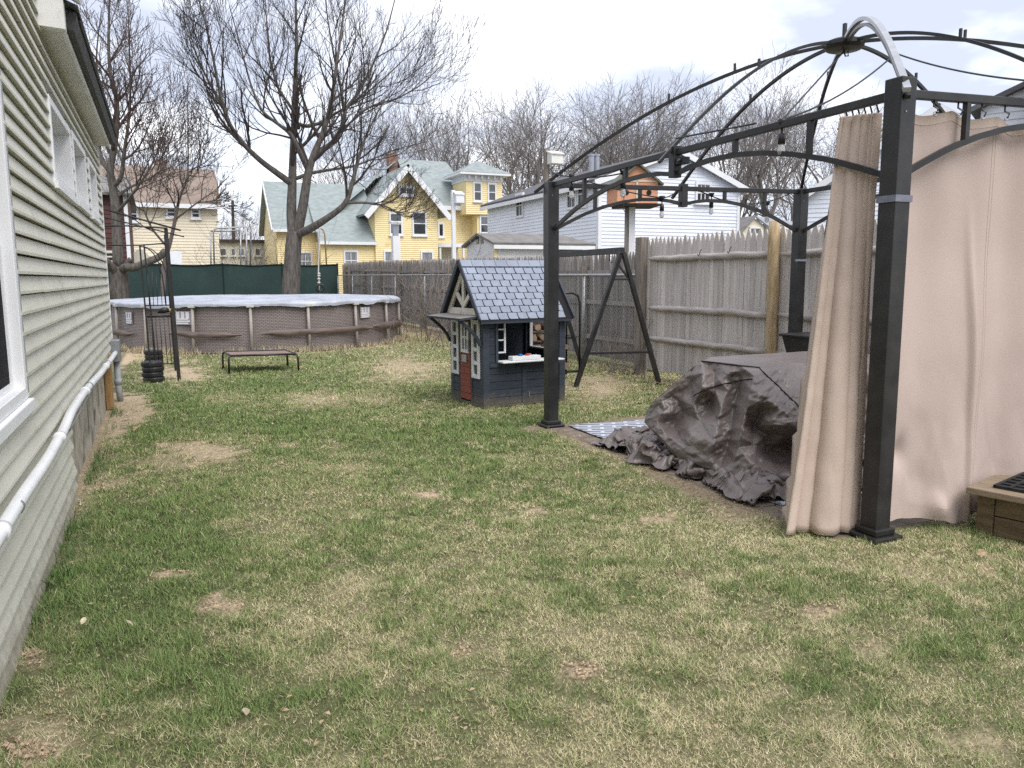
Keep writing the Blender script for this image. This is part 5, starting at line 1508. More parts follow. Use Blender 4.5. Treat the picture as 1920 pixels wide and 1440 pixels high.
for it in range(4):               # split every facet in four, keeping the creases straight
    em = {}; nvp = VP_.tolist(); nof = OF.tolist(); nfc = []
    def mid(a, b):
        k = (min(a, b), max(a, b))
        if k not in em:
            em[k] = len(nvp); nvp.append(((VP_[a] + VP_[b]) / 2).tolist()); nof.append((OF[a] + OF[b]) / 2)
        return em[k]
    for a, b, c in FC:
        ab, bc_, ca_ = mid(a, b), mid(b, c), mid(c, a)
        nfc += [(a, ab, ca_), (ab, b, bc_), (ca_, bc_, c), (ab, bc_, ca_)]
    VP_, OF, FC = np.array(nvp), np.array(nof), np.array(nfc)
    if it in (2, 3):             # round the folds a little
        for _k in range(1):
            acc = np.zeros(len(OF)); cnt = np.zeros(len(OF))
            for a_i, b_i in ((0, 1), (1, 2), (2, 0)):
                np.add.at(acc, FC[:, a_i], OF[FC[:, b_i]]); np.add.at(cnt, FC[:, a_i], 1)
                np.add.at(acc, FC[:, b_i], OF[FC[:, a_i]]); np.add.at(cnt, FC[:, b_i], 1)
            OF = .55 * OF + .45 * acc / cnt
dd = FWD[None] + RT[None] * ((VP_[:, 0] - 960) / F)[:, None] + UP[None] * ((720 - VP_[:, 1]) / F)[:, None]
tt_ = np.max(np.stack([((TLp - EYE) @ nL) / (dd @ nL), ((NLp - EYE) @ nF) / (dd @ nF), ((NLp - EYE) @ nT) / (dd @ nT)]), 0)
tt_ = np.minimum(tt_, (.03 - H) / dd[:, 2])
Q = EYE + dd * tt_[:, None]
tp_m = sstep(.798, .77, Q[:, 2])
rel = facet_noise(VP_[:, 0] / 17, VP_[:, 1] / 14, 3) * .034 + facet_noise(VP_[:, 0] / 8 + VP_[:, 1] / 20, VP_[:, 1] / 9, 8) * .017
Q = Q - dd / np.linalg.norm(dd, axis=1)[:, None] * ((OF * 1.1 + rel) * tp_m + .02)[:, None]
Q[:, 2] = np.maximum(Q[:, 2], .02)
b = MB(); b.add(Q, [tuple(int(i) for i in f) for f in FC]); b.build('front_folds', 'tarp', cf, smooth=True)
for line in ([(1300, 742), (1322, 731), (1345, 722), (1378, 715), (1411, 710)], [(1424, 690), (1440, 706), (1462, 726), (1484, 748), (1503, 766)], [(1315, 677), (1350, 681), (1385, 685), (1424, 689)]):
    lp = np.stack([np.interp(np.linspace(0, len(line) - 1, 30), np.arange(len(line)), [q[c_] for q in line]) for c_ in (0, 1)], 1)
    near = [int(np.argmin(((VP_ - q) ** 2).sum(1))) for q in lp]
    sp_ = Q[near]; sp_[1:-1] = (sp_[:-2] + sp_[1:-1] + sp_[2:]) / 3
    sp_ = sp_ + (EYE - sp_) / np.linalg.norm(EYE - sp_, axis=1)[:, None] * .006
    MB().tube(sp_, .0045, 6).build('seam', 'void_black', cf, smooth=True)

# ------------------------------------------------------------------ black bin by the rear post
bq = AY(1512, 640, 5.92)
bn = root('storage_bin', (bq[0] + .1, 5.92, 0), 'black plastic bin with flared rim beside the rear gazebo post', 'bin')
cx, cy = bq[0] + .12, 5.92
zt = AY(1490, 628, 5.92)[2]
MB().hexa([(cx - .10, cy - .2, .45), (cx + .3, cy - .2, .45), (cx + .3, cy + .2, .45), (cx - .10, cy + .2, .45), (cx - .21, cy - .25, zt - .03), (cx + .4, cy - .25, zt - .03), (cx + .4, cy + .25, zt - .03), (cx - .21, cy + .25, zt - .03)]).build('body', 'black_plastic', bn, bevel=.01)
MB().box((cx - .235, cy - .27, zt - .029), (cx + .42, cy + .27, zt)).build('rim', 'black_plastic', bn, bevel=.01)
MB().box((cx - .08, cy - .18, .016), (cx + .28, cy + .18, .449)).build('base', 'black_plastic', bn, bevel=.01)

# ------------------------------------------------------------------ wooden step with rubber mat
K0 = G(1828, 998); K1 = G(1920, 1019)
e1 = (K1 - K0); e1[2] = 0; e1 /= np.linalg.norm(e1)
e2 = np.array([-e1[1], e1[0], 0])
stp = root('wooden_step', K0, 'low wooden box step with overhanging top at the curtain edge', 'step', rz=math.atan2(e1[1], e1[0]))
SH = .265
MB().box((0, 0, 0), (.085, .085, SH - .04)).build('corner_post', 'wood_step', stp, bevel=.004)
MB().box((.0, .85, 0), (.085, .935, SH - .04)).build('corner_post', 'wood_step', stp, bevel=.004)
MB().box((1.1, 0, 0), (1.185, .085, SH - .04)).build('corner_post', 'wood_step', stp, bevel=.004)
for k in range(2):
    MB().box((.087, .012, .004 + k * .112), (1.098, .046, .110 + k * .112)).build('riser_board', 'wood_step', stp, bevel=.004)
    MB().box((.012, .087, .004 + k * .112), (.046, .848, .110 + k * .112)).build('side_board', 'wood_step', stp, bevel=.004)
for k in range(7):
    MB().box((-.045, -.05 + k * .145, SH - .038), (1.24, -.05 + k * .145 + .140, SH)).build('tread_board', 'wood_step_top', stp, bevel=.005)
mt = root('rubber_mat', K0 + e1 * .6 + e2 * .4 + (0, 0, SH + .001), 'black rubber grid mat lying on the wooden step', 'mat', rz=math.atan2(e1[1], e1[0]))
MB().box((-.54, -.36, 0), (.62, .50, .008)).build('sheet', 'rubber', mt)
for k in range(17):
    MB().box((-.54 + k * .0715, -.36, .0081), (-.54 + k * .0715 + .016, .50, .018)).build('ridge', 'rubber', mt)
for k in range(12):
    MB().box((-.54, -.36 + k * .0765, .0082), (.62, -.36 + k * .0765 + .016, .0165)).build('ridge', 'rubber', mt)
# ------------------------------------------------------------------ houses beyond the fences
def lap_y(x0, x1, z0, z1, Y, step=.15, xfun=None):
    """lapped boards on a wall that faces -Y; xfun(z) narrows the course inside a gable"""
    b = MB(); z = z0
    while z < z1 - .02:
        zt = min(z + step, z1)
        a, c = (x0, x1) if xfun is None else xfun((z + zt) / 2)
        if c - a > .05:
            b.prism([(a, Y - .035, z), (a, Y - .010, zt), (a, Y + .02, zt), (a, Y + .02, z)], (c - a, 0, 0))
        z = zt
    return b


def lap_x(y0, y1, z0, z1, X, step=.15):
    b = MB(); z = z0
    while z < z1 - .02:
        zt = min(z + step, z1)
        b.prism([(X - .035, y0, z), (X - .010, y0, zt), (X + .02, y0, zt), (X + .02, y0, z)], (0, y1 - y0, 0))
        z = zt
    return b


def win_y(par, x0, x1, z0, z1, Y, trim='house_white_trim', pane='dark_glass', fw=.11, sashes=2, mull=0):
    s = MB()
    s.box((x0, Y - .10, z0), (x0 + fw, Y + .02, z1)).box((x1 - fw, Y - .10, z0), (x1, Y + .02, z1)).box((x0 + fw, Y - .10, z0), (x1 - fw, Y + .02, z0 + fw)).box((x0 + fw, Y - .10, z1 - fw * 1.2), (x1 - fw, Y + .02, z1))
    w = s.build('window', trim, par)
    hgt = (z1 - z0 - 2.2 * fw)
    for k in range(sashes):
        a = z0 + fw + hgt * k / sashes; c = z0 + fw + hgt * (k + 1) / sashes
        MB().box((x0 + fw, Y - .045, a + .03), (x1 - fw, Y - .035, c - .03)).build('pane', pane if (k == 0 or pane != 'dark_glass') else 'dim_glass', w)
        MB().box((x0 + fw, Y - .07, c - .03), (x1 - fw, Y - .03, c + .03)).build('sash_rail', trim, w)
    for k in range(mull):
        xx = x0 + fw + (x1 - x0 - 2 * fw) * (k + 1) / (mull + 1)
        MB().box((xx - .02, Y - .062, z0 + fw), (xx + .02, Y - .03, z1 - fw)).build('muntin', trim, w)
    MB().box((x0 - .06, Y - .16, z0 - .07), (x1 + .06, Y + .01, z0)).build('sill', trim, w)
    return w


def win_x(par, y0, y1, z0, z1, X, trim='house_white_trim', pane='dark_glass', fw=.10, sashes=2, mull=0):
    s = MB()
    s.box((X - .10, y0, z0), (X + .02, y0 + fw, z1)).box((X - .10, y1 - fw, z0), (X + .02, y1, z1)).box((X - .10, y0 + fw, z0), (X + .02, y1 - fw, z0 + fw)).box((X - .10, y0 + fw, z1 - fw), (X + .02, y1 - fw, z1))
    w = s.build('window', trim, par)
    for k in range(sashes):
        a = z0 + fw + (z1 - z0 - 2 * fw) * k / sashes; c = z0 + fw + (z1 - z0 - 2 * fw) * (k + 1) / sashes
        MB().box((X - .045, y0 + fw, a + .03), (X - .035, y1 - fw, c - .03)).build('pane', pane, w)
        MB().box((X - .07, y0 + fw, c - .03), (X - .03, y1 - fw, c + .03)).build('sash_rail', trim, w)
    for k in range(mull):
        yy = y0 + fw + (y1 - y0 - 2 * fw) * (k + 1) / (mull + 1)
        MB().box((X - .062, yy - .02, z0 + fw), (X - .03, yy + .02, z1 - fw)).build('muntin', trim, w)
    return w


def wx(par, pxa, pxb, pya, pyb, Y, **kw):      # a window given by the pixels it covers on the wall plane
    a, b = AY(pxa, pyb, Y), AY(pxb, pya, Y)
    return win_y(par, a[0], b[0], a[2], b[2], Y, **kw)


# --- yellow house
yh = root('yellow_house', (15, 58, 0), 'pale yellow house with teal roof, white gable and square tower', 'house')
Yf = 54.0
gL, gR = AY(702, 400, Yf)[0], AY(820, 400, Yf)[0]
gE = AY(762, 383, Yf)[2]; gP = AY(762, 313, Yf)
gmx = (gL + gR) / 2
gw = (gR - gL) / 2
MB().prism([(gL, Yf, 0), (gR, Yf, 0), (gR, Yf, gE), (gmx, Yf, gP[2] - .25), (gL, Yf, gE)], (0, 8, 0)).build('wall', 'yellow_paint', yh)
lap_y(gL, gR, 0, gE, Yf, .14).build('siding', 'yellow_paint', yh, kind='stuff')
lap_y(gL, gR, gE, gP[2] - .3, Yf, .14, lambda z: (gmx - gw * (gP[2] - .3 - z) / (gP[2] - .3 - gE), gmx + gw * (gP[2] - .3 - z) / (gP[2] - .3 - gE))).build('siding', 'yellow_paint', yh, kind='stuff')
ov = .75
sl = (gP[2] - gE) / gw
for sg in (-1, 1):
    e = (gmx + sg * (gw + ov), gE - sl * ov)
    MB().slab((gmx, Yf - .7, gP[2] + .12), (gmx, Yf + 9, gP[2] + .12), (e[0], Yf + 9, e[1] + .12), (e[0], Yf - .7, e[1] + .12), .16).build('roof', 'teal_roof', yh)
    MB().beam((gmx + sg * .03, Yf - .72 - .012 * sg, gP[2] - .16), (e[0], Yf - .72 - .012 * sg, e[1] - .14), .10, .36, up=(0, 0, 1)).build('rake_board', 'house_white_trim', yh)
wx(yh, 746, 777, 348, 367, Yf, sashes=1, mull=1, fw=.16)
wx(yh, 773, 799, 396, 442, Yf); wx(yh, 730, 754, 398, 441, Yf)
wx(yh, 720, 746, 469, 510, Yf, pane='curtain_glass'); wx(yh, 789, 812, 470, 510, Yf, pane='curtain_glass')
# left wing
wL, wR = AY(519, 450, 56)[0], gL - .02
wE = AY(560, 427, 56)[2]; rgY = 59.5
wP = AY(580, 343, rgY)[2]
MB().prism([(wL, 56, 0), (wL, 63, 0), (wL, 63, wE), (wL, rgY, wP - .2), (wL, 56, wE)], (wR - wL, 0, 0)).build('wall', 'yellow_paint', yh)
lap_y(wL, wR, 0, wE, 56, .14).build('siding', 'yellow_paint', yh, kind='stuff')
MB().slab((wL - .35, rgY, wP), (wR + .6, rgY, wP), (wR + .6, 55.5, wE - .15), (wL - .35, 55.5, wE - .15), .12).build('roof', 'teal_roof', yh)
MB().slab((wL - .35, rgY, wP), (wR + .6, rgY, wP), (wR + .6, 63.5, wE - .15), (wL - .35, 63.5, wE - .15), .12).build('roof', 'teal_roof', yh)
MB().beam((wL - .36, rgY, wP - .16), (wL - .36, 55.45, wE - .32), .06, .30).build('rake_board', 'house_white_trim', yh)
MB().box((wL - .3, 55.44, wE - .33), (wR, 55.49, wE - .13)).build('fascia', 'house_white_trim', yh)
# lean-to front of the wing
eL, eR = AY(601, 460, 54.2)[0], gL + .05
eE = AY(650, 453, 54.2)[2]
MB().box((eL, 54.2, 0), (eR, 56, eE)).build('wall', 'yellow_paint', yh)
lap_y(eL, eR, 0, eE, 54.2, .14).build('siding', 'yellow_paint', yh, kind='stuff')
mm = 57.8; mz = wE - .15 + (wP - wE + .15) * (mm - 55.5) / (rgY - 55.5) + .10
MB().slab((eL - .15, mm, mz), (eR, mm, mz), (eR, 53.85, eE - .02), (eL - .15, 53.85, eE - .02), .12).build('roof', 'teal_roof', yh)
MB().box((eL - .15, 53.80, eE - .22), (eR, 53.845, eE - .02)).build('fascia', 'house_white_trim', yh)
wx(yh, 645, 671, 469, 508, 54.2, pane='curtain_glass', mull=1); wx(yh, 560, 585, 471, 508, 56, pane='curtain_glass', mull=1)
# main block on the right
mL, mR = gR + .02, AY(884, 400, 57)[0]
mE = AY(850, 388, 57)[2]; mP = AY(815, 302, 61)[2]
MB().box((mL, 57, 0), (mR + 4, 66, mE)).build('wall', 'yellow_paint', yh)
lap_y(mL, mR + 3, 0, mE, 57, .14).build('siding', 'yellow_paint', yh, kind='stuff')
hx0, hx1 = AY(745, 302, 61)[0], AY(836, 302, 61)[0]
MB().slab((hx0, 61, mP), (hx1, 61, mP), (mR + .6, 56.5, mE), (hx0, 56.5, mE), .12).build('roof', 'teal_roof', yh)
MB().slab((hx0, 61, mP), (hx1, 61, mP), (mR + 2, 66.5, mE), (hx0, 66.5, mE), .12).build('roof', 'teal_roof', yh)
MB().slab((hx0, 61, mP), (hx0 + .01, 61.01, mP), (hx0 - 5.5, 66.5, mE - .3), (hx0 - 5.5, 56.5, mE - .3), .12).build('roof', 'teal_roof', yh)
MB().slab((hx1, 61, mP - .01), (hx1 + .01, 61.02, mP - .01), (mR + 2, 66.5, mE), (mR + .6, 56.5, mE), .12).build('roof', 'teal_roof', yh)
MB().box((mL, 56.40, mE - .28), (mR + .5, 56.46, mE + .02)).build('fascia', 'house_white_trim', yh)
wx(yh, 821, 832, 417, 445, 57, sashes=1)
cq = AY(735, 292, 61)
MB().box((cq[0] - .35, 60.7, mP - 1.5), (cq[0] + .35, 61.4, cq[2] + .1)).build('chimney', 'brick_red', yh)
# porch
p0, p1 = AY(822, 470, 55)[0], AY(873, 470, 55)[0]
pz = AY(850, 456, 55)[2]
MB().box((p0, 55, pz - .28), (p1, 56.95, pz)).build('porch_roof', 'house_white_trim', yh)
for q in (p0 + .1, (p0 + p1) / 2, p1 - .2):
    MB().box((q, 55.05, 0), (q + .14, 55.19, pz - .281)).build('porch_post', 'house_white_trim', yh)
MB().box((p0, 56.6, 0), (p1, 56.95, pz - .285)).build('porch_wall', 'pale_wall', yh)
# tower
Yt = 55.5
tL, tR = AY(873, 360, Yt)[0], AY(941, 360, Yt)[0]
tE, tB_ = AY(905, 329, Yt)[2], AY(905, 402, Yt)[2]
tP = AY(906, 302, Yt + 1.3)
MB().box((tL, Yt, tB_), (tR, Yt + 2.8, tE)).build('tower_wall', 'yellow_paint', yh)
lap_y(tL, tR, tB_, tE - .25, Yt, .14).build('siding', 'yellow_paint', yh, kind='stuff')
MB().box((AY(897, 450, Yt)[0], Yt + .2, 0), (tR, Yt + 2.8, tB_ - .02)).build('wall', 'yellow_paint', yh)
MB().box((tL - .06, Yt - .10, tE - .45), (tR + .06, Yt + 2.86, tE - .02)).build('frieze', 'house_white_trim', yh)
MB().box((tL - .60, Yt - .6, tE - .018), (tR + .5, Yt + 3.3, tE + .14)).build('cornice', 'house_white_trim', yh)
tc4 = [(tL - .62, Yt - .62, tE + .142), (tR + .52, Yt - .62, tE + .142), (tR + .52, Yt + 3.3, tE + .142), (tL - .62, Yt + 3.3, tE + .142), ((tL + tR) / 2, Yt + 1.35, tP[2])]
MB().add(tc4, [(0, 1, 4), (1, 2, 4), (2, 3, 4), (3, 0, 4), (3, 2, 1, 0)]).build('tower_roof', 'teal_roof', yh)
for q in np.linspace(tL + .2, tR - .2, 6):
    MB().box((q - .06, Yt - .35, tE - .28), (q + .06, Yt - .11, tE - .02)).build('bracket', 'house_white_trim', yh)
wx(yh, 887, 903, 341, 378, Yt); wx(yh, 914, 930, 343, 378, Yt); wx(yh, 899, 919, 404, 438, Yt + .2)

# --- white house
wh = root('white_house', (20, 35, 0), 'two storey white clapboard house with grey gable roof behind the fence', 'house')
Yw = 29.8
wc = AY(1123, 400, Yw)[0]; we = AY(1123, 336, Yw)[2]
wr2_ = AY(1384, 400, Yw)[0]
wk = 42.4
wpx = (wc + wr2_) / 2 + .2
wpz = AY(1262, 280, Yw)[2]
MB().prism([(wc + .03, Yw + .02, 0), (wr2_ - .03, Yw + .02, 0), (wr2_ - .03, Yw + .02, we), (wpx, Yw + .02, wpz - .15), (wc + .03, Yw + .02, we)], (0, wk - Yw, 0)).build('wall', 'house_white', wh)
lap_y(wc, wr2_, 0, we, Yw, .155).build('siding', 'house_white', wh, kind='stuff')
lap_y(wc, wr2_, we, wpz - .2, Yw, .155, lambda z: (wpx - (wpx - wc) * (wpz - .2 - z) / (wpz - .2 - we), wpx + (wr2_ - wpx) * (wpz - .2 - z) / (wpz - .2 - we))).build('siding', 'house_white', wh, kind='stuff')
lap_x(Yw, wk, 0, we, wc, .155).build('siding', 'house_white', wh, kind='stuff')
MB().box((wc - .06, Yw - .06, 0), (wc + .10, Yw + .10, we)).build('corner_board', 'house_white_trim', wh)
MB().box((wr2_ - .10, Yw - .06, 0), (wr2_ + .05, Yw + .10, we)).build('corner_board', 'house_white_trim', wh)
for ex, sx in ((wc, -1), (wr2_, 1)):
    e = ex + sx * .35; ez = we - (wpz - we) / abs(wpx - ex) * .35
    MB().slab((wpx, Yw - .25, wpz + .08), (wpx, wk + .3, wpz + .08), (e, wk + .3, ez + .10), (e, Yw - .25, ez + .10), .10).build('roof', 'slate_roof', wh)
    MB().beam((wpx, Yw - .27, wpz - .08), (e, Yw - .27, ez - .06), .05, .24).build('rake_board', 'house_white_trim', wh)
    MB().box((e - .03, Yw - .2, ez - .20), (e + .03, wk + .3, ez - .01)).build('fascia', 'house_white_trim', wh)
wx(wh, 1302, 1332, 342, 381, Yw, mull=2, fw=.10)
for pa, pb_, pc, pd in ((969, 983, 371, 407), (1065, 1083, 347, 391), (1085, 1103, 343, 389)):
    a, b = AX(pb_, pd, wc), AX(pa, pc, wc)
    win_x(wh, min(a[1], b[1]), max(a[1], b[1]), a[2], a[2] + 1.25, wc, mull=1)
for px_ in (1109, 1119):
    q = AY(px_, 318, 34.0)
    rz_ = we + (wpz - we) * (q[0] - wc) / (wpx - wc) + .05
    vp = MB().lathe([(.13, rz_ - .25), (.13, q[2] + .62), (.15, q[2] + .63), (.15, q[2] + .72), (.04, q[2] + .74)], (q[0], q[1], 0), 12).build('vent_pipe', 'camera_grey', wh, smooth=False)

# --- white garage in front of it
ga_ = root('garage', (12.5, 27, 0), 'small white garage with low brown grey roof beyond the fence', 'garage')
Yg = 26.0
a_, b_ = AY(927, 455, Yg), AY(1107, 452, Yg)
gd = AX(876, 470, a_[0])[1]
gez = a_[2]; grz = AY(897, 437, (Yg + gd) / 2)[2]; gmy = (Yg + gd) / 2
MB().prism([(a_[0], Yg, 0), (a_[0], gd, 0), (a_[0], gd, gez - .03), (a_[0], gmy, grz - .12), (a_[0], Yg, gez - .03)], (b_[0] - a_[0] - .3, 0, 0)).build('wall', 'house_white_trim', ga_)
MB().slab((a_[0] - .15, gmy, grz), (b_[0] - .6, gmy, grz), (b_[0] + .1, Yg - .25, gez), (a_[0] - .15, Yg - .25, gez), .08).build('roof', 'grey_roof', ga_)
MB().slab((a_[0] - .15, gmy, grz), (b_[0] - .6, gmy, grz), (b_[0] + .1, gd + .25, gez), (a_[0] - .15, gd + .25, gez), .08).build('roof', 'grey_roof', ga_)
MB().box((a_[0] - .12, Yg - .255, gez - .22), (b_[0] + .05, Yg - .20, gez - .085)).build('fascia', 'house_white_trim', ga_)
for q in (0, 1):
    yq = gmy - .32 + q * .42
    MB().box((a_[0] - .03, yq, gez + .02), (a_[0] + .01, yq + .24, gez + .32)).build('gable_vent', 'dim_glass', ga_)
dL, dR = AY(1043, 470, Yg)[0], AY(1092, 470, Yg)[0]
MB().box((dL, Yg - .04, 0), (dR, Yg + .01, AY(1060, 464, Yg)[2])).build('garage_door', 'dim_glass', ga_)
q = AY(928, 468, Yg)
MB().box((q[0] - .05, Yg - .06, q[2] - .28), (q[0] + .06, Yg - .005, q[2] + .02)).build('sign', 'yellow_paint', ga_)

# --- cream house, far left
ch_ = root('cream_house', (0, 50, 0), 'cream clapboard house with brown roof behind the bare trees', 'house')
Yc = 48.0
cL, cR = AY(150, 420, Yc)[0], AY(409, 420, Yc)[0]
cE = AY(340, 379, Yc)[2]; cP = AY(300, 314, Yc + 3.5)[2]
MB().prism([(cL, Yc, 0), (cL, Yc + 7, 0), (cL, Yc + 7, cE), (cL, Yc + 3.5, cP - .15), (cL, Yc, cE)], (cR - cL, 0, 0)).build('wall', 'cream_siding', ch_)
lap_y(cL, cR, 0, cE, Yc, .16).build('siding', 'cream_siding', ch_, kind='stuff')
MB().slab((cL, Yc + 3.5, cP), (cR + .2, Yc + 3.5, cP), (cR + .2, Yc - .45, cE - .1), (cL, Yc - .45, cE - .1), .12).build('roof', 'brown_roof', ch_)
MB().slab((cL, Yc + 3.5, cP), (cR + .2, Yc + 3.5, cP), (cR + .2, Yc + 7.4, cE - .1), (cL, Yc + 7.4, cE - .1), .12).build('roof', 'brown_roof', ch_)
MB().box((cL, Yc - .5, cE - .36), (cR + .15, Yc - .455, cE - .12)).build('fascia', 'house_white_trim', ch_)
wx(ch_, 358, 375, 390, 410, Yc, fw=.09); wx(ch_, 240, 258, 386, 416, Yc, fw=.09); wx(ch_, 312, 330, 388, 408, Yc, fw=.09, pane='dim_glass')
d0, d1 = AY(316, 500, Yc)[0], AY(342, 500, Yc)[0]
MB().box((d0, Yc - .06, 1.2), (d1, Yc + .01, AY(320, 471, Yc)[2])).build('door', 'house_white', ch_)
ck = AY(300, 300, Yc + 3.5)
MB().box((ck[0] - .35, Yc + 3.2, cP - .5), (ck[0] + .35, Yc + 3.9, ck[2])).build('chimney', 'brown_roof', ch_)
sL, sR = AY(228, 480, 44)[0], AY(292, 480, 44)[0]
MB().prism([(sL, 44, 0), (sR, 44, 0), (sR, 44, AY(288, 490, 44)[2]), ((sL + sR) / 2 + .1, 44, AY(265, 466, 44)[2]), (sL, 44, AY(230, 485, 44)[2])], (0, 4, 0)).build('entry_shed', 'pale_wall', ch_)

# --- maroon house
mh = root('maroon_house', (-4, 40, 0), 'dark maroon sided house partly hidden by the sage house', 'house')
Ym = 38.0
mL_, mR_ = AY(90, 420, Ym)[0], AY(239, 420, Ym)[0]
mE_ = AY(220, 362, Ym)[2]
MB().box((mL_, Ym, 0), (mR_, Ym + 7, mE_)).build('wall', 'maroon_siding', mh)
lap_y(mL_, mR_, 0, mE_, Ym, .20).build('siding', 'maroon_siding', mh, kind='stuff')
MB().slab((mL_, Ym + 3.5, mE_ + 1.1), (mR_ + .1, Ym + 3.5, mE_ + 1.1), (mR_ + .25, Ym - .4, mE_ - .02), (mL_, Ym - .4, mE_ - .02), .1).build('roof', 'grey_roof', mh)
MB().slab((mL_, Ym + 3.5, mE_ + 1.1), (mR_ + .1, Ym + 3.5, mE_ + 1.1), (mR_ + .25, Ym + 7.4, mE_ - .02), (mL_, Ym + 7.4, mE_ - .02), .1).build('roof', 'grey_roof', mh)
MB().box((mR_ - .10, Ym - .07, 0), (mR_ + .05, Ym + .1, mE_ - .1)).build('corner_board', 'house_white_trim', mh)
wx(mh, 196, 214, 470, 492, Ym, trim='pale_wall', fw=.08)

# --- flat roofed pale building in the gap
fb = root('flat_building', (6, 66, 0), 'low pale flat roofed building with dark eave in the gap', 'building')
Yb = 64.0
a_, b_ = AY(405, 470, Yb)[0], AY(530, 470, Yb)[0]
bz = AY(460, 455, Yb)[2]
MB().box((a_, Yb, 0), (b_, Yb + 6, bz)).build('wall', 'pale_wall', fb)
MB().box((a_ - .3, Yb - .3, bz + .001), (b_ + .3, Yb + 6.3, bz + .22)).build('roof', 'dark_trim', fb)
for k, (pa, pb_) in enumerate(((412, 424), (433, 441), (447, 458), (478, 488))):
    wx(fb, pa, pb_, 465, 480, Yb, trim='pale_wall', pane='dim_glass', fw=.06, sashes=1)

# --- cream cottage and second white house right of the white house
co = root('cottage', (40, 46, 0), 'small cream cottage with pale grey roof between the white houses', 'house')
Yk = 36.0
a_, b_ = AY(1392, 425, Yk), AY(1432, 425, Yk)
pk = AY(1412, 405, Yk)
MB().prism([(a_[0], Yk, 0), (b_[0], Yk, 0), (b_[0], Yk, b_[2] + .1), (pk[0], Yk, pk[2] - .06), (a_[0], Yk, a_[2] - .2)], (0, 5, 0)).build('wall', 'cream_siding', co)
MB().slab((pk[0], Yk - .2, pk[2]), (pk[0], Yk + 5.2, pk[2]), (a_[0] - .35, Yk + 5.2, a_[2] - .40), (a_[0] - .35, Yk - .2, a_[2] - .40), .08).build('roof', 'grey_roof', co)
rr_ = AY(1500, 428, Yk + 1.5)
MB().slab((pk[0], Yk - .2, pk[2]), (rr_[0], Yk + 3, pk[2] + .05), (rr_[0], Yk + 1, rr_[2] + .25), (b_[0] + .2, Yk - .2, b_[2] + .02), .08).build('roof', 'camera_grey', co)
MB().box((b_[0] + .02, Yk + .8, 0), (rr_[0], Yk + 5, b_[2] - .05)).build('wall', 'pale_wall', co)
wx(co, 1404, 1424, 426, 440, Yk, pane='dim_glass', sashes=1, mull=1, fw=.07)
d_ = ray(1514, 362); o2 = EYE + d_ * 31.0
w2 = root('white_house', (o2[0], o2[1], 0), 'white gabled house half hidden behind the bunched curtain', 'house', rz=-math.atan2(d_[0], d_[1]) - rad(5))
h2 = o2[2]; hw = 4.4; pz2 = h2 + hw * .66
MB().prism([(0, .02, 0), (2 * hw, .02, 0), (2 * hw, .02, h2), (hw, .02, pz2 - .1), (0, .02, h2)], (0, 9, 0)).build('wall', 'house_white', w2)
lap_y(0, 2 * hw, 0, h2, 0, .17).build('siding', 'house_white', w2, kind='stuff')
lap_y(0, 2 * hw, h2, pz2 - .2, 0, .17, lambda z: (hw - hw * (pz2 - .2 - z) / (pz2 - .2 - h2), hw + hw * (pz2 - .2 - z) / (pz2 - .2 - h2))).build('siding', 'house_white', w2, kind='stuff')
for sx in (-1, 1):
    e = hw + sx * (hw + .35); ez = h2 - .66 * .35
    MB().slab((hw, -.3, pz2 + .06), (hw, 9.3, pz2 + .06), (e, 9.3, ez + .08), (e, -.3, ez + .08), .1).build('roof', 'grey_roof', w2)
    MB().beam((hw, -.32, pz2 - .1), (e, -.32, ez - .08), .05, .24).build('rake_board', 'house_white_trim', w2)
# --- house at the right edge with a brick chimney
d_ = ray(1840, 205); D3 = 15.0
o3 = EYE + d_ * D3
va = math.atan2(d_[0], d_[1])
rh2 = root('neighbor_house', (o3[0], o3[1], 0), 'grey sided house with red brick chimney beyond the pink curtain', 'house', rz=-va - rad(6))
h3 = o3[2]; slp = .42
MB().prism([(0, 0, 0), (9, 0, 0), (9, 0, h3), (4.5, 0, h3 + 4.5 * slp), (0, 0, h3)], (0, 7, 0)).build('wall', 'house_white', rh2)
lap_y(0, 9, 0, h3, 0, .14).build('siding', 'house_white', rh2, kind='stuff')
lap_y(0, 9, h3, h3 + 4.5 * slp, 0, .14, lambda z: ((z - h3) / slp, 9 - (z - h3) / slp)).build('siding', 'house_white', rh2, kind='stuff')
for sx in (-1, 1):
    MB().slab((4.5, -.2, h3 + 4.5 * slp + .10), (4.5, 7, h3 + 4.5 * slp + .10), (4.5 + sx * 4.7, 7, h3 - .2 * slp + .10), (4.5 + sx * 4.7, -.2, h3 - .2 * slp + .10), .09).build('roof', 'slate_roof', rh2)
cx3 = .78; cz3 = h3 + 1.15
chn = MB().box((cx3, -.5, 0), (cx3 + .9, -.04, cz3)).build('chimney', 'brick_red', rh2)
MB().box((cx3 - .05, -.55, cz3 + .001), (cx3 + .95, .0, cz3 + .1)).build('chimney_cap', 'concrete', chn)
for r_ in range(14):
    for k in range(3):
        zq = cz3 - 1.9 + r_ * .13; xo = (r_ % 2) * .11
        MB().box((cx3 + .006 + k * .24 + xo, -.512, zq), (cx3 + .006 + k * .24 + xo + .225, -.49, zq + .118)).build('brick', 'brick_red', chn)

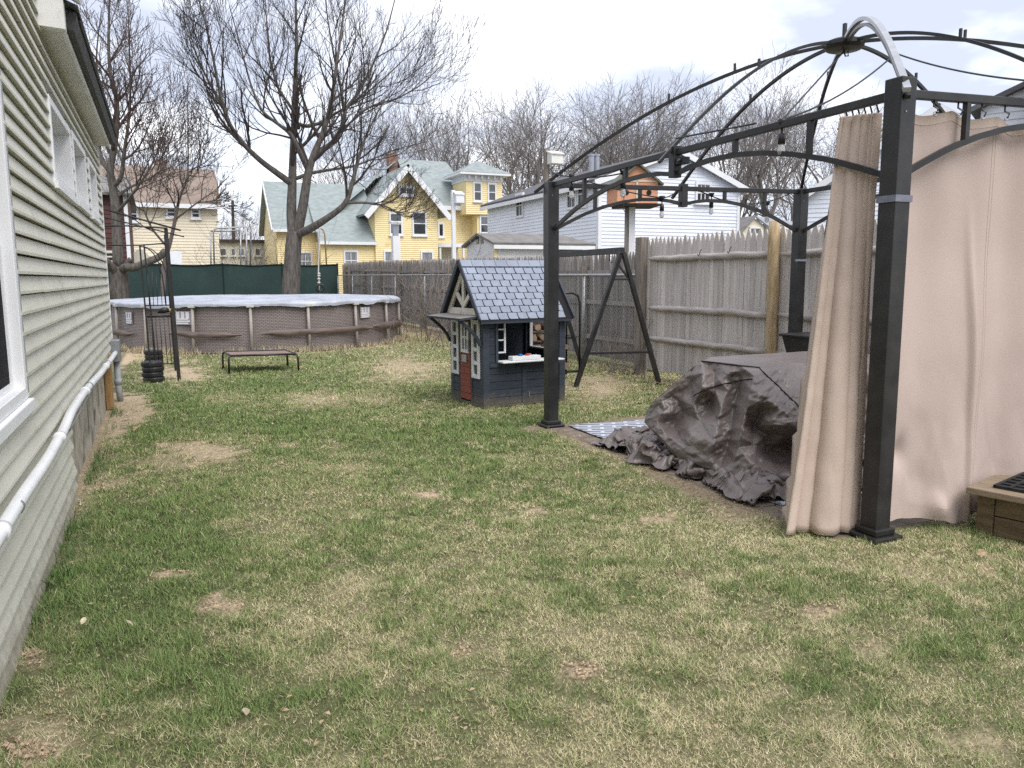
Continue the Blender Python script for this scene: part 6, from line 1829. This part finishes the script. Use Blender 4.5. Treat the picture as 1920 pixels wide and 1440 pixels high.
# ------------------------------------------------------------------ poles, bird houses, ropes
def bird(px, pyt, pyb, Y, wpx, lbl, body, rfm, pm_, pw=.05, name='bird_house', cat='bird house', postpx=None):
    c = AY(px, pyb, Y); t = AY(px, pyt, Y); w = abs(AY(px + wpx / 2, pyb, Y)[0] - AY(px - wpx / 2, pyb, Y)[0]) / 2
    r_ = root(name, (c[0], Y, 0), lbl, cat)
    hz = t[2] - c[2]
    MB().box((c[0] - w, Y - w * .8, c[2]), (c[0] + w, Y + w * .8, c[2] + hz * .72)).build('box', body, r_, bevel=.01)
    MB().slab((c[0] - w * 1.15, Y - w, c[2] + hz * .70), (c[0] + w * 1.15, Y - w, c[2] + hz * .70), (c[0] + w * 1.15, Y + w, c[2] + hz), (c[0] - w * 1.15, Y + w, c[2] + hz), .03).build('roof', rfm, r_)
    MB().prism([(c[0] - w + .002, Y - w * .8, c[2] + hz * .72), (c[0] - w + .002, Y + w * .8, c[2] + hz * .72), (c[0] - w + .002, Y + w * .8, c[2] + hz * .93)], (2 * w - .004, 0, 0)).build('gable', body, r_)
    p = AY(postpx or px, pyb, Y)
    MB().box((p[0] - pw, Y + w * .8 + .003 if postpx else Y - pw, 0), (p[0] + pw, (Y + w * .8 + .003 if postpx else Y - pw) + 2 * pw, c[2] if not postpx else t[2] + .05)).build('post', pm_, r_)
    return r_
bird(1041, 281, 308, 18.0, 22, 'white wooden nest box on a tall grey post behind the gazebo corner', 'white_trim', 'white_trim', 'grey_post', .06, postpx=1031)
bird(861, 358, 381, 38.0, 15, 'white box on a tall white pole before the yellow house', 'house_white_trim', 'house_white_trim', 'house_white_trim', .09, postpx=853)
# white tapered stand with a flat top
Yp = 40.0
q = AY(741, 416, Yp)
fs = root('feeder_post', (q[0], Yp, 0), 'white square post with tapered neck and flat tray before the yellow house', 'post')
zt_, zn, zs = q[2], AY(741, 443, Yp)[2], AY(741, 421, Yp)[2]
MB().box((q[0] - .30, Yp - .3, zt_ - .06), (q[0] + .30, Yp + .3, zt_ + .03)).build('tray', 'house_white_trim', fs)
MB().hexa([(q[0] - .12, Yp - .12, zn), (q[0] + .12, Yp - .12, zn), (q[0] + .12, Yp + .12, zn), (q[0] - .12, Yp + .12, zn), (q[0] - .17, Yp - .17, zs), (q[0] + .17, Yp - .17, zs), (q[0] + .17, Yp + .17, zs), (q[0] - .17, Yp + .17, zs)]).build('neck', 'camera_grey', fs)
MB().box((q[0] - .19, Yp - .19, 0), (q[0] + .19, Yp + .19, zn)).build('post', 'house_white_trim', fs)
# coral martin house
Yo = 12.3
oc = AY(1184, 385, Yo)
ob = root('bird_house', (oc[0], Yo, 0), 'large coral wooden bird house with mossy roof on a white post', 'bird house', rz=rad(-18))
sz = 14.2 / 1470
def ol(x, y, z): return (x, y, z)
ow, od = .30, .30
zb_, ze_, zp_ = oc[2], AY(1184, 343, Yo)[2], AY(1184, 318, Yo)[2] + .06
MB().box((-.36, -.42, zb_), (.36, .42, ze_ - .01)).build('box', 'coral_wood', ob)
MB().prism([(-.36, -.42, ze_ - .01), (.36, -.42, ze_ - .01), (0, -.42, zp_ - .05)], (0, .84, 0)).build('gable', 'coral_wood', ob)
for sx in (-1, 1):
    MB().slab((0, -.5, zp_), (0, .5, zp_), (sx * .45, .5, ze_ - .07), (sx * .45, -.5, ze_ - .07), .03).build('roof', 'mossy_roof', ob)
for a, b in (((-.03, -.432, zb_), (.0, -.421, ze_)), ((-.36, -.432, ze_ - .03), (.36, -.421, ze_ - .005))):
    MB().box(a, b).build('trim', 'truss_beige', ob)
MB().box((-.28, -.40, zb_ - .035), (.44, .36, zb_ - .002)).build('tray', 'dark_trim', ob)
MB().tube([(-.20, -.421, zb_ + .18), (-.20, -.43, zb_ + .18)], .045, 12).build('entry_hole', 'void_black', ob)
MB().tube([(.2, -.421, zb_ + .18), (.2, -.43, zb_ + .18)], .045, 12).build('entry_hole', 'void_black', ob)
MB().box((-.05, -.05, 0), (.06, .06, zb_ - .036)).build('post', 'house_white_trim', ob)
MB().box((-.115, -.03, 0), (-.055, .03, zb_ - .036)).build('post', 'grey_post', ob)
MB().tube([(-.24, -.44, ze_ - .1), (-.26, -.46, zb_ - .1), (-.22, -.47, zb_ - .2), (-.05, -.47, zb_ - .2)], .006, 5).build('wire', 'dark_trim', ob)
# clothes pole, trampoline frame, utility pole
cpy = 30.0
def pipe(r_, name, pxs, Y, rr=.03, m='galv'): return MB().tube([AY(px, py, Y) for px, py in pxs], rr, 8).build(name, m, r_, smooth=True)
clp = root('clothes_pole', (AY(598, 500, 34)[0], 34.0, 0), 'thin grey bent metal pole standing before the yellow house', 'pole')
pipe(clp, 'pole', [(600, 520), (598, 470), (595, 436), (590, 431)], 34, .03); pipe(clp, 'pole', [(613, 510), (609, 440), (605, 430), (597, 428)], 34, .03, 'brown_post')
tf = root('trampoline_frame', (AY(430, 500, 37)[0], 37.0, 0), 'grey tubular trampoline net frame standing behind the green screen', 'trampoline')
for pts_, Y in (([(396, 530), (395, 436)], 38.5), ([(403, 530), (400, 438), (402, 430), (410, 428), (460, 425), (468, 428), (470, 436), (470, 530)], 37), ([(452, 530), (451, 432)], 38.5), ([(395, 434), (452, 432)], 38.5), ([(463, 530), (462, 428)], 36)):
    pipe(tf, 'pole', pts_, Y, .035)
pipe(tf, 'ring', [(396, 512), (405, 514), (440, 515), (466, 512)], 36.5, .04)
up_ = root('utility_pole', (AY(437, 440, 75)[0], 75.0, 0), 'brown wooden utility pole beyond the flat building', 'utility pole')
MB().tube([(AY(437, 480, 75)[0], 75, 0), AY(436, 376, 75)], [.16, .12], 8).build('pole', 'dark_trim', up_, smooth=True)
MB().beam(AY(428, 386, 75), AY(445, 386, 75), .1, .12).build('crossarm', 'dark_trim', up_)

# ------------------------------------------------------------------ bare trees
def tube_set(mbx, branches, kfun):
    for P_, R_, lv in branches:
        mbx.tube(P_, R_, kfun(R_[0]), cap=False)


def grow(out, rnd, p, d, L, r, lv, maxlv, cfg):
    n = max(3, int(cfg['seg'][min(lv, len(cfg['seg']) - 1)]))
    P_ = [np.array(p, float)]; D = np.array(d, float) / np.linalg.norm(d)
    dirs = [D]
    for i in range(n):
        D = D + rnd.normal(0, cfg['wob'], 3) + np.array([0, 0, cfg['up'] * (1 if lv else .3)])
        D /= np.linalg.norm(D)
        P_.append(P_[-1] + D * L / n); dirs.append(D)
    R_ = r * (1 - np.linspace(0, 1, n + 1) * (1 - cfg['tip']))
    out.append((np.array(P_), np.maximum(R_, cfg['rmin']), lv))
    if lv >= maxlv: return
    spawn(out, rnd, np.array(P_), R_, np.array(dirs), L, lv, maxlv, cfg)


def spawn(out, rnd, P_, R_, dirs, L, lv, maxlv, cfg, t0=None):
    nc = cfg['kids'][min(lv, len(cfg['kids']) - 1)]
    nc = max(1, int(round(nc * rnd.uniform(.75, 1.25))))
    ph_ = rnd.uniform(0, 6.28)
    for k in range(nc):
        lo = cfg['t0'] if t0 is None else t0
        t = lo + (1 - lo) * (k + rnd.uniform(.1, .9)) / nc
        if k == nc - 1: t = 1.0
        f = t * (len(P_) - 1); i = min(int(f), len(P_) - 2); q = P_[i] + (P_[i + 1] - P_[i]) * (f - i)
        D = dirs[min(i + 1, len(dirs) - 1)]
        a = np.cross(D, (0.3, .2, 1.0)); a /= np.linalg.norm(a) + 1e-9; b = np.cross(D, a)
        ph_ += 2.4 + rnd.uniform(-.5, .5)
        an = rad(rnd.uniform(*cfg['ang'])) if k < nc - 1 else rad(rnd.uniform(5, 20))
        nd = D * math.cos(an) + (a * math.cos(ph_) + b * math.sin(ph_)) * math.sin(an)
        nd = nd * cfg.get('flat', np.ones(3))
        ll = L * rnd.uniform(*cfg['len']) * (1.15 - .45 * t)
        rr = (R_[i] * (1 - (f - i)) + R_[i + 1] * (f - i)) * rnd.uniform(.45, .68)
        grow(out, rnd, q, nd, ll, max(rr, cfg['rmin']), lv + 1, maxlv, cfg)


def smooth_path(pts, n=14):
    pts = np.array(pts, float); t = np.linspace(0, len(pts) - 1, n); k = np.arange(len(pts))
    P_ = np.stack([np.interp(t, k, pts[:, c]) for c in range(3)], 1)
    for _ in range(2): P_[1:-1] = (P_[:-2] + 2 * P_[1:-1] + P_[2:]) / 4
    return P_


def limb_tree(name, lbl, base, Yb, limbs, cfg, maxlv, seed, mtrunk, mtwig, group=None):
    """limbs: (pixel path with depth offsets, r0, r1, first level)"""
    rnd = np.random.default_rng(seed)
    r_ = root(name, (base[0], base[1], 0), lbl, 'tree', group)
    tb = MB(); br = []
    for path, r0, r1, t0 in limbs:
        P_ = smooth_path([AY(a, b, Yb + dy) if b is not None else base for a, b, dy in path], 6 + 3 * len(path))
        R_ = r1 + (r0 * (1.0 if t0 is None else .78) - r1) * (1 - np.linspace(0, 1, len(P_))) ** 1.15
        tb.tube(P_, R_, 12 if r0 > .1 else 8)
        dirs = np.gradient(P_, axis=0); dirs /= np.linalg.norm(dirs, axis=1)[:, None]
        L = np.linalg.norm(np.diff(P_, axis=0), axis=1).sum()
        if t0 is not None:
            spawn(br, rnd, P_, R_, dirs, min(L, cfg['L0']), 0, maxlv, cfg, t0)
    tb.build('trunk', mtrunk, r_, smooth=True)
    cb = MB(); tube_set(cb, br, lambda r: 6 if r > .03 else (4 if r > .012 else 3))
    cb.build('crown', mtwig, r_, smooth=False)
    return r_, len(br)


cfgA = dict(seg=[5, 5, 5, 4, 4], wob=.11, up=.13, tip=.35, rmin=.0042, kids=[12, 7, 6, 4], t0=.22, ang=(20, 52), len=(.42, .68), L0=3.4)
TB = np.array([3.40, 23.5, 0.0])
main_limbs = [
    ([(545, None, 0), (545, 545, 0), (548, 500, 0), (550, 460, 0), (553, 435, 0)], .275, .215, None),
    ([(550, 440, 0), (546, 400, .1), (548, 345, .2), (549, 300, .3), (551, 240, .4), (553, 170, .5), (556, 90, .6), (555, 20, .6), (553, -60, .6)], .21, .02, .30),
    ([(556, 440, 0), (567, 395, -.2), (575, 340, -.3), (580, 315, -.4), (590, 285, -.4), (608, 245, -.5), (622, 190, -.6), (630, 130, -.6), (640, 60, -.5), (652, -40, -.4)], .20, .02, .30),
    ([(588, 290, -.4), (610, 278, -.3), (632, 262, 0), (643, 235, .3), (647, 205, .5), (672, 175, .8), (700, 120, 1.1), (725, 60, 1.3), (745, -20, 1.5)], .12, .015, .15),
    ([(548, 345, .2), (520, 325, 0), (490, 303, -.2), (460, 275, -.5), (430, 235, -.8), (413, 180, -1.0), (400, 110, -1.2), (385, 40, -1.3), (360, -40, -1.4)], .13, .012, .22),
    ([(420, 205, -.9), (395, 160, -1.0), (370, 110, -1.1), (350, 40, -1.2)], .06, .01, .2),
    ([(577, 318, -.3), (562, 285, -.6), (545, 250, -.8), (525, 235, -1.0), (490, 210, -1.2), (470, 160, -1.3), (452, 90, -1.3), (430, 10, -1.4)], .10, .012, .2),
    ([(556, 440, 0), (580, 430, -.6), (605, 415, -1.0), (630, 398, -1.3), (650, 380, -1.5), (660, 345, -1.6), (670, 305, -1.7), (682, 265, -1.8), (700, 225, -1.9), (725, 180, -2)], .16, .015, .45),
    ([(555, 335, .2), (580, 325, .5), (620, 318, .8), (660, 313, 1.0), (700, 298, 1.2), (740, 280, 1.3), (790, 268, 1.4)], .075, .012, .25),
    ([(650, 380, -1.5), (690, 380, -1.7), (720, 385, -1.8), (750, 400, -1.9), (775, 390, -2)], .05, .01, .2),
    ([(553, 230, .4), (575, 238, .8), (598, 232, 1.0), (625, 215, 1.2), (660, 195, 1.4), (700, 165, 1.5), (760, 110, 1.6), (800, 60, 1.6)], .08, .01, .2),
    ([(560, 240, .4), (552, 210, -.4), (520, 165, -.7), (505, 110, -.9), (500, 40, -1), (495, -30, -1)], .07, .01, .2),
    ([(640, 245, .2), (690, 200, -.3), (745, 185, -.6), (790, 160, -.8), (830, 120, -1)], .05, .01, .2),
    ([(645, 210, .5), (638, 160, .2), (625, 100, 0), (612, 20, 0), (605, -60, 0)], .06, .01, .2),
]
mt_, nb = limb_tree('maple_tree', 'big bare tree rising behind the round pool', TB, 23.5, main_limbs, cfgA, 3, 8, 'bark_main', 'bark_twig')

cfgB = dict(seg=[5, 5, 4, 4], wob=.14, up=.12, tip=.35, rmin=.0055, kids=[12, 7, 6, 4], t0=.2, ang=(22, 60), len=(.42, .68), L0=3.0)
LB = np.array([-1.24, 24.45, 0.0])
left_limbs = [
    ([(218, None, 0), (222, 600, 0), (226, 560, 0), (224, 520, 0), (222, 500, 0)], .27, .22, None),
    ([(222, 500, 0), (220, 450, .1), (218, 400, .2), (212, 350, .3), (205, 320, .3), (213, 285, .3), (220, 230, .4), (219, 180, .5), (207, 150, .6), (203, 90, .7), (205, 10, .8), (206, -60, .8)], .19, .02, .4),
    ([(224, 510, 0), (236, 500, -.3), (250, 503, -.5), (275, 492, -.6), (300, 482, -.7), (310, 470, -.8)], .12, .09, None),
    ([(224, 515, 0), (208, 500, -.2), (197, 488, -.4), (180, 478, -.5), (160, 450, -.6)], .13, .08, None),
    ([(222, 600, 0), (208, 570, -.5), (200, 545, -.8), (190, 520, -1)], .18, .12, None),
    ([(236, 500, -.2), (243, 488, -.3), (246, 486, -.3)], .09, .07, None),
    ([(212, 350, .3), (228, 335, 0), (232, 290, -.2), (240, 240, -.4), (245, 190, -.5), (243, 100, -.6), (240, 10, -.6)], .09, .012, .25),
    ([(205, 320, .3), (190, 300, .6), (180, 250, .8), (183, 180, .9), (180, 100, 1.0), (190, 20, 1.0)], .10, .012, .2),
    ([(218, 400, .2), (240, 375, -.5), (262, 345, -.8), (285, 310, -1), (300, 270, -1.2), (320, 220, -1.3)], .06, .01, .2),
    ([(216, 370, .2), (245, 350, .6), (275, 338, 1), (300, 322, 1.2), (325, 290, 1.4)], .06, .01, .2),
]
limb_tree('maple_tree', 'bare forked tree with sawn limbs beside the pool and house corner', LB, 24.45, left_limbs, cfgB, 3, 21, 'bark_main', 'bark_red')
cfgC = dict(seg=[4, 4, 4], wob=.14, up=.10, tip=.35, rmin=.006, kids=[10, 6, 4], t0=.2, ang=(25, 60), len=(.40, .65), L0=2.6)
SB = AY(300, 500, 27.0); SB[2] = 0
sap_limbs = [
    ([(298, None, 0), (305, 500, 0), (318, 460, 0), (328, 415, 0), (333, 385, 0), (342, 355, 0), (352, 335, 0), (353, 290, 0), (352, 230, .1), (352, 160, .1)], .10, .012, .35),
    ([(330, 410, 0), (350, 395, -.3), (372, 378, -.5), (400, 360, -.7), (430, 330, -.9)], .05, .01, .2),
    ([(352, 340, 0), (372, 320, .4), (380, 295, .5), (388, 265, .6), (392, 220, .7)], .045, .01, .2),
    ([(315, 465, 0), (285, 430, -.3), (272, 400, -.5), (262, 370, -.5), (270, 330, -.5)], .05, .01, .2),
    ([(372, 378, -.5), (410, 382, -.6), (450, 400, -.7)], .03, .008, .2),
]
limb_tree('young_tree', 'slender bare young tree in front of the cream house', SB, 27.0, sap_limbs, cfgC, 3, 33, 'bark_pale', 'bark_twig')

# far wood: a few grown prototypes, each copy its own tree
cfgF = [dict(seg=[5, 5, 4, 4, 3], wob=.16, up=.10, tip=.4, rmin=.010, kids=[7, 7, 6, 4], t0=.30, ang=(25, 58), len=(.55, .80), L0=5),
        dict(seg=[5, 5, 4, 4, 3], wob=.18, up=.13, tip=.4, rmin=.010, kids=[8, 6, 6, 4], t0=.25, ang=(20, 48), len=(.52, .78), L0=5),
        dict(seg=[5, 5, 4, 4, 3], wob=.14, up=.04, tip=.4, rmin=.010, kids=[6, 7, 6, 5], t0=.35, ang=(30, 70), len=(.55, .82), L0=5)]
FAR = [  # pixel x of trunk, top y, distance, kind, label
    (846, 165, 70, 0, 'bare spreading tree with dark fork rising behind the yellow gable roof'), (800, 205, 82, 1, 'finely branched bare tree over the yellow house ridge'), (932, 160, 74, 2, 'broad bare oak behind the yellow tower roof'),
    (975, 175, 66, 0, 'dense bare tree standing just right of the yellow tower'), (1040, 185, 78, 1, 'bare tree behind the grey nest box post'), (1085, 150, 64, 2, 'tall airy bare tree above the white house roof, next to the vent pipes'),
    (1112, 160, 60, 1, 'slim bare tree behind the vent pipes'), (1165, 235, 70, 0, 'low rounded bare tree above the white roof ridge'), (1210, 240, 66, 1, 'small bushy bare tree above the white roof ridge near the peak'),
    (1320, 190, 62, 1, 'bare tree behind the white house gable peak'), (1440, 150, 46, 0, 'tall pale bare tree between the two white houses'), (1395, 200, 58, 1, 'thin bare tree at the right corner of the white house'), (1490, 200, 52, 1, 'dark bare tree beside the white gable by the curtain'),
    (1540, 215, 60, 2, 'bare tree partly hidden by the bunched curtain'), (300, 160, 66, 1, 'tall bare tree behind the cream house roof'), (430, 390, 90, 1, 'small far bare tree behind the utility pole'), (395, 395, 84, 0, 'little far bare tree at the cream house corner'),
    (700, 250, 88, 1, 'hazy bare tree behind the teal roof of the yellow house'), (1250, 260, 90, 2, 'far bare tree behind the white roof slope')]
PROTO = {}
def proto(kind):
    if kind in PROTO: return PROTO[kind]
    rnd = np.random.default_rng(100 + kind)
    out = []; cfg = cfgF[kind]
    grow(out, rnd, (0, 0, -.3), (.02, .01, 1), 5.6, .34, 0, 4, cfg)
    ztop = np.percentile(np.concatenate([o[0][:, 2] for o in out]), 99.5)
    k = 15.0 / ztop
    tb, cb = MB(), MB()
    for P_, R_, lv in out:
        if lv <= 1: tb.tube(P_ * k, R_, 7 if lv == 0 else 5, cap=False)
        else: cb.tube(P_ * k, R_, 3, cap=False)
    a, b = tb.mesh('trunk'), cb.mesh('crown')
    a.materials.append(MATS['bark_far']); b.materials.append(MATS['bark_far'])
    PROTO[kind] = (a, b, len(out))
    return PROTO[kind]
for i, (px, pt_, Y, kd, lbl) in enumerate(FAR):
    a, b, _ = proto(kd)
    t = AY(px, pt_, Y)
    sc = t[2] / 15.0 * 1.04
    r_ = root('bare_tree', (t[0], Y, 0), lbl, 'tree', 'bare trees beyond the houses', rz=i * 2.1 + .4)
    sw_ = sc * (1.0 if kd != 2 else 1.1) * (.9 + .2 * ((i * 7) % 5) / 5)
    r_.scale = (sw_, sw_, sc)
    for nm, me in (('trunk', a), ('crown', b)):
        o = bpy.data.objects.new(nm, me); COL.objects.link(o); o.parent = r_

# brush behind the green screen and bare stems along the fence
def shrub(name, lbl, base, hgt, spread, n, seed, m='bark_red', r0=.012, group=None, cat='shrub'):
    rnd = np.random.default_rng(seed)
    cfg = dict(seg=[5, 4, 3], wob=.20, up=.03, tip=.3, rmin=.004, kids=[4, 3], t0=.3, ang=(20, 60), len=(.4, .7), L0=2)
    out = []
    for k in range(n):
        p = np.array(base) + (rnd.uniform(-1, 1) * spread[0], rnd.uniform(-1, 1) * spread[1], 0)
        grow(out, rnd, p, (rnd.normal(0, .35), rnd.normal(0, .35), 1), hgt * rnd.uniform(.6, 1.1), r0, 0, 2, cfg)
    b = MB(); tube_set(b, out, lambda r: 4 if r > .008 else 3)
    r_ = root(name, base, lbl, cat, group)
    b.build('stems', m, r_)
q = AY(490, 500, 36)
shrub('bramble', 'tangled reddish bramble above the green screen', (q[0], 36, 0), 2.6, (1.6, .4), 34, 51, r0=.02)
q = AY(440, 500, 40)
shrub('bramble', 'dark leafless brush behind the trampoline frame', (q[0], 40, 0), 3.0, (1.2, .5), 22, 52, 'bark_twig', .02)
for k, (px, py, hg, nn, lbl) in enumerate([(800, 640, 1.5, 9, 'bare whippy shrub with pale stems by the playhouse awning'), (770, 622, 1.0, 6, 'sparse leafless shrub by the pool end of the fence'), (830, 650, 1.6, 8, 'tall thin shrub stems just left of the playhouse'), (1165, 700, .6, 10, 'low twiggy brush at the foot of the chain link')]):
    q = G(px, py)
    q[0] = min(q[0], 6.45)
    shrub('fence_shrub', lbl, (q[0], q[1], 0), hg, (.25, .25), nn, 60 + k, 'bark_pale', .009, 'leafless shrubs along the fence')

# tire swing on the big tree
ry = 22.9
tsw = root('rope_swing', (AY(598, 540, ry)[0], ry, AY(598, 555, ry)[2]), 'white knotted rope with small black ring hanging from the big tree', 'swing')
pts_ = [AY(600, 420, ry), AY(598, 470, ry), AY(597, 512, ry), AY(598, 524, ry), AY(599, 545, ry)]
MB().tube(pts_, .018, 6).build('rope', 'rope', tsw, smooth=True)
for py_ in (513, 517, 523, 530):
    q = AY(598, py_, ry)
    MB().lathe([(.01, -.03), (.045, -.012), (.045, .012), (.01, .03)], q, 8).build('knot', 'rope', tsw, smooth=True)
q = AY(600, 540, ry)
an = np.linspace(0, 2 * PI, 21)
MB().tube([q + (.10 * math.cos(a), 0, .10 * math.sin(a)) for a in an], .035, 8, cap=False).build('ring', 'black_plastic', tsw, smooth=True)
print('blades', N_BLADES, 'tree branches', nb, {k: v[2] for k, v in PROTO.items()})
tris = sum(sum(len(p.vertices) - 2 for p in me.polygons) for me in bpy.data.meshes if len(me.polygons) < 200000) + N_BLADES
print('triangles', tris, 'objects', len(bpy.data.objects))
